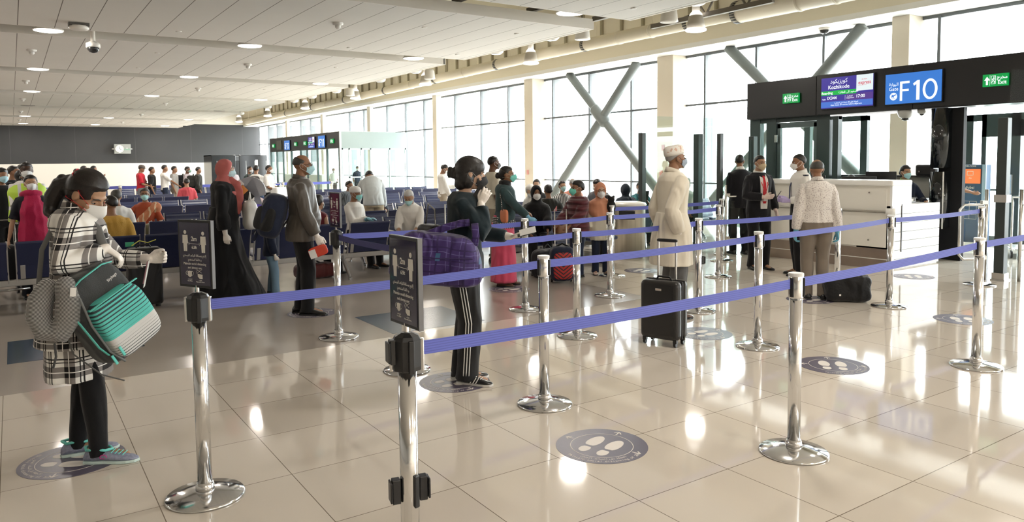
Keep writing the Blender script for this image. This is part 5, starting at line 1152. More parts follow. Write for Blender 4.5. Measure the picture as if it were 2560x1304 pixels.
# ---------------- phone caller
gl = (dict(D=(-.15, .45, .86), N=(-.85, .3, .1), T=(0, -1, .4), curl=(16, 34, 24), spread=.9), dict(D=(.15, 1, .05), N=(.2, 0, 1), T=(1, .2, 0), curl=(22, 40, 25)))
g = NB('fabric_caller_top', rough=.85, sheen=.1, spec=.2); x, y, z = g.co(); g.color(g.mix(g.band(z, .9, .405, .47, off=0), (.012, .022, .028), (.05, .035, .19)))
TOPC = g.m
f = Fig('person in black striped track trousers talking on a phone, plaid bag on the shoulder', (2.74, 4.74), -6, 1.66, 'f', 0, 'light', lean=5, head=(6, 8, 0), fat=1.15, headsc=1.06, hr=(.13, .155, 1.375), hl=(-.16, .36, 1.10), poleR=(.5, .45, -1), poleL=(-.8, -.6, -.9), feet=((.09, .03), (-.06, -.03)))
f.body(gl); f.gloves((.66, .60, .54), gl); f.top(fab('deep_teal', (.010, .020, .026)), .80, .93, .020, 'sweatshirt', noise=.006, flare=.02)
g = NB('fabric_track', rough=.6, sheen=.1, spec=.3, col=(.01, .01, .011)); TRK = g.m; add_folds(TRK, .6); f.trousers(TRK, .030, 'track_trousers', noise=.006)
k = f.k
for q in (-.020, 0, .020):
    m = MB(); pts = [(f.hipR, .124), (f.hipR.lerp(f.knR, .5), .112), (f.knR, .096), (f.knR.lerp(f.anR, .5), .087), (f.knR.lerp(f.anR, .98), .082)]
    m.tube([p+Vector((r_*k*math.cos(q/r_*1.0), q, -.01)) for p, r_ in pts], [(.006, .004)]*5, 6, up=(0, 1, 0)); m.build('side_stripe', SWHT, f.root)
f.mask((.02, .02, .022), 'cloth', (.3, .3, .3), 'mask_black')
HAIRB = mat('hair_soft_black', (.014, .012, .012), .42, bump=.1, bscale=120)
def ex(m, hp, h):
    for q in range(9): m.ell(hp(.012*math.sin(q*2), -.135-.018*math.cos(q*2.1), -.01+.022*math.sin(q*1.3)), (.022*h, .022*h, .022*h))
    m.ell(hp(0, .012, .05), (.078*h, .082*h, .072*h)); m.ell(hp(0, -.05, -.03), (.075*h, .07*h, .08*h))
f.hair('bob', HAIRB, ex)
f.shoes(SBLK, SWHT, (-20, 8), 'sneaker', 1.05)
for A, yw in ((f.anR, -20),):
    M_ = RZ(R(yw)); b = Vector((A.x, A.y, 0)); c = MB()
    for q in range(3): c.tube([b+M_ @ Vector((.0475, .045+q*.022, .022)), b+M_ @ Vector((.038, .068+q*.02, .058))], .0042, 6)
    c.build('side_stripe', SWHT, f.root)
    c = MB()
    for q in range(4): c.tube([b+M_ @ Vector((-.026, .06+q*.018, .072-q*.007)), b+M_ @ Vector((.026, .066+q*.018, .072-q*.007))], .003, 6)
    c.build('laces', SWHT, f.root)
caller = f
# phone, passports, plaid bag, handbag
az = math.atan2(2.78, 4.72)
def wpt(f, v): return f.root.matrix_basis @ Vector(v)
def place(root, f, v, rot=None):
    root.location = wpt(f, Vector(v)*f.k)
    if rot is not None: root.rotation_euler = (Matrix.Rotation(f.head_w-PI/2, 3, 'Z') @ rot).to_euler()
bpy.context.view_layer.update()
t = thing('mobile_phone', 'slim dark mobile phone held at the ear of the caller', 'phone'); MB().box((0, 0, 0), (.009, .072, .148)).build('phone_body', mat('phone_grey', (.03, .03, .032), .2), t, bevel=.004); MB().box((.0052, .02, .055), (.001, .022, .02)).build('camera_lens', BPL, t)
place(t, f, (.090, .140, 1.44), RX(R(-30)) @ RY(R(-6)))
for i, (dx, l) in enumerate(((0, 'dark passport in the gloved hand of the phone caller'), (.012, 'pale boarding pass tucked in the passport of the phone caller'))):
    o = MB().box((0, .04, dx), (.088, .125, .004)).build(['passport', 'boarding_pass'][i], [mat('passport_dark', (.03, .035, .03), .5), mat('paper_white', (.72, .72, .70), .6)][i], bevel=.001); tag(o, l, ['passport', 'boarding pass'][i]); place(o, f, (-.10, .44+.02*i, 1.125), RX(R(14)) @ RY(R(24)))
def soft_box(d, n=16, e=.55, sag=0):
    """rounded cushiony box"""
    m = MB(); rings = []
    for i in range(n+1):
        ph = -PI/2+PI*(i+.02)/(n+.04); cz, cr = math.sin(ph), math.cos(ph); zz = math.copysign(abs(cz)**e, cz); rr = cr**e; ring = []
        for k_ in range(28):
            a = 2*PI*k_/28; ca, sa = math.cos(a), math.sin(a); x = math.copysign(abs(ca)**e, ca)*rr; y = math.copysign(abs(sa)**e, sa)*rr; ring.append(Vector((x*d[0]/2, y*d[1]/2*(1-sag*zz), zz*d[2]/2)))
        rings.append(ring)
    m.loft(rings); return m
g = NB('fabric_purple_plaid', rough=.6, sheen=.2, spec=.3); x, y, z = g.co(); n1 = g.noise(5, 2); a = g.ma('ADD', y, g.ma('MULTIPLY', n1, .05)); b_ = g.ma('ADD', z, g.ma('MULTIPLY', n1, .05))
c = g.mix(g.noise(12, 3), (.034, .017, .105), (.055, .026, .155)); c = g.mix(g.ma('MAXIMUM', g.band(a, .10, .0, .05), g.band(b_, .085, 0, .06)), c, (.11, .09, .26)); c = g.mix(g.ma('MAXIMUM', g.band(a, .10, .3, .42), g.band(b_, .085, .35, .48)), c, (.026, .012, .08)); c = g.mix(g.ma('MULTIPLY', g.band(a, .30, .1, .2), g.band(b_, .26, .1, .3)), c, (.05, .13, .26)); g.color(c); PUR = g.m; add_folds(PUR, .8, 9)
t = thing('shoulder_bag', 'large purple plaid shoulder bag of the phone caller', 'bag')
soft_box((.24, .62, .37), 18, .5, .18).build('bag_body', PUR, t, voxel=.010, relax=3, noise=.012, nscale=9)

MB().tube([(.122, -.26, .04), (.13, 0, .02), (.122, .26, .04)], .005, 6).build('seam', mat('seam_dark', (.03, .015, .09), .7), t)
place(t, f, (.30, -.16, .985), RX(R(-6)) @ RY(R(0)))
bpy.context.view_layer.update()
def into(root, figr, pts):
    Mi = root.matrix_world.inverted() @ figr.root.matrix_world; return [Mi @ Vector(q) for q in pts]
k_ = f.k; MB().tube(into(t, f, [Vector(q)*k_ for q in ((.29, -.34, 1.10), (.285, -.22, 1.165), (.285, -.08, 1.215), (.275, .02, 1.24), (.24, .14, 1.25), (.10, .20, 1.24))]), [(.026, .003)]*6, 8, up=(1, 0, 0), round_ends=False).tube(into(t, f, [Vector(q)*k_ for q in ((.28, .12, 1.24), (.31, .13, 1.15), (.315, .12, 1.08))]), [(.026, .003)]*3, 8, up=(1, 0, 0), round_ends=False).build('strap', PUR, t, smooth=True)
t = thing('handbag', 'black handbag hanging behind the phone caller', 'handbag'); soft_box((.12, .26, .22), 12, .4).build('bag_body', fab('blackbag', (.01, .01, .01), .5), t, noise=.004); MB().tube([(0, -.08, .08), (0, -.07, .22), (0, .03, .26), (0, .08, .1)], .006, 8).build('strap', mat('chrome_dark', (.25, .25, .25), .2, 1), t, smooth=True); place(t, f, (.02, -.24, 1.10))
# ---------------- backpack and things of the plaid woman
def screen_place(root, x, y, z, rot): root.location = (x, y, z); az = math.atan2(x, y); root.rotation_euler = (RZ(-az) @ rot).to_euler()
bpk = thing('backpack', 'grey and teal striped backpack held before the woman in plaid', 'backpack')
DGR = fab('bag_grey', (.055, .058, .06), .7, bump=.3, bs=200); TL = mat('zip_teal', (.12, .60, .53), .5)
soft_box((.33, .20, .50), 20, .42, .1).build('main_body', DGR, bpk, voxel=.009, relax=3, noise=.006, nscale=14)
g = NB('fabric_bag_stripes', rough=.7, spec=.25); x, y, z = g.co(); st = g.band(z, .019, 0, .5); hi = g.ma('GREATER_THAN', z, .045); mid = g.ma('GREATER_THAN', z, -.045); vhi = g.ma('GREATER_THAN', z, .12)
stth = g.ma('GREATER_THAN', g.ma('FRACT', g.ma('MULTIPLY', g.ma('ADD', z, 10), 1/.019)), g.ma('ADD', .5, g.ma('MULTIPLY', g.ma('ABSOLUTE', g.ma('ADD', z, .03)), -2.0)))
tealc = g.mix(g.ma('LESS_THAN', g.ma('FRACT', g.ma('MULTIPLY', g.ma('ADD', z, 10), 1/.019)), g.ma('MULTIPLY_ADD', z, 3.2, .12)), (.12, .58, .52), (.05, .07, .08))
whc = g.mix(g.ma('LESS_THAN', g.ma('FRACT', g.ma('MULTIPLY', g.ma('ADD', z, 10), 1/.015)), g.ma('MULTIPLY_ADD', g.ma('ADD', z, .05), -3.4, .0)), (.66, .66, .65), (.06, .07, .075)); g.color(g.mix(g.ma('GREATER_THAN', z, -.035), whc, tealc)); STRB = g.m
o = soft_box((.285, .13, .33), 18, .42).build('front_pocket', STRB, bpk, voxel=.008, relax=2, noise=.004, nscale=14); o.location = (.012, -.105, -.055)
o2 = MB().tube([(-.138, -.178, .105), (-.06, -.192, .112), (.06, -.192, .112), (.15, -.16, .10)], [(.009, .004)]*4, 8).build('pocket_zip', TL, bpk, smooth=True)
MB().tube([(-.168, -.02, .19), (-.172, -.085, .05), (-.168, -.10, -.10), (-.150, -.10, -.16)], [(.011, .004)]*4, 8, up=(1, 0, 0)).build('side_zip', TL, bpk, smooth=True)
MB().tube([(-.15, -.06, .20), (-.05, -.085, .235), (.08, -.08, .240), (.15, -.03, .21)], [(.010, .004)]*4, 8).build('top_zip', TL, bpk, smooth=True)
MB().tube([(-.120, -.125, .17), (-.145, -.12, .02), (-.145, -.125, -.14), (-.11, -.12, -.23)], .006, 8).build('piping', mat('piping_grey', (.16, .17, .17), .6), bpk, smooth=True)
for q in ((-.15, -.125, -.19), (-.115, -.17, -.16)): MB().box(q, (.014, .008, .055)).build('zip_puller', TL, bpk, bevel=.003)
MB().tube([(-.06, .09, .22), (-.15, .13, .05), (-.20, .12, -.12), (-.17, .06, -.28), (-.12, .0, -.36)], [(.022, .004)]*5, 8).build('shoulder_strap', mat('strap_grey', (.12, .12, .115), .7), bpk, smooth=True)
lg = MB(); put_text(lg, 'Skybags', .022, (.07, .165), panel_M((0, -.118, 0), (1, 0, 0), (0, 0, 1)), sx=.9); 
for i_ in range(len(lg.v)): lg.v[i_] = (lg.v[i_][0], lg.v[i_][1]-.002, lg.v[i_][2]+.15*(lg.v[i_][0]-.06))
lg.build('brand_lettering', SWHT, bpk)
MB().box((.155, -.02, -.12), (.03, .14, .20)).build('mesh_side_pocket', mat('mesh_grey', (.10, .10, .10), .6, alpha=.55), bpk, bevel=.012)
screen_place(bpk, .375, 4.37, .865, RY(R(-27)) @ RX(R(8)) @ RZ(R(28)))
bpy.context.view_layer.update()
wf = WOMAN
sh = wf.shR; k_ = wf.k
MB().tube(into(bpk, wf, [sh+Vector((-.01, -.16, -.30)), sh+Vector((-.02, -.14, -.12)), sh+Vector((-.045, -.06, .055)), sh+Vector((-.05, .02, .068)), sh+Vector((-.03, .12, -.02)), sh+Vector((.0, .16, -.14))]), [(.024, .006)]*6, 8, up=(1, 0, 0)).build('shoulder_strap', MATS['strap_grey'], bpk, smooth=True)
bt = thing('water_bottle', 'clear water bottle with a blue cap standing in the grey backpack', 'bottle'); MB().lathe([(.03, 0), (.032, .02), (.032, .15), (.012, .19), (.012, .2)], n=24).build('bottle_body', glass_mat('pet_plastic', (.86, .92, .95), 2.5), bt, smooth=True); MB().lathe([(.016, .195), (.016, .22)], n=20).build('cap', mat('cap_blue', (.03, .07, .55), .4), bt); MB().lathe([(.0328, .07), (.0328, .12)], n=24).build('label', mat('label_blue', (.08, .22, .50), .5), bt, smooth=True)
screen_place(bt, .47, 4.40, .92, RY(R(-35)))
np_ = thing('neck_pillow', 'black and white striped neck pillow hanging behind the backpack', 'neck pillow'); pts = []
for i in range(15):
    a = R(-215+i*250/14); pts.append((.088*math.cos(a)*1.0, 0, .115*math.sin(a)*1.25))
g = NB('fabric_pillow_stripe', rough=.9, sheen=.2); x, y, z = g.co(); v = g.ma('ADD', z, g.ma('MULTIPLY', g.ma('ABSOLUTE', x), .35)); g.color(g.mix(g.band(v, .0062, 0, .62), (.55, .54, .52), (.03, .03, .032))); 
m = MB(); m.tube([(-.035, .06, .09), (-.062, .05, .03), (-.066, .045, -.05), (-.035, .02, -.12), (.02, -.01, -.125), (.047, -.02, -.06), (.048, -.02, .03), (.03, -.01, .11)], [(.045, .05), (.054, .06), (.056, .06), (.056, .056), (.058, .056), (.058, .06), (.058, .06), (.046, .05)], 18); m.build('pillow_body', g.m, np_, voxel=.006, relax=2)
MB().box((.052, -.085, .085), (.026, .003, .042)).build('label_tag', SWHT, np_); MB().tube([(.0, -.02, -.18), (.01, -.02, -.24), (.0, -.03, -.29)], .006, 6).build('cord', mat('cord_dark', (.06, .06, .06), .8), np_)
screen_place(np_, .155, 4.27, .93, RZ(R(8)) @ RY(R(6)))
bpy.context.view_layer.update()
pp = thing('passport', 'passport booklet in the gloved left hand of the woman in plaid', 'passport'); MB().box((0, 0, 0), (.005, .09, .125)).build('cover', mat('passport_maroon', (.25, .10, .12), .5), pp, bevel=.001); MB().box((.004, .005, -.01), (.002, .08, .15)).build('paper_slip', MATS['paper_white'], pp)
screen_place(pp, .60, 4.57, 1.03, RY(R(12)) @ RZ(R(-6)))
# ---------------- man in the grey shirt
gl = (dict(curl=(28, 40, 25)), dict(curl=(30, 40, 20)))
GSH = mat('fabric_satin_grey', (.085, .072, .060), .40, spec=.4, sheen=.2, folds=.7)
f = Fig('balding man in a dark grey shirt with glasses and blue mask', (2.58, 7.93), -2, 1.735, 'm', 0, 'brown', lean=1, head=(-4, 0, 0), fat=1.05, hr=(.26, .16, .86), hl=(-.25, .0, .86), feet=((.10, .04), (-.07, -.04)))
f.body(gl); f.gloves((.78, .74, .68), gl); f.top(GSH, .80, .96, .026, 'shirt', flare=.035, noise=.008, ns=8, belly=.06); f.collar(GSH); f.trousers(BLKF, .022); f.shoes(SBLK, None, (-22, 6), 'shoe', 1.1); f.hair('bald', SALTH); f.mask((.42, .66, .72)); f.glasses()
t = thing('snack_packet', 'red packet held by the gloved man in the grey shirt', 'packet'); m = soft_box((.03, .20, .115), 10, .5); m.build('packet_body', mat('packet_red', (.62, .06, .03), .35), t, smooth=True); MB().box((.016, -.06, -.01), (.004, .07, .09)).build('price_label', SWHT, t); place(t, f, (.27, .17, .70), RX(R(18)))
bk = thing('backpack', 'dark navy backpack hanging from the shoulder of the man in grey', 'backpack'); soft_box((.34, .26, .48), 18, .55).build('main_body', fab('bag_navy', (.014, .02, .045), .55, bump=.3), bk, voxel=.011, relax=2, noise=.010, nscale=12); o = soft_box((.23, .09, .26), 14, .5).build('front_pocket', fab('bag_black', (.014, .014, .015), .6), bk, smooth=True); o.location = (.12, -.06, -.04); o.rotation_euler = (0, 0, R(60))
MB().tube([(-.05, .10, .18), (-.02, .17, .32), (.02, .25, .42), (.0, .20, .1), (-.02, .12, -.12)], [(.025, .004)]*5, 8).build('shoulder_strap', fab('bag_black', (0, 0, 0)), bk, smooth=True); MB().tube([(.05, -.1, -.20), (.03, -.12, -.30)], [(.016, .003)]*2, 8).tube([(-.12, -.1, -.12), (-.16, -.16, -.26)], [(.014, .003)]*2, 8).build('loose_strap', fab('bag_navy', (0, 0, 0)), bk)
place(bk, f, (.05, -.29, 1.07), RX(R(-16)))
# ---------------- abaya woman
gl = (dict(curl=(22, 32, 20)), dict(D=(.2, 1, .1), N=(1, 0, 0), T=(0, 0, 1), curl=(45, 55, 30)))
f = Fig('woman in a long black abaya with a dusty pink headscarf, facing right', (2.08, 9.33), -6, 1.69, 'f', 1, 'light', lean=3, head=(-2, 2, 0), fat=1.12, hr=(.24, .05, .83), hl=(-.15, .27, 1.22))
f.body(gl); f.gloves((.80, .78, .74), gl); f.top(BLKF, .90, .90, .03, 'abaya_top', noise=.006, cuff=1.5, belly=.04); f.skirt(BLKF, .02, [(.015, .34, .42, .0, .06), (.12, .32, .38, 0, .05), (.30, .29, .32, 0, .03), (.55, .25, .245, 0, .01), (.80, .225, .20, 0, 0), (1.0, .205, .175, 0, 0), (1.15, .19, .16, 0, .01)], 'abaya_skirt', 8, .07)
PINKH = fab('dusty_pink', (.46, .13, .12), bump=.15); f.hijab(PINKH, .12, grow=.90); m = MB(); m.tube([f.at(1.45, .03, .06), f.at(1.40, .04, .13), f.at(1.28, .05, .175), f.at(1.16, .05, .185), f.at(1.06, .05, .19)], [(.08, .03), (.09, .028), (.075, .022), (.05, .015), (.02, .01)], 12, up=(1, 0, 0)).build('scarf_end', PINKH, f.root, voxel=.01, relax=2, noise=.006, nscale=30); f.mask((.55, .74, .80)); f.shoes(SWHT)
MB().tube([f.at(1.2, .17, .1)+Vector((0, 0, -.55)), f.at(1.2, .17, .1)+Vector((0, 0, -.60))], .014, 8).build('abaya_ornament', CHR, f.root)
t = thing('clear_folder', 'white carrier bag in the hand of the woman in the abaya', 'carrier bag'); soft_box((.16, .26, .36), 14, .6, .1).build('bag_body', mat('plastic_white', (.80, .80, .78), .35), t, voxel=.012, relax=2, noise=.012, nscale=14); t.name = 'carrier_bag'
MB().tube([(0, -.06, .16), (0, -.02, .27), (0, .05, .16)], .008, 8).build('handle', MATS['plastic_white'], t); place(t, f, (.02, .32, 1.04))
t = thing('duty_free_bag', 'purple edged carrier held up with documents beside the pink headscarf', 'carrier bag'); m = MB(); m.loft([[Vector((dx, .36*math.cos(a)*.5+.18, .2+.19*math.sin(a))) for a in [PI*k_/14 for k_ in range(15)]]+[Vector((dx, .0, .04)), Vector((dx, .36, .04))][::-1] for dx in (-.03, .03)]); m.build('bag_body', mat('plastic_smoke', (.38, .38, .42), .25, alpha=.8), t, smooth=False); MB().box((0, .19, .05), (.07, .38, .05)).build('purple_band', mat('band_purple', (.12, .08, .5), .4), t, bevel=.01); place(t, f, (-.16, .10, 1.15), RX(R(-12)))
t = thing('travel_document', 'orange and black document wallet held by the woman in the abaya', 'document wallet'); MB().box((0, 0, 0), (.008, .10, .20)).build('cover', mat('wallet_black', (.015, .015, .015), .4), t); MB().box((.005, 0, .05), (.004, .10, .09)).build('orange_face', mat('wallet_orange', (.75, .30, .08), .5), t); MB().box((0, .03, .13), (.003, .08, .08)).build('paper_slip', MATS['paper_white'], t); place(t, f, (-.05, .27, 1.30), RX(R(42)))
# ---------------- child with hidden head
f = Fig('small child in dark jumper and jeans, face hidden by the navy backpack', (2.66, 9.38), -10, 1.02, 'm', 1, 'light', lean=2, head=(10, 8, 0), hr=(.24, .12, .82), feet=((.10, .08), (-.09, -.05)), fat=1.1)
f.body((dict(curl=(60, 60, 30)), None)); f.gloves((.80, .78, .74), (dict(curl=(60, 60, 30)), None), 'R'); f.top(NVY, .82, .93, .025, 'jumper'); f.trousers(fab('light_jeans', (.16, .26, .36), bs=300, bump=.3), .018, 'jeans'); f.shoes(fab('shoe_canvas', (.05, .05, .055)), SWHT, (-20, 8)); f.hair('thick')
m = MB(); n = 18; m.tube([f.nb+Vector((.085*math.cos(a), .075*math.sin(a), .0)) for a in [2*PI*i/16 for i in range(17)]], .032, 10, round_ends=False); m.build('hood', WHT, f.root, voxel=.009, relax=2, noise=.004, nscale=30)
# ---------------- pink sari woman
gl = (dict(curl=(20, 30, 20)), dict(D=(0, .9, -.4), N=(0, -.3, -1), T=(1, 0, 0), curl=(30, 40, 20)))
SARI = fab('sari_pink', (.60, .075, .14), .7); TEALK = fab('teal_knit', (.035, .065, .07))
f = Fig('woman in a pink sari and dark teal cardigan with a turquoise mask', (5.32, 8.12), -8, 1.575, 'f', 1, 'brown', lean=4, head=(-2, 2, 0), fat=1.08, hr=(.26, .42, .97), hl=(-.2, .3, 1.05), poleR=(.4, -.8, -.9))
f.body(gl); f.gloves((.16, .38, .55), gl, 'R', 'blue'); f.top(TEALK, .92, .93, .024, 'cardigan', noise=.005, belly=.03); f.skirt(SARI, .1, [(.07, .205, .19, 0, .0), (.2, .20, .185, 0, 0), (.5, .19, .175, 0, 0), (.75, .19, .165, 0, -.01), (.92, .185, .16, 0, -.01), (1.02, .165, .14, 0, 0)], 'sari_skirt', 7, .05); f.skirt(fab('sari_border', (.42, .06, .10)), .1, [(.065, .209, .194, 0, 0), (.10, .207, .192, 0, 0)], 'sari_border', 7, .05)
g = NB('fabric_dots_check', rough=.8); x, y, z = g.co(); g.color(g.mix(g.ma('MULTIPLY', g.band(y, .022, 0, .5), g.band(z, .022, 0, .5)), (.02, .02, .022), (.75, .73, .70))); f.skirt(g.m, .8, [(.84, .198, .175, 0, 0), (.93, .195, .17, 0, 0), (1.0, .18, .155, 0, 0)], 'blouse_tail', 6, .03)
f.hair('bun'); f.mask((.20, .66, .58), 'n95', (.80, .78, .55)); f.shoes(SBRN, None, (-12, 6), 'sandal', .95)
m = MB(); m.loft([[f.nb+f.TM @ Vector((math.cos(a)*r_*f.k, math.sin(a)*r_*f.k, z_*f.k)) for a in [2*PI*i/18 for i in range(18)]] for r_, z_ in ((.10, -.05), (.092, -.01), (.085, .05), (.06, .06))]); m.build('neck_scarf', fab('scarf_black', (.015, .015, .016)), f.root, voxel=.01, relax=2, noise=.005, nscale=30)
o = soft_box((.05, .15, .17), 12, .5).build('orange_purse', mat('leather_orange', (.62, .20, .09), .5)); tag(o, 'small orange shoulder purse on a dotted strap beside the pink sari', 'purse'); o.name = 'shoulder_purse'; place(o, f, (.22, .04, 1.02))
MB().tube([Vector((.17, -.02, 1.36))*f.k, Vector((.22, .0, 1.22))*f.k, Vector((.23, .03, 1.06))*f.k], [(.008, .003)]*3, 6).build('dotted_strap', g.m, f.root)
# ---------------- tall man behind her
f = Fig('tall man in a beige shirt mostly hidden behind the pink sari', (6.45, 10.15), 20, 1.735, 'm', 2, 'dark', head=(0, 0, 0)); f.body(); f.top(fab('beige', (.62, .57, .46)), .86, .5, .02); f.trousers(KHAKI); f.shoes(SBLK); f.hair('buzz'); f.mask((.2, .2, .2), 'cloth', None, 'mask_dark')
# ---------------- kurta man
KUR = fab('cream_kurta', (.70, .64, .53), .75, bump=.06)
gl = (dict(curl=(50, 55, 30), D=(0, 0, -1)), None)
f = Fig('man in a long cream kurta and patterned white cap pulling the black suitcase', (5.62, 5.42), 30, 1.77, 'm', 0, 'brown', lean=3, head=(-10, -2, 0), poleR=(.15, -1, -.1), poleL=(-.15, -1, -.1), hr=(.20, -.03, .865), hl=(-.20, .02, .86), feet=((.10, -.03), (-.10, .03)), fat=1.0)
f.body(gl); f.gloves((.80, .77, .72), gl, 'R'); f.top(KUR, .86, .97, .030, 'kurta', noise=.006, cuff=1.3); f.skirt(KUR, .6, [(.54, .245, .205, 0, -.01), (.66, .24, .20, 0, -.01), (.78, .235, .195, 0, -.005), (.90, .225, .18, 0, 0), (.99, .205, .16, 0, 0), (1.06, .185, .14, 0, 0)], 'kurta_skirt', 5, .045); f.collar(KUR, 'band_collar', 1.05)
f.trousers(GREYT, .032, noise=.008); f.shoes(SBRN); f.hair('buzz', GREYHAIR); g = NB('cap_weave', rough=.8); x, y, z = g.co(); g.color(g.mix(g.ma('MULTIPLY', g.ma('GREATER_THAN', g.noise(28, 1), .58), g.ma('GREATER_THAN', z, 1.70)), (.74, .71, .65), (.62, .42, .33))); f.cap(g.m); f.mask((.32, .38, .46), 'cloth', (.01, .01, .01), 'mask_greyblue')
sc_ = thing('cabin_suitcase', 'black hard shell cabin suitcase with raised handle behind the cream kurta', 'suitcase')
g = NB('shell_black', rough=.28, spec=.6, col=(.012, .011, .011)); x, y, z = g.co(); SHELL = g.m
MB().box((0, 0, .315), (.37, .105, .52)).build('back_shell', SHELL, sc_, bevel=.045, seg=5, loc=(0, .058, 0)); MB().box((0, 0, .315), (.37, .105, .52)).build('front_shell', SHELL, sc_, bevel=.045, seg=5, loc=(0, -.058, 0)); MB().box((0, 0, .315), (.36, .02, .51)).build('zip_band', mat('zip_black', (.02, .02, .02), .5), sc_, bevel=.03, seg=4); MB().box((0, .03, .315), (.374, .006, .524)).build('metal_trim', mat('trim_dark_chrome', (.2, .2, .2), .25, .9), sc_, bevel=.04, seg=4)
for sx_ in (-.085, .085): MB().tube([(sx_, .06, .55), (sx_, .06, .92)], .010, 10).build('telescopic_tube', mat('tube_aluminium', (.6, .58, .55), .3, .9), sc_, smooth=True)
MB().tube([(-.085, .06, .915), (.085, .06, .915)], .015, 10).build('pull_grip', BPL, sc_, smooth=True); MB().tube([(-.07, .0, .575), (-.055, .0, .60), (.055, .0, .60), (.07, .0, .575)], .009, 8).build('top_handle', BPL, sc_, smooth=True)
for sx_ in (-.145, .145):
    for sy_ in (-.075, .075): MB().lathe([(.024, -.012), (.024, .012)], (sx_, sy_, .025), 18, RY(R(90))).box((sx_, sy_, .055), (.035, .035, .04)).build('wheel', BPL, sc_, bevel=.003)
MB().box((0, -.113, .50), (.055, .004, .018)).build('badge', mat('badge_silver', (.7, .66, .6), .3, .6), sc_); m = MB(); put_text(m, 'American Tourister', .0055, (0, .50), panel_M((0, -.116, 0), (1, 0, 0), (0, 0, 1)), depth=.0005); m.build('badge_lettering', mat('badge_red', (.4, .05, .05), .5), sc_)
sc_.location = (4.74, 4.66, 0); sc_.rotation_euler = (0, 0, -math.atan2(4.74, 4.66)+R(-26))
# ================================================================== MORE PEOPLE
MB_BLUE = (.42, .68, .76); MB_WHITE = (.78, .78, .77)
def pg(label, x, y, hw, H, sex='m', lod=2, skin='brown', top=None, bot=None, hair='short', hm=None, mask=MB_BLUE, mk='surg', sl=.45, hem=.86, gl=None, hands=(None, None), shoes=None, extra=None, group=None, c=.018, nm='shirt', **kw):
    f = Fig(label, (x, y), hw+math.degrees(math.atan2(x, y)), H, sex, lod, skin, group=group, **kw)
    f.body(hands)
    if gl: f.gloves(gl, hands, name='g%.1f%.1f' % (gl[0], gl[2]))
    f.top(top or WHT, max(hem, .90) if kw.get('seated') else hem, sl, c, nm); f.trousers(bot or BLKF, .016)
    f.shoes(shoes or SBLK)
    if hair: f.hair(hair, hm)
    if mask: f.mask(mask, mk)
    return f
def lapel(f, shirt, tie):
    """shirt front, collar and tie shown in a jacket opening"""
    k = f.k; m = MB(); m.loft([[f.at(z, x_, y_) for x_, y_ in ((-w_, yy), (w_, yy), (w_*.8, yy-.05), (-w_*.8, yy-.05))] for z, w_, yy in ((.92, .050, .158), (1.0, .055, .162), (1.10, .055, .166), (1.25, .062, .170), (1.36, .062, .150), (1.425, .055, .10))]); m.build('shirt_front', shirt, f.root, smooth=False)
    if tie: m = MB(); m.loft([[f.at(z, x_, y_) for x_, y_ in ((-w_, yy), (w_, yy), (w_, yy-.008), (-w_, yy-.008))] for z, w_, yy in ((1.0, .020, .175), (1.06, .032, .178), (1.30, .020, .172), (1.385, .014, .146), (1.41, .018, .122))]); m.build('tie', tie, f.root)
    f.collar(shirt)
REDT = fab('tie_red', (.55, .01, .02), .5)
# suited staff
sx = dict(sl=.95, hem=.80, nm='suit_jacket', c=.026)
f = pg('man in a black suit seen from behind beside the grey screen post', 10.35, 8.4, 62, 1.72, lod=1, skin='brown', top=BLKSUIT, hair='buzz', mask=MB_WHITE, hl=(-.05, .24, 1.05), hr=(.05, .26, 1.02), head=(-25, 0, 0), **sx); f.collar(WHT)
gl = (dict(D=(-.9, .5, .05), N=(.2, -.8, -.4), T=(0, .2, 1), curl=(15, 20, 12)), None)
f = pg('man in a black suit with red tie and red lanyard facing the camera', 9.15, 7.08, -112, 1.69, lod=0, skin='tan', top=BLKSUIT, hair='short', mask=(.62, .50, .32), mk='cloth', gl=(.78, .62, .55), hands=gl, hr=(.06, .25, 1.10), hl=(-.27, .03, .88), poleR=(1, -.3, -.6), head=(8, 3, 0), **sx)
lapel(f, WHT, REDT); LANY = mat('lanyard_red', (.6, .02, .03), .5)
MB().tube([f.at(1.40, -.06, .10), f.at(1.28, -.045, .182), f.at(1.12, .0, .186), f.at(1.28, .045, .182), f.at(1.40, .06, .10)], [(.006, .002)]*5, 6).build('lanyard', LANY, f.root); MB().box(f.at(1.08, .0, .19), (.065, .004, .09)).build('name_badge', SWHT, f.root)
gl = (dict(D=(.2, .9, .1), N=(-1, 0, 0), T=(0, .2, 1), curl=(50, 60, 35)), dict(D=(.3, .9, .1), N=(.9, 0, -.2), T=(0, .2, 1), curl=(45, 55, 35)))
f = pg('officer in a white shirt and dark tie writing with a pen', 9.15, 6.38, 146, 1.70, lod=1, skin='brown', top=WHT, bot=BLKF, hair='buzz', mask=MB_WHITE, gl=(.48, .40, .68), hands=gl, hr=(.12, .17, 1.06), hl=(-.10, .20, 1.06), sl=.95, head=(0, 6, 0)); f.collar(WHT); f.belt_(BLKF)
MB().tube([f.at(1.40, 0, .10), f.at(1.25, 0, .15), f.at(1.05, 0, .155)], [(.022, .004)]*3, 6).build('tie', fab('tie_navy', (.03, .04, .10)), f.root); MB().box(f.shR+Vector((.0, 0, .055)), (.10, .05, .012)).build('epaulette', NVY, f.root); MB().box(f.shL+Vector((.0, 0, .055)), (.10, .05, .012)).build('epaulette', NVY, f.root)
o = MB().tube([(0, 0, -.07), (0, 0, .07)], .005, 8).build('pen', BPL, smooth=True); tag(o, 'black pen in the lilac gloved hand of the officer', 'pen'); place(o, f, (.09, .28, 1.13), RX(R(35)))
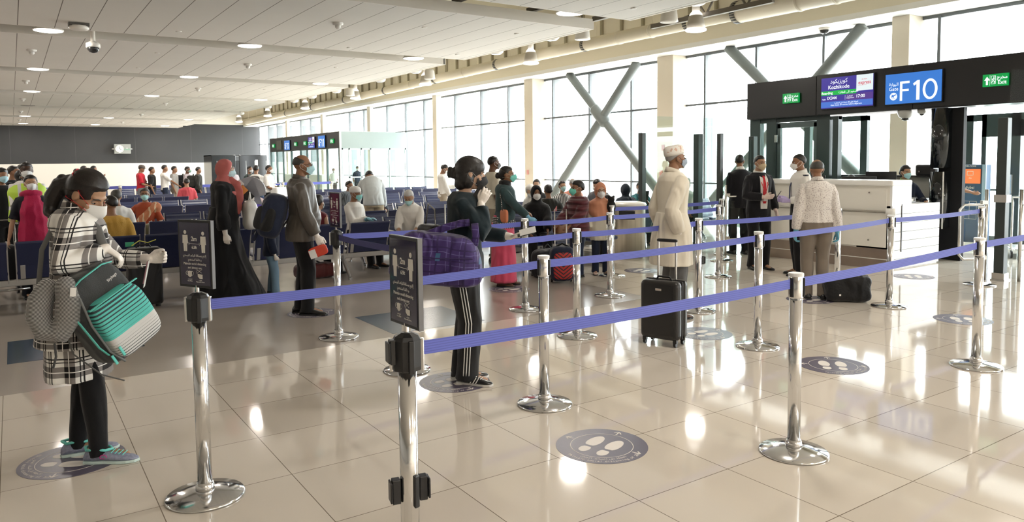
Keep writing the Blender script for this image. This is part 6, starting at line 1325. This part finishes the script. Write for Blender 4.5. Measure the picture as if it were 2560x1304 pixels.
# man in printed shirt
PR = spots('printed_shirt', (.72, .68, .64), (.40, .34, .33), 95, .60)
gl = (dict(curl=(30, 40, 25)), dict(curl=(30, 40, 25)))
f = pg('balding man in a pale printed shirt and taupe trousers seen from behind', 7.68, 5.14, 50, 1.62, lod=0, skin='brown', top=PR, bot=fab('taupe', (.20, .165, .13), bump=.06), hair=None, mask=None, gl=(.13, .40, .55), hands=gl, sl=.93, hem=.95, hr=(.25, .0, .83), hl=(-.24, .0, .83), fat=1.06, c=.022, feet=((.09, 0), (-.09, .02)))
f.hair('bald', SALTH); f.mask(MB_BLUE); f.belt_(mat('belt_brown', (.04, .02, .012), .4), 1.0); f.collar(PR)
db = thing('duffel_bag', 'black soft duffel bag on the floor beside the man in the printed shirt', 'duffel bag', (7.86, 4.86, .0)); soft_box((.50, .30, .31), 18, .42).build('bag_body', fab('duffel_black', (.012, .012, .013), .55, bump=.3, bs=40), db, voxel=.009, relax=1, noise=.012, nscale=16, loc=(0, 0, .155)); 
MB().tube([(-.14, -.08, .29), (-.08, -.10, .33), (.08, -.10, .335), (.15, -.08, .29)], .010, 8).build('handle', BLKF, db, smooth=True); MB().tube([(-.22, 0, .295), (0, 0, .315), (.22, 0, .295)], [(.008, .003)]*3, 6).build('zip', mat('zip_black', (0, 0, 0)), db); MB().box((-.1, -.155, .09), (.02, .006, .02)).build('logo_mark', SWHT, db)
db.rotation_euler = (0, 0, -math.atan2(7.86, 4.86)+R(12))
# clerk and heads behind the counter
f = pg('clerk in a navy jacket with blue mask seated behind the counter end', 11.95, 6.42, -130, 1.60, 'f', 1, 'tan', top=NVY, bot=NVY, hair='bun', mask=(.38, .66, .68), sl=.95, seated=True, seat=.68, hem=.9, nm='jacket', hr=(.2, .35, 1.0), hl=(-.2, .35, 1.0), head=(10, 4, 0)); f.collar(fab('scarf_green', (.30, .42, .16)), 'neck_scarf', 1.1)
f = pg('dark haired person sitting low behind the counter, only the hair in view', 11.4, 7.0, 40, 1.50, 'f', 2, 'brown', top=NVY, hair='thick', mask=None, seated=True, seat=.58, head=(0, 20, 0))
f = pg('dark haired person behind the counter beside the officer', 11.5, 8.05, 70, 1.56, 'f', 2, 'brown', top=BLKF, hair='bob', mask=None, seated=True, seat=.58)
for xx, yy, l in ((11.95, 6.42, 'grey stool under the clerk'), (11.4, 7.0, 'grey stool behind the counter'), (11.5, 8.05, 'grey stool at the far counter end')):
    t = thing('counter_stool', l+', hidden by the counter', 'stool', (xx, yy, 0)); hh = .68 if yy < 6.5 else .58; MB().lathe([(.17, hh-.06), (.18, hh-.02), (.16, hh)], n=24).build('seat', fab('stoolgrey', (.1, .1, .1)), t); MB().lathe([(.02, .03), (.02, hh-.06)], n=12).build('stem', STEEL, t); MB().lathe([(.2, 0), (.2, .02), (.03, .04)], n=24).build('base', STEEL, t)
# boy and girl
PUF = NB('fabric_puffer', rough=.45, sheen=.2, spec=.4, col=(.10, .015, .022)); x, y, z = PUF.co(); PUF.bump(PUF.ma('ABSOLUTE', PUF.ma('SINE', PUF.ma('MULTIPLY', z, PI/.085))), 1.0, .04); PUF.color(PUF.mix(PUF.noise(5, 2), (.095, .014, .022), (.13, .022, .03)))
f = pg('boy in a maroon quilted jacket and turquoise mask facing left', 6.60, 8.15, 175, 1.34, 'm', 1, 'brown', top=PUF.m, bot=DJEAN, hair='thick', mask=(.16, .60, .48), mk='n95', sl=.93, hem=.78, c=.045, hr=(.16, .34, .96), hl=(-.16, .3, .94), nm='quilted_jacket', fat=1.1)
f = pg('girl in a peach headscarf and cream top standing beside the boy in maroon', 6.98, 8.12, -120, 1.29, 'f', 1, 'light', top=fab('cream', (.74, .70, .58)), bot=DJEAN, hair=None, mask=MB_WHITE, sl=.6, hem=.62, flare=.0) if False else pg('girl in a peach headscarf and cream top standing beside the boy in maroon', 6.98, 8.12, -120, 1.29, 'f', 1, 'light', top=fab('cream', (.74, .70, .58)), bot=DJEAN, hair=None, mask=MB_WHITE, sl=.9, hem=.66, c=.03, shoes=mat('shoe_pink', (.62, .45, .38), .5))
f.hijab(fab('peach', (.62, .28, .17), bump=.1), .30, grow=1.25); f.glasses()
t = thing('plush_toy', 'black plush toy carried on the back beside the peach headscarf', 'plush toy', (7.02, 7.93, .98)); MB().ell((0, 0, 0), (.07, .06, .09)).ell((0, 0, .10), (.05, .05, .05)).ell((-.045, 0, .14), (.02, .02, .02)).ell((.045, 0, .14), (.02, .02, .02)).build('toy_body', fab('plush_black', (.012, .011, .011)), t, voxel=.012, relax=2)
rp = thing('wheeled_backpack', 'navy wheeled backpack with a red and black web pattern on the floor', 'backpack', (6.08, 7.86, 0), -math.atan2(6.08, 7.86)+R(8)); soft_box((.34, .24, .47), 18, .45).build('bag_body', fab('bag_navy', (0, 0, 0)), rp, voxel=.010, relax=2, noise=.006, loc=(0, 0, .26))
g = NB('fabric_web_red', rough=.6); x, y, z = g.co(); r_ = g.ma('SQRT', g.ma('ADD', g.ma('MULTIPLY', x, x), g.ma('MULTIPLY', z, z))); an = g.ma('ABSOLUTE', g.ma('ADD', z, g.ma('MULTIPLY', g.ma('ABSOLUTE', x), -.8))); g.color(g.mix(g.band(an, .05, 0, .35), (.45, .03, .03), (.02, .02, .025)))
o = soft_box((.26, .08, .36), 14, .45).build('front_panel', g.m, rp, smooth=True, loc=(0, -.10, .24)); MB().lathe([(.03, -.012), (.03, .012)], (.13, .07, .03), 16, RY(R(90))).lathe([(.03, -.012), (.03, .012)], (-.13, .07, .03), 16, RY(R(90))).build('wheel', BPL, rp); MB().tube([(-.08, .12, .3), (-.08, .12, .98), (.08, .12, .98), (.08, .12, .3)], .008, 8).build('pull_handle', MATS['tube_aluminium'], rp, smooth=True); MB().tube([(-.08, -.02, .49), (0, -.02, .53), (.08, -.02, .49)], .012, 8).build('top_handle', BLKF, rp, smooth=True)
# ---- seated people
S = dict(seated=True)
f = pg('white haired man in a white shirt sitting forward and looking down', 5.08, 10.32, -128, 1.60, 'm', 1, 'tan', top=WHT, bot=fab('olive', (.07, .065, .05)), hair='short', hm=WHITEHAIR, mask=(.45, .74, .76), sl=.72, lean=22, head=(0, 30, 0), hr=(.12, .42, .62), hl=(-.1, .45, .62), gl=None, **S); f.collar(WHT)
t = thing('travel_suitcase', 'dark suitcase with raised handle beside the white haired man', 'suitcase', (5.62, 10.05, 0), R(-20)); MB().box((0, 0, .33), (.40, .24, .58)).build('shell', fab('case_dark', (.03, .03, .035), .5), t, bevel=.04, seg=4); MB().tube([(-.09, .05, .6), (-.09, .05, .98), (.09, .05, .98), (.09, .05, .6)], .011, 8).build('telescopic_handle', mat('tube_aluminium', (0, 0, 0)), t, smooth=True); MB().box((-.15, -.1, .02), (.04, .03, .04)).box((.15, -.1, .02), (.04, .03, .04)).box((-.15, .1, .02), (.04, .03, .04)).box((.15, .1, .02), (.04, .03, .04)).build('wheels', BPL, t)
f = pg('man in a white skull cap and white shirt with a turquoise mask', 4.5, 11.2, -65, 1.60, 'm', 1, 'brown', top=WHT, bot=BLKF, hair=None, mask=(.30, .72, .70), sl=.9, hr=(.0, .3, .80), hl=(.05, .33, .82), gl=(.2, .45, .55), head=(15, 8, 0), **S); f.cap(WHT, 'skull')
f = pg('grey bearded man in a dark blue shirt seated by an armrest', 5.97, 13.92, -112, 1.60, 'm', 2, 'brown', top=fab('slate_blue', (.03, .04, .06)), hair='thick', hm=SALTH, mask=(.55, .74, .80), sl=.7, hr=(.2, .35, .72), hl=(-.25, .3, .72), fat=1.15, **S)
f = pg('man in a grey striped shirt stretching his arm along the bench', 6.05, 15.5, -60, 1.60, 'm', 2, 'brown', top=striped('grey_stripe', (.08, .09, .10), (.20, .22, .24), .03, axis=0), mask=MB_WHITE, sl=.9, side=-14, hr=(.45, -.1, .98), hl=(-.2, .3, .7), **S)
f = pg('woman in a maroon sleeveless top with a black and white mask beside the small sign', 3.60, 10.32, 38, 1.42, 'f', 1, 'tan', top=fab('maroon', (.12, .015, .02)), bot=BLKF, hair='thick', mask=(.62, .76, .78), sl=0, **S)
f = pg('elderly person in a white cap and pale pink clothes seated behind the navy backpack', 3.72, 13.95, -95, 1.60, 'm', 2, 'tan', top=fab('pale_pink', (.66, .52, .50)), bot=WHT, hair=None, mask=MB_WHITE, sl=.9, **S); f.cap(WHT, 'skull'); f.glasses()
f = pg('woman in a rust and cream sari with a blue mask reclining on the bench', 1.86, 13.92, -100, 1.58, 'f', 1, 'brown', top=fab('rust', (.36, .07, .03)), bot=fab('sari_cream', (.60, .45, .30)), hair='short', hm=SALTH, mask=(.45, .76, .76), sl=.5, hr=(.34, .15, .72), hl=(-.2, .3, .7), **S); m = MB(); m.tube([f.at(1.43, -.15, .02), f.at(1.34, -.10, .14), f.at(1.15, .05, .17), f.at(.98, .15, .14)], [(.05, .02), (.08, .025), (.10, .03), (.11, .03)], 12); m.ell(f.shL+Vector((-.02, 0, -.02)), (.10, .10, .11)); m.build('sari_drape', striped('sari_drape', (.66, .50, .33), (.52, .20, .10), .09, .75, 0, .1), f.root, voxel=.012, relax=2, noise=.006, nscale=20); f.glasses()
YEL = fab('mustard', (.56, .33, .07), .9, bump=.4, bs=120)
f = pg('man in a mustard yellow shirt seen from behind with his mask at the left', 1.00, 10.33, 88, 1.60, 'm', 1, 'brown', top=YEL, hair='short', mask=MB_BLUE, sl=.5, head=(48, 6, 0), fat=1.12, **S)
f = pg('dark haired man in white seen from behind, past the mustard shirt', 1.30, 12.66, 88, 1.62, 'm', 2, 'brown', top=WHT, hm=SALTH, mask=None, **S)
f = pg('man in a coral pink shirt seen from behind on a far bench', 4.02, 22.15, 88, 1.62, 'm', 2, 'tan', top=fab('coral', (.66, .10, .12)), mask=None, fat=1.1, **S)
f = pg('woman in a full black abaya and white mask seated behind the belts', 6.52, 9.05, -118, 1.60, 'f', 1, 'brown', top=BLKF, hair=None, mask=MB_WHITE, sl=.95, hr=(.16, .42, .66), hl=(-.12, .42, .66), c=.035, fat=1.15, **S); f.hijab(BLKF, .32)
t = thing('leather_handbag', 'tan leather handbag on the lap of the seated woman in black', 'handbag', (6.72, 8.72, .56), R(20)); soft_box((.30, .12, .18), 12, .45).build('bag_body', mat('leather_tan', (.30, .13, .05), .45), t, smooth=True, loc=(0, 0, .09)); MB().tube([(-.09, -.03, .16), (-.07, -.04, .25), (.07, -.04, .25), (.09, -.03, .16)], .009, 8).build('handle', mat('leather_pale', (.6, .42, .26), .5), t, smooth=True)
t = thing('floor_bag', 'black travel bag on the floor before the seated woman in black', 'bag', (6.25, 8.42, 0), R(15)); soft_box((.55, .26, .40), 16, .45).build('bag_body', fab('bagblack', (.014, .015, .018), .6), t, voxel=.012, relax=2, noise=.01, loc=(0, 0, .2)); MB().tube([(-.1, .0, .38), (0, .0, .46), (.1, .0, .38)], .01, 8).build('handle', BPL, t)
f = pg('person in a white headscarf bending forward behind the seated woman in black', 7.98, 11.12, -150, 1.58, 'f', 2, 'light', top=WHT, hair=None, mask=MB_WHITE, sl=.9, lean=20, head=(0, 30, 0), **S); f.hijab(WHT, .22)
f = pg('person in a patterned blouse with blue gloves behind the pink sari', 7.38, 11.10, -150, 1.40, 'f', 2, 'brown', top=spots('blouse', (.10, .13, .15), (.50, .55, .56), 60, .55), hair='short', mask=(.25, .62, .75), sl=.9, gl=(.10, .38, .60), hr=(.1, .34, .72), hl=(-.05, .34, .72), **S)
f = pg('woman with her hair in a bun looking down, near the beige column', 9.02, 12.5, -130, 1.60, 'f', 2, 'tan', top=BLKF, hair='bun', mask=MB_WHITE, **S)
f = pg('person in a dark jacket with a pink strap seen from behind', 7.72, 10.35, 70, 1.52, 'm', 2, 'brown', top=fab('olive_black', (.03, .03, .026)), hair='thick', mask=None, sl=.95, c=.05, **S); MB().tube([f.at(1.40, .09, .02), f.at(1.36, .10, -.12), f.at(1.15, .08, -.165)], [(.03, .004)]*3, 6).build('pink_strap', fab('strap_pink', (.70, .22, .24)), f.root)
f = pg('woman with glasses in a black and white striped scarf seated by the window brace', 8.64, 11.15, -110, 1.60, 'f', 2, 'tan', top=striped('bw_stripe', (.04, .04, .04), (.62, .60, .58), .03, .5, 0, .02), hair='short', mask=(.42, .62, .60), mk='n95', sl=.9, fat=1.1, **S); f.glasses()
f = pg('bald man in a salmon shirt seen from behind by the window', 9.97, 12.5, 60, 1.60, 'm', 2, 'light', top=fab('salmon', (.72, .30, .22)), hair='bald', hm=GREYHAIR, mask=None, **S)
f = pg('young man in a grey hooded top looking down by the window', 9.84, 11.5, -150, 1.60, 'm', 2, 'tan', top=fab('hoodie_grey', (.10, .10, .11)), hair='thick', mask=MB_WHITE, sl=.95, c=.04, head=(-30, 20, 0), **S)
f = pg('small child with black hair beside the waste bin', 7.82, 8.95, 100, 1.06, 'm', 2, 'brown', top=striped('zebra', (.02, .02, .02), (.7, .7, .68), .06, .5, 2, .03), bot=BLKF, hair='thick', mask=None, sl=.9)
f = pg('person in a dark hooded jacket seen from behind the waste bin', 9.52, 10.35, 75, 1.42, 'm', 2, 'brown', top=fab('hood_navy', (.02, .028, .04)), hair=None, mask=None, sl=.95, c=.05, **S); f.hijab(fab('hood_navy', (0, 0, 0)), .12, name='hood')
f = pg('man in a teal shirt reading a tablet behind the dark screen post', 10.22, 10.72, -120, 1.50, 'm', 2, 'brown', top=spots('teal_shirt', (.03, .10, .12), (.10, .34, .36), 30, .55), hair='short', mask=MB_WHITE, hr=(.1, .38, .95), hl=(-.1, .38, .95), lean=8, **S)
o = MB().box((0, 0, 0), (.17, .01, .24)).build('tablet', BPL, bevel=.004); tag(o, 'dark tablet held up by the man in the teal shirt', 'tablet'); place(o, f, (0, .45, 1.08), RX(R(-25)))
f = pg('man in a white skull cap and dark glasses seated right of the cream kurta', 11.25, 10.45, -115, 1.62, 'm', 2, 'brown', top=WHT, hair=None, mask=MB_WHITE, sl=.9, hr=(.1, .38, .62), hl=(-.1, .38, .62), **S); f.cap(WHT, 'skull'); f.glasses()
f = pg('person in teal slumped low on the bench behind the glass screen', 12.1, 10.9, 150, 1.30, 'm', 2, 'brown', top=MATS['fabric_teal_shirt'], hair='thick', mask=None, lean=35, seated=True, seat=.3)
# ---- standing further back
f = pg('man in a pale shirt bending over with his back to the camera', 5.5, 12.75, 75, 1.72, 'm', 1, 'brown', top=fab('pale_blue_white', (.66, .70, .70)), bot=fab('khaki_light', (.55, .45, .30)), mask=None, sl=.95, lean=55, head=(0, 60, 0), hr=(.28, .5, .75), hl=(-.28, .5, .75), c=.03); f.belt_(BLKF, .99)
f = pg('man in a pale shirt reading his phone by the beige column, blue gloves', 8.72, 16.0, -25, 1.60, 'm', 2, 'brown', top=fab('offwhite', (.72, .70, .66)), bot=KHAKI, hair='short', mask=MB_WHITE, sl=.95, gl=(.10, .42, .58), hr=(.12, .20, .86), hl=(-.05, .36, 1.12), head=(0, 25, 0))
o = MB().box((0, 0, 0), (.075, .01, .15)).build('mobile_phone', BPL, bevel=.003); tag(o, 'phone held by the man reading beside the beige column', 'phone'); place(o, f, (-.03, .47, 1.18), RX(R(-30)))
# group at the left edge
HV = fab('hivis_yellow', (.55, .75, .08), .6); 
f = pg('man in a white shirt and yellow reflective vest with a white mask at the left', .17, 12.1, -88, 1.70, 'm', 1, 'deep', top=WHT, bot=BLKF, hair='short', mask=MB_WHITE, sl=.46, fat=1.1, hr=(.10, .24, .84), hl=(-.10, .24, .84))
m = MB(); m.loft([f.ring(z, .058, 24) for z in (.90, 1.0, 1.1, 1.2, 1.3)]+[f.ring(1.37, .046, 24), f.ring(1.425, .03, 24)]); g = NB('vest_bands', rough=.6); x, y, z = g.co(); ax_ = g.ma('ABSOLUTE', x); bnd = g.ma('MAXIMUM', g.band(z, 9, .0, .0001), g.ma('MULTIPLY', g.ma('GREATER_THAN', ax_, .075), g.ma('LESS_THAN', ax_, .115))); bnd = g.ma('MAXIMUM', bnd, g.ma('MULTIPLY', g.ma('GREATER_THAN', z, 1.05), g.ma('LESS_THAN', z, 1.10))); g.color(g.mix(bnd, (.50, .72, .06), (.62, .62, .60))); m.build('reflective_vest', g.m, f.root, voxel=.012, relax=2, noise=.004)
f = pg('woman in a crimson scarf and white mask standing before the man in the vest', .19, 10.95, -84, 1.53, 'f', 1, 'tan', top=fab('tee_dark', (.012, .012, .018)), bot=fab('trouser_dark', (.012, .014, .022)), hair='short', mask=MB_WHITE, mk='n95', sl=.46, hem=.84, fat=1.08, hr=(.30, .06, .80), hl=(-.30, .06, .80))
CRM = fab('crimson', (.42, .015, .07), .75, bump=.2, bs=90); m = MB(); m.tube([f.nb+f.TM @ Vector((.085*math.cos(a), .08*math.sin(a)+.01, .015*math.sin(a)-.01)) for a in [2*PI*i/18 for i in range(19)]], .042, 12, round_ends=False)
m.loft([[f.at(z, x_, y_) for x_, y_ in [(-w_, .11+d_*.2), (-w_*.6, .175+d_), (0, .195+d_), (w_*.6, .175+d_), (w_, .11+d_*.2), (w_*.8, .06), (0, .1), (-w_*.8, .06)]] for z, w_, d_ in ((.80, .20, .02), (.9, .195, .015), (1.0, .18, .01), (1.15, .16, .01), (1.3, .14, .0), (1.42, .10, -.04))]); m.build('scarf', CRM, f.root, voxel=.010, relax=2, noise=.008, nscale=22)
for a in ((-.12, 12.9, 1.62, 'f', 'thick', BLKF, (.45, .70, .82), 'person in black with a bright blue mask behind the crimson scarf'), (-.35, 13.6, 1.62, 'm', 'short', NVY, MB_WHITE, 'person in dark clothes with a white mask at the left edge'), (.02, 15.6, 1.66, 'm', 'short', BLKF, None, 'dark haired man behind the group at the left edge'),
          (.16, 16.6, 1.69, 'm', 'buzz', fab('browncloth', (.10, .06, .05)), None, 'tallest dark head behind the man in the reflective vest'), (.13, 14.2, 1.58, 'f', 'bob', fab('plumcloth', (.06, .03, .05)), MB_WHITE, 'person looking left between the vest and the bright blue mask')):
    pg(a[7], a[0], a[1], -70 if a[1] < 14 else -20, a[2], a[3], 2, 'brown', top=a[5], hair=a[4], mask=a[6], sl=.9)
t = thing('luggage_trolley', 'steel luggage trolley beside the woman in the crimson scarf', 'trolley', (-.15, 11.2, 0), R(-80)); MB().tube([(-.25, -.2, .12), (-.3, -.2, .95), (-.3, .2, .95), (-.25, .2, .12)], .016, 10).tube([(-.3, -.2, .14), (.4, -.2, .14), (.4, .2, .14), (-.3, .2, .14)], .016, 8).build('frame', STEEL, t, smooth=True); soft_box((.5, .34, .5), 12, .4).build('loaded_bag', fab('bagblack', (0, 0, 0)), t, smooth=True, loc=(.05, 0, .42))
for i_, wy in enumerate((-.2, .2)): MB().lathe([(.06, -.015), (.06, .015)], (-.25, wy, .062), 16, RX(R(90))).build('wheel', BPL, t)
# far queue
GRN_ = fab('sage', (.30, .36, .28)); RED_ = fab('red', (.45, .015, .03)); GRY = fab('grey_tee', (.30, .29, .27)); SL = fab('slate_tee', (.06, .08, .09)); LIL = fab('lilac_tee', (.45, .40, .42))
def q(label, px, y, hw, H, **kw): return pg(label, px, y, hw, H, lod=3 if y > 22 else 2, **kw)
q('man in a sage shirt with a camera strap near the far wall at left', 1.62, 26, -80, 1.57, top=GRN_, bot=KHAKI, mask=MB_WHITE, sl=.9, hr=(.08, .3, 1.05), hl=(-.08, .3, 1.05)); q('man in black facing right near the far wall, left of two dark heads', 1.86, 26.6, -20, 1.66, top=BLKF, mask=None, sl=.9); q('short dark haired person between two men near the far wall', 2.20, 29, -30, 1.52, top=WHT, mask=None); q('man in dark brown raising a phone near the far wall', 2.24, 28, 0, 1.66, top=fab('browncloth', (.10, .06, .05)), mask=None, sl=.9, hr=(.1, .3, 1.35))
f = q('man in a red polo shirt and cap in the distant queue', 3.40, 26.2, -20, 1.66, top=RED_, bot=fab('grey_jeans', (.14, .15, .17)), mask=None, hr=(.12, .32, 1.02), hl=(-.1, .34, 1.02), head=(0, 18, 0)); f.cap(fab('cap_brown', (.10, .08, .07)), 'base')
q('young man in a black tee in the distant queue', 3.72, 26.2, -10, 1.60, top=BLKF, bot=DJEAN, mask=None); q('man in a white tee stretching his arm in the distant queue', 4.10, 26.2, -8, 1.66, top=WHT, bot=DJEAN, mask=None, hr=(.20, .5, .95)); q('man in a grey tee with shoulder bag in the distant queue', 4.42, 26.4, -20, 1.62, top=GRY, bot=KHAKI, mask=None)
f = q('man with a black backpack and green mask in the distant queue', 4.86, 26.6, -30, 1.60, top=LIL, bot=DJEAN, mask=(.3, .5, .4), skin='dark'); f.bkp = 1
def small_pack(f, m_, label, dx=0, sc=1):
    o = thing('backpack', label, 'backpack'); soft_box((.30*sc, .17*sc, .44*sc), 12, .5).build('main_body', m_, o, smooth=True); soft_box((.22*sc, .07*sc, .2*sc), 10, .5).build('front_pocket', m_, o, smooth=True, loc=(0, -.10*sc, -.06*sc)); MB().tube([(-.09, .09, .2), (-.10, .16, .26), (-.10, .26, .16)], [(.02, .004)]*3, 6).tube([(.09, .09, .2), (.10, .16, .26), (.10, .26, .16)], [(.02, .004)]*3, 6).build('shoulder_straps', m_, o); place(o, f, (dx, -.235, 1.18)); return o
small_pack(f, fab('bagblack', (0, 0, 0)), 'black backpack on the man with the green mask in the distant queue')
f = q('man in dark clothes with a dark backpack at the end of the distant queue', 5.16, 26.4, -10, 1.58, top=fab('olive_black', (0, 0, 0)), bot=BLKF, mask=None, sl=.9); small_pack(f, fab('olive_black', (0, 0, 0)), 'dark olive backpack at the end of the distant queue')
q('man in a slate blue tee with a white mask behind the pink headscarf', 5.28, 23, -15, 1.69, top=SL, bot=JEAN, mask=MB_WHITE, hr=(.1, .32, 1.1), hl=(-.1, .3, 1.1), hair='buzz'); q('young man in a lilac shirt facing the camera near the dark enclosure', 5.92, 25, -85, 1.60, top=LIL, bot=BLKF, skin='dark', mask=(.35, .52, .52))
f = q('man in a pale shirt and jeans with a grey backpack, arm stretched right', 5.50, 20.6, 60, 1.62, top=WHT, bot=JEAN, mask=None, sl=.95, hr=(.30, .45, .95)); small_pack(f, fab('pack_grey', (.10, .095, .09)), 'grey backpack on the man in the pale shirt and jeans')
q('man in dark green behind the man with the grey backpack', 5.95, 23, -60, 1.60, top=fab('darkgreen', (.04, .06, .055)), mask=MB_WHITE); f = q('man in a white tee with a black waistcoat bag beside the gate booth', 5.72, 20.2, -40, 1.62, top=WHT, mask=MB_WHITE, hr=(.1, .28, 1.0), hl=(-.05, .3, 1.05), hair='buzz')
t = thing('trolley_case', 'white trolley loaded beside the man with the grey backpack', 'suitcase', (5.95, 20.0, 0), R(20)); MB().box((0, 0, .55), (.42, .28, .95)).build('case_body', mat('case_white', (.8, .8, .78), .3), t, bevel=.04, seg=3); MB().tube([(-.14, -.1, .035), (-.14, -.1, .08)], .03, 8).tube([(.14, -.1, .035), (.14, -.1, .08)], .03, 8).build('castors', BPL, t); MB().tube([(-.1, .1, 1.0), (-.1, .1, 1.12), (.1, .1, 1.12), (.1, .1, 1.0)], .012, 8).build('handle', STEEL, t)
q('staff member in white behind the glass of the far booth', 12.9, 34.6, -100, 1.42, top=WHT, mask=MB_WHITE); q('staff member in dark clothes beyond the side glass of the far booth', 13.55, 33.2, -100, 1.52, top=NVY, mask=MB_WHITE)
q('person in a yellow reflective vest between the black pillar and the blue kiosk', 13.45, 6.5, -50, 1.62, top=HV, bot=NVY, mask=None, sl=.6, hl=(-.1, .42, 1.08), hr=(.1, .42, 1.08))
# small things on the seats
def clutter(name, label, cat, loc, build): t = thing(name, label, cat, loc); build(t); return t
clutter('travel_suitcase', 'large black suitcase standing behind the mustard shirt bench', 'suitcase', (1.22, 9.42, 0), lambda t: (MB().box((0, 0, .36), (.36, .22, .66)).build('shell', fab('case_black', (.013, .013, .014), .5), t, bevel=.04, seg=4), MB().lathe([(.03, 0), (.03, .05)], (-.13, 0, 0), 12).build('wheel', BPL, t), MB().lathe([(.03, 0), (.03, .05)], (.13, 0, 0), 12).build('wheel', BPL, t), MB().tube([(-.08, 0, .68), (-.06, 0, .72), (.06, 0, .72), (.08, 0, .68)], .01, 8).build('handle', BPL, t), MB().box((-.08, -.113, .55), (.09, .004, .02)).build('sticker_strip', SWHT, t), MB().box((-.06, -.113, .63), (.07, .004, .016)).build('sticker_strip', SWHT, t), MB().tube([(-.12, -.02, .72), (-.04, .0, .77), (.05, .02, .74), (.13, 0, .77)], .006, 6).build('tied_ribbon', mat('ribbon_yellow', (.55, .55, .10), .5), t), MB().box((-.14, 0, .735), (.09, .02, .05)).build('luggage_tag', mat('tag_green', (.02, .30, .16), .5), t)))
clutter('red_bag', 'dark red bag lying under the nearest bench behind the man in grey', 'bag', (3.55, 10.35, 0), lambda t: (soft_box((.60, .30, .22), 12, .5).build('bag_body', fab('bag_maroon', (.09, .02, .02), .5), t, smooth=True, loc=(0, 0, .11)), MB().tube([(-.1, 0, .2), (0, 0, .25), (.1, 0, .2)], .01, 8).build('handle', BPL, t)))
for i_, (xx, yy, l) in enumerate(((4.75, 9.0, 'white and black sneaker under the bench left of the child'),)): pass
clutter('seat_bag', 'small olive bag on the second bench row left of the centre', 'bag', (1.75, 12.55, .44), lambda t: (soft_box((.34, .22, .30), 10, .5).build('bag_body', fab('bag_olive', (.20, .18, .11)), t, smooth=True, loc=(0, 0, .15)), MB().tube([(-.06, 0, .28), (0, 0, .34), (.06, 0, .28)], .01, 6).build('handle', WHT, t)))
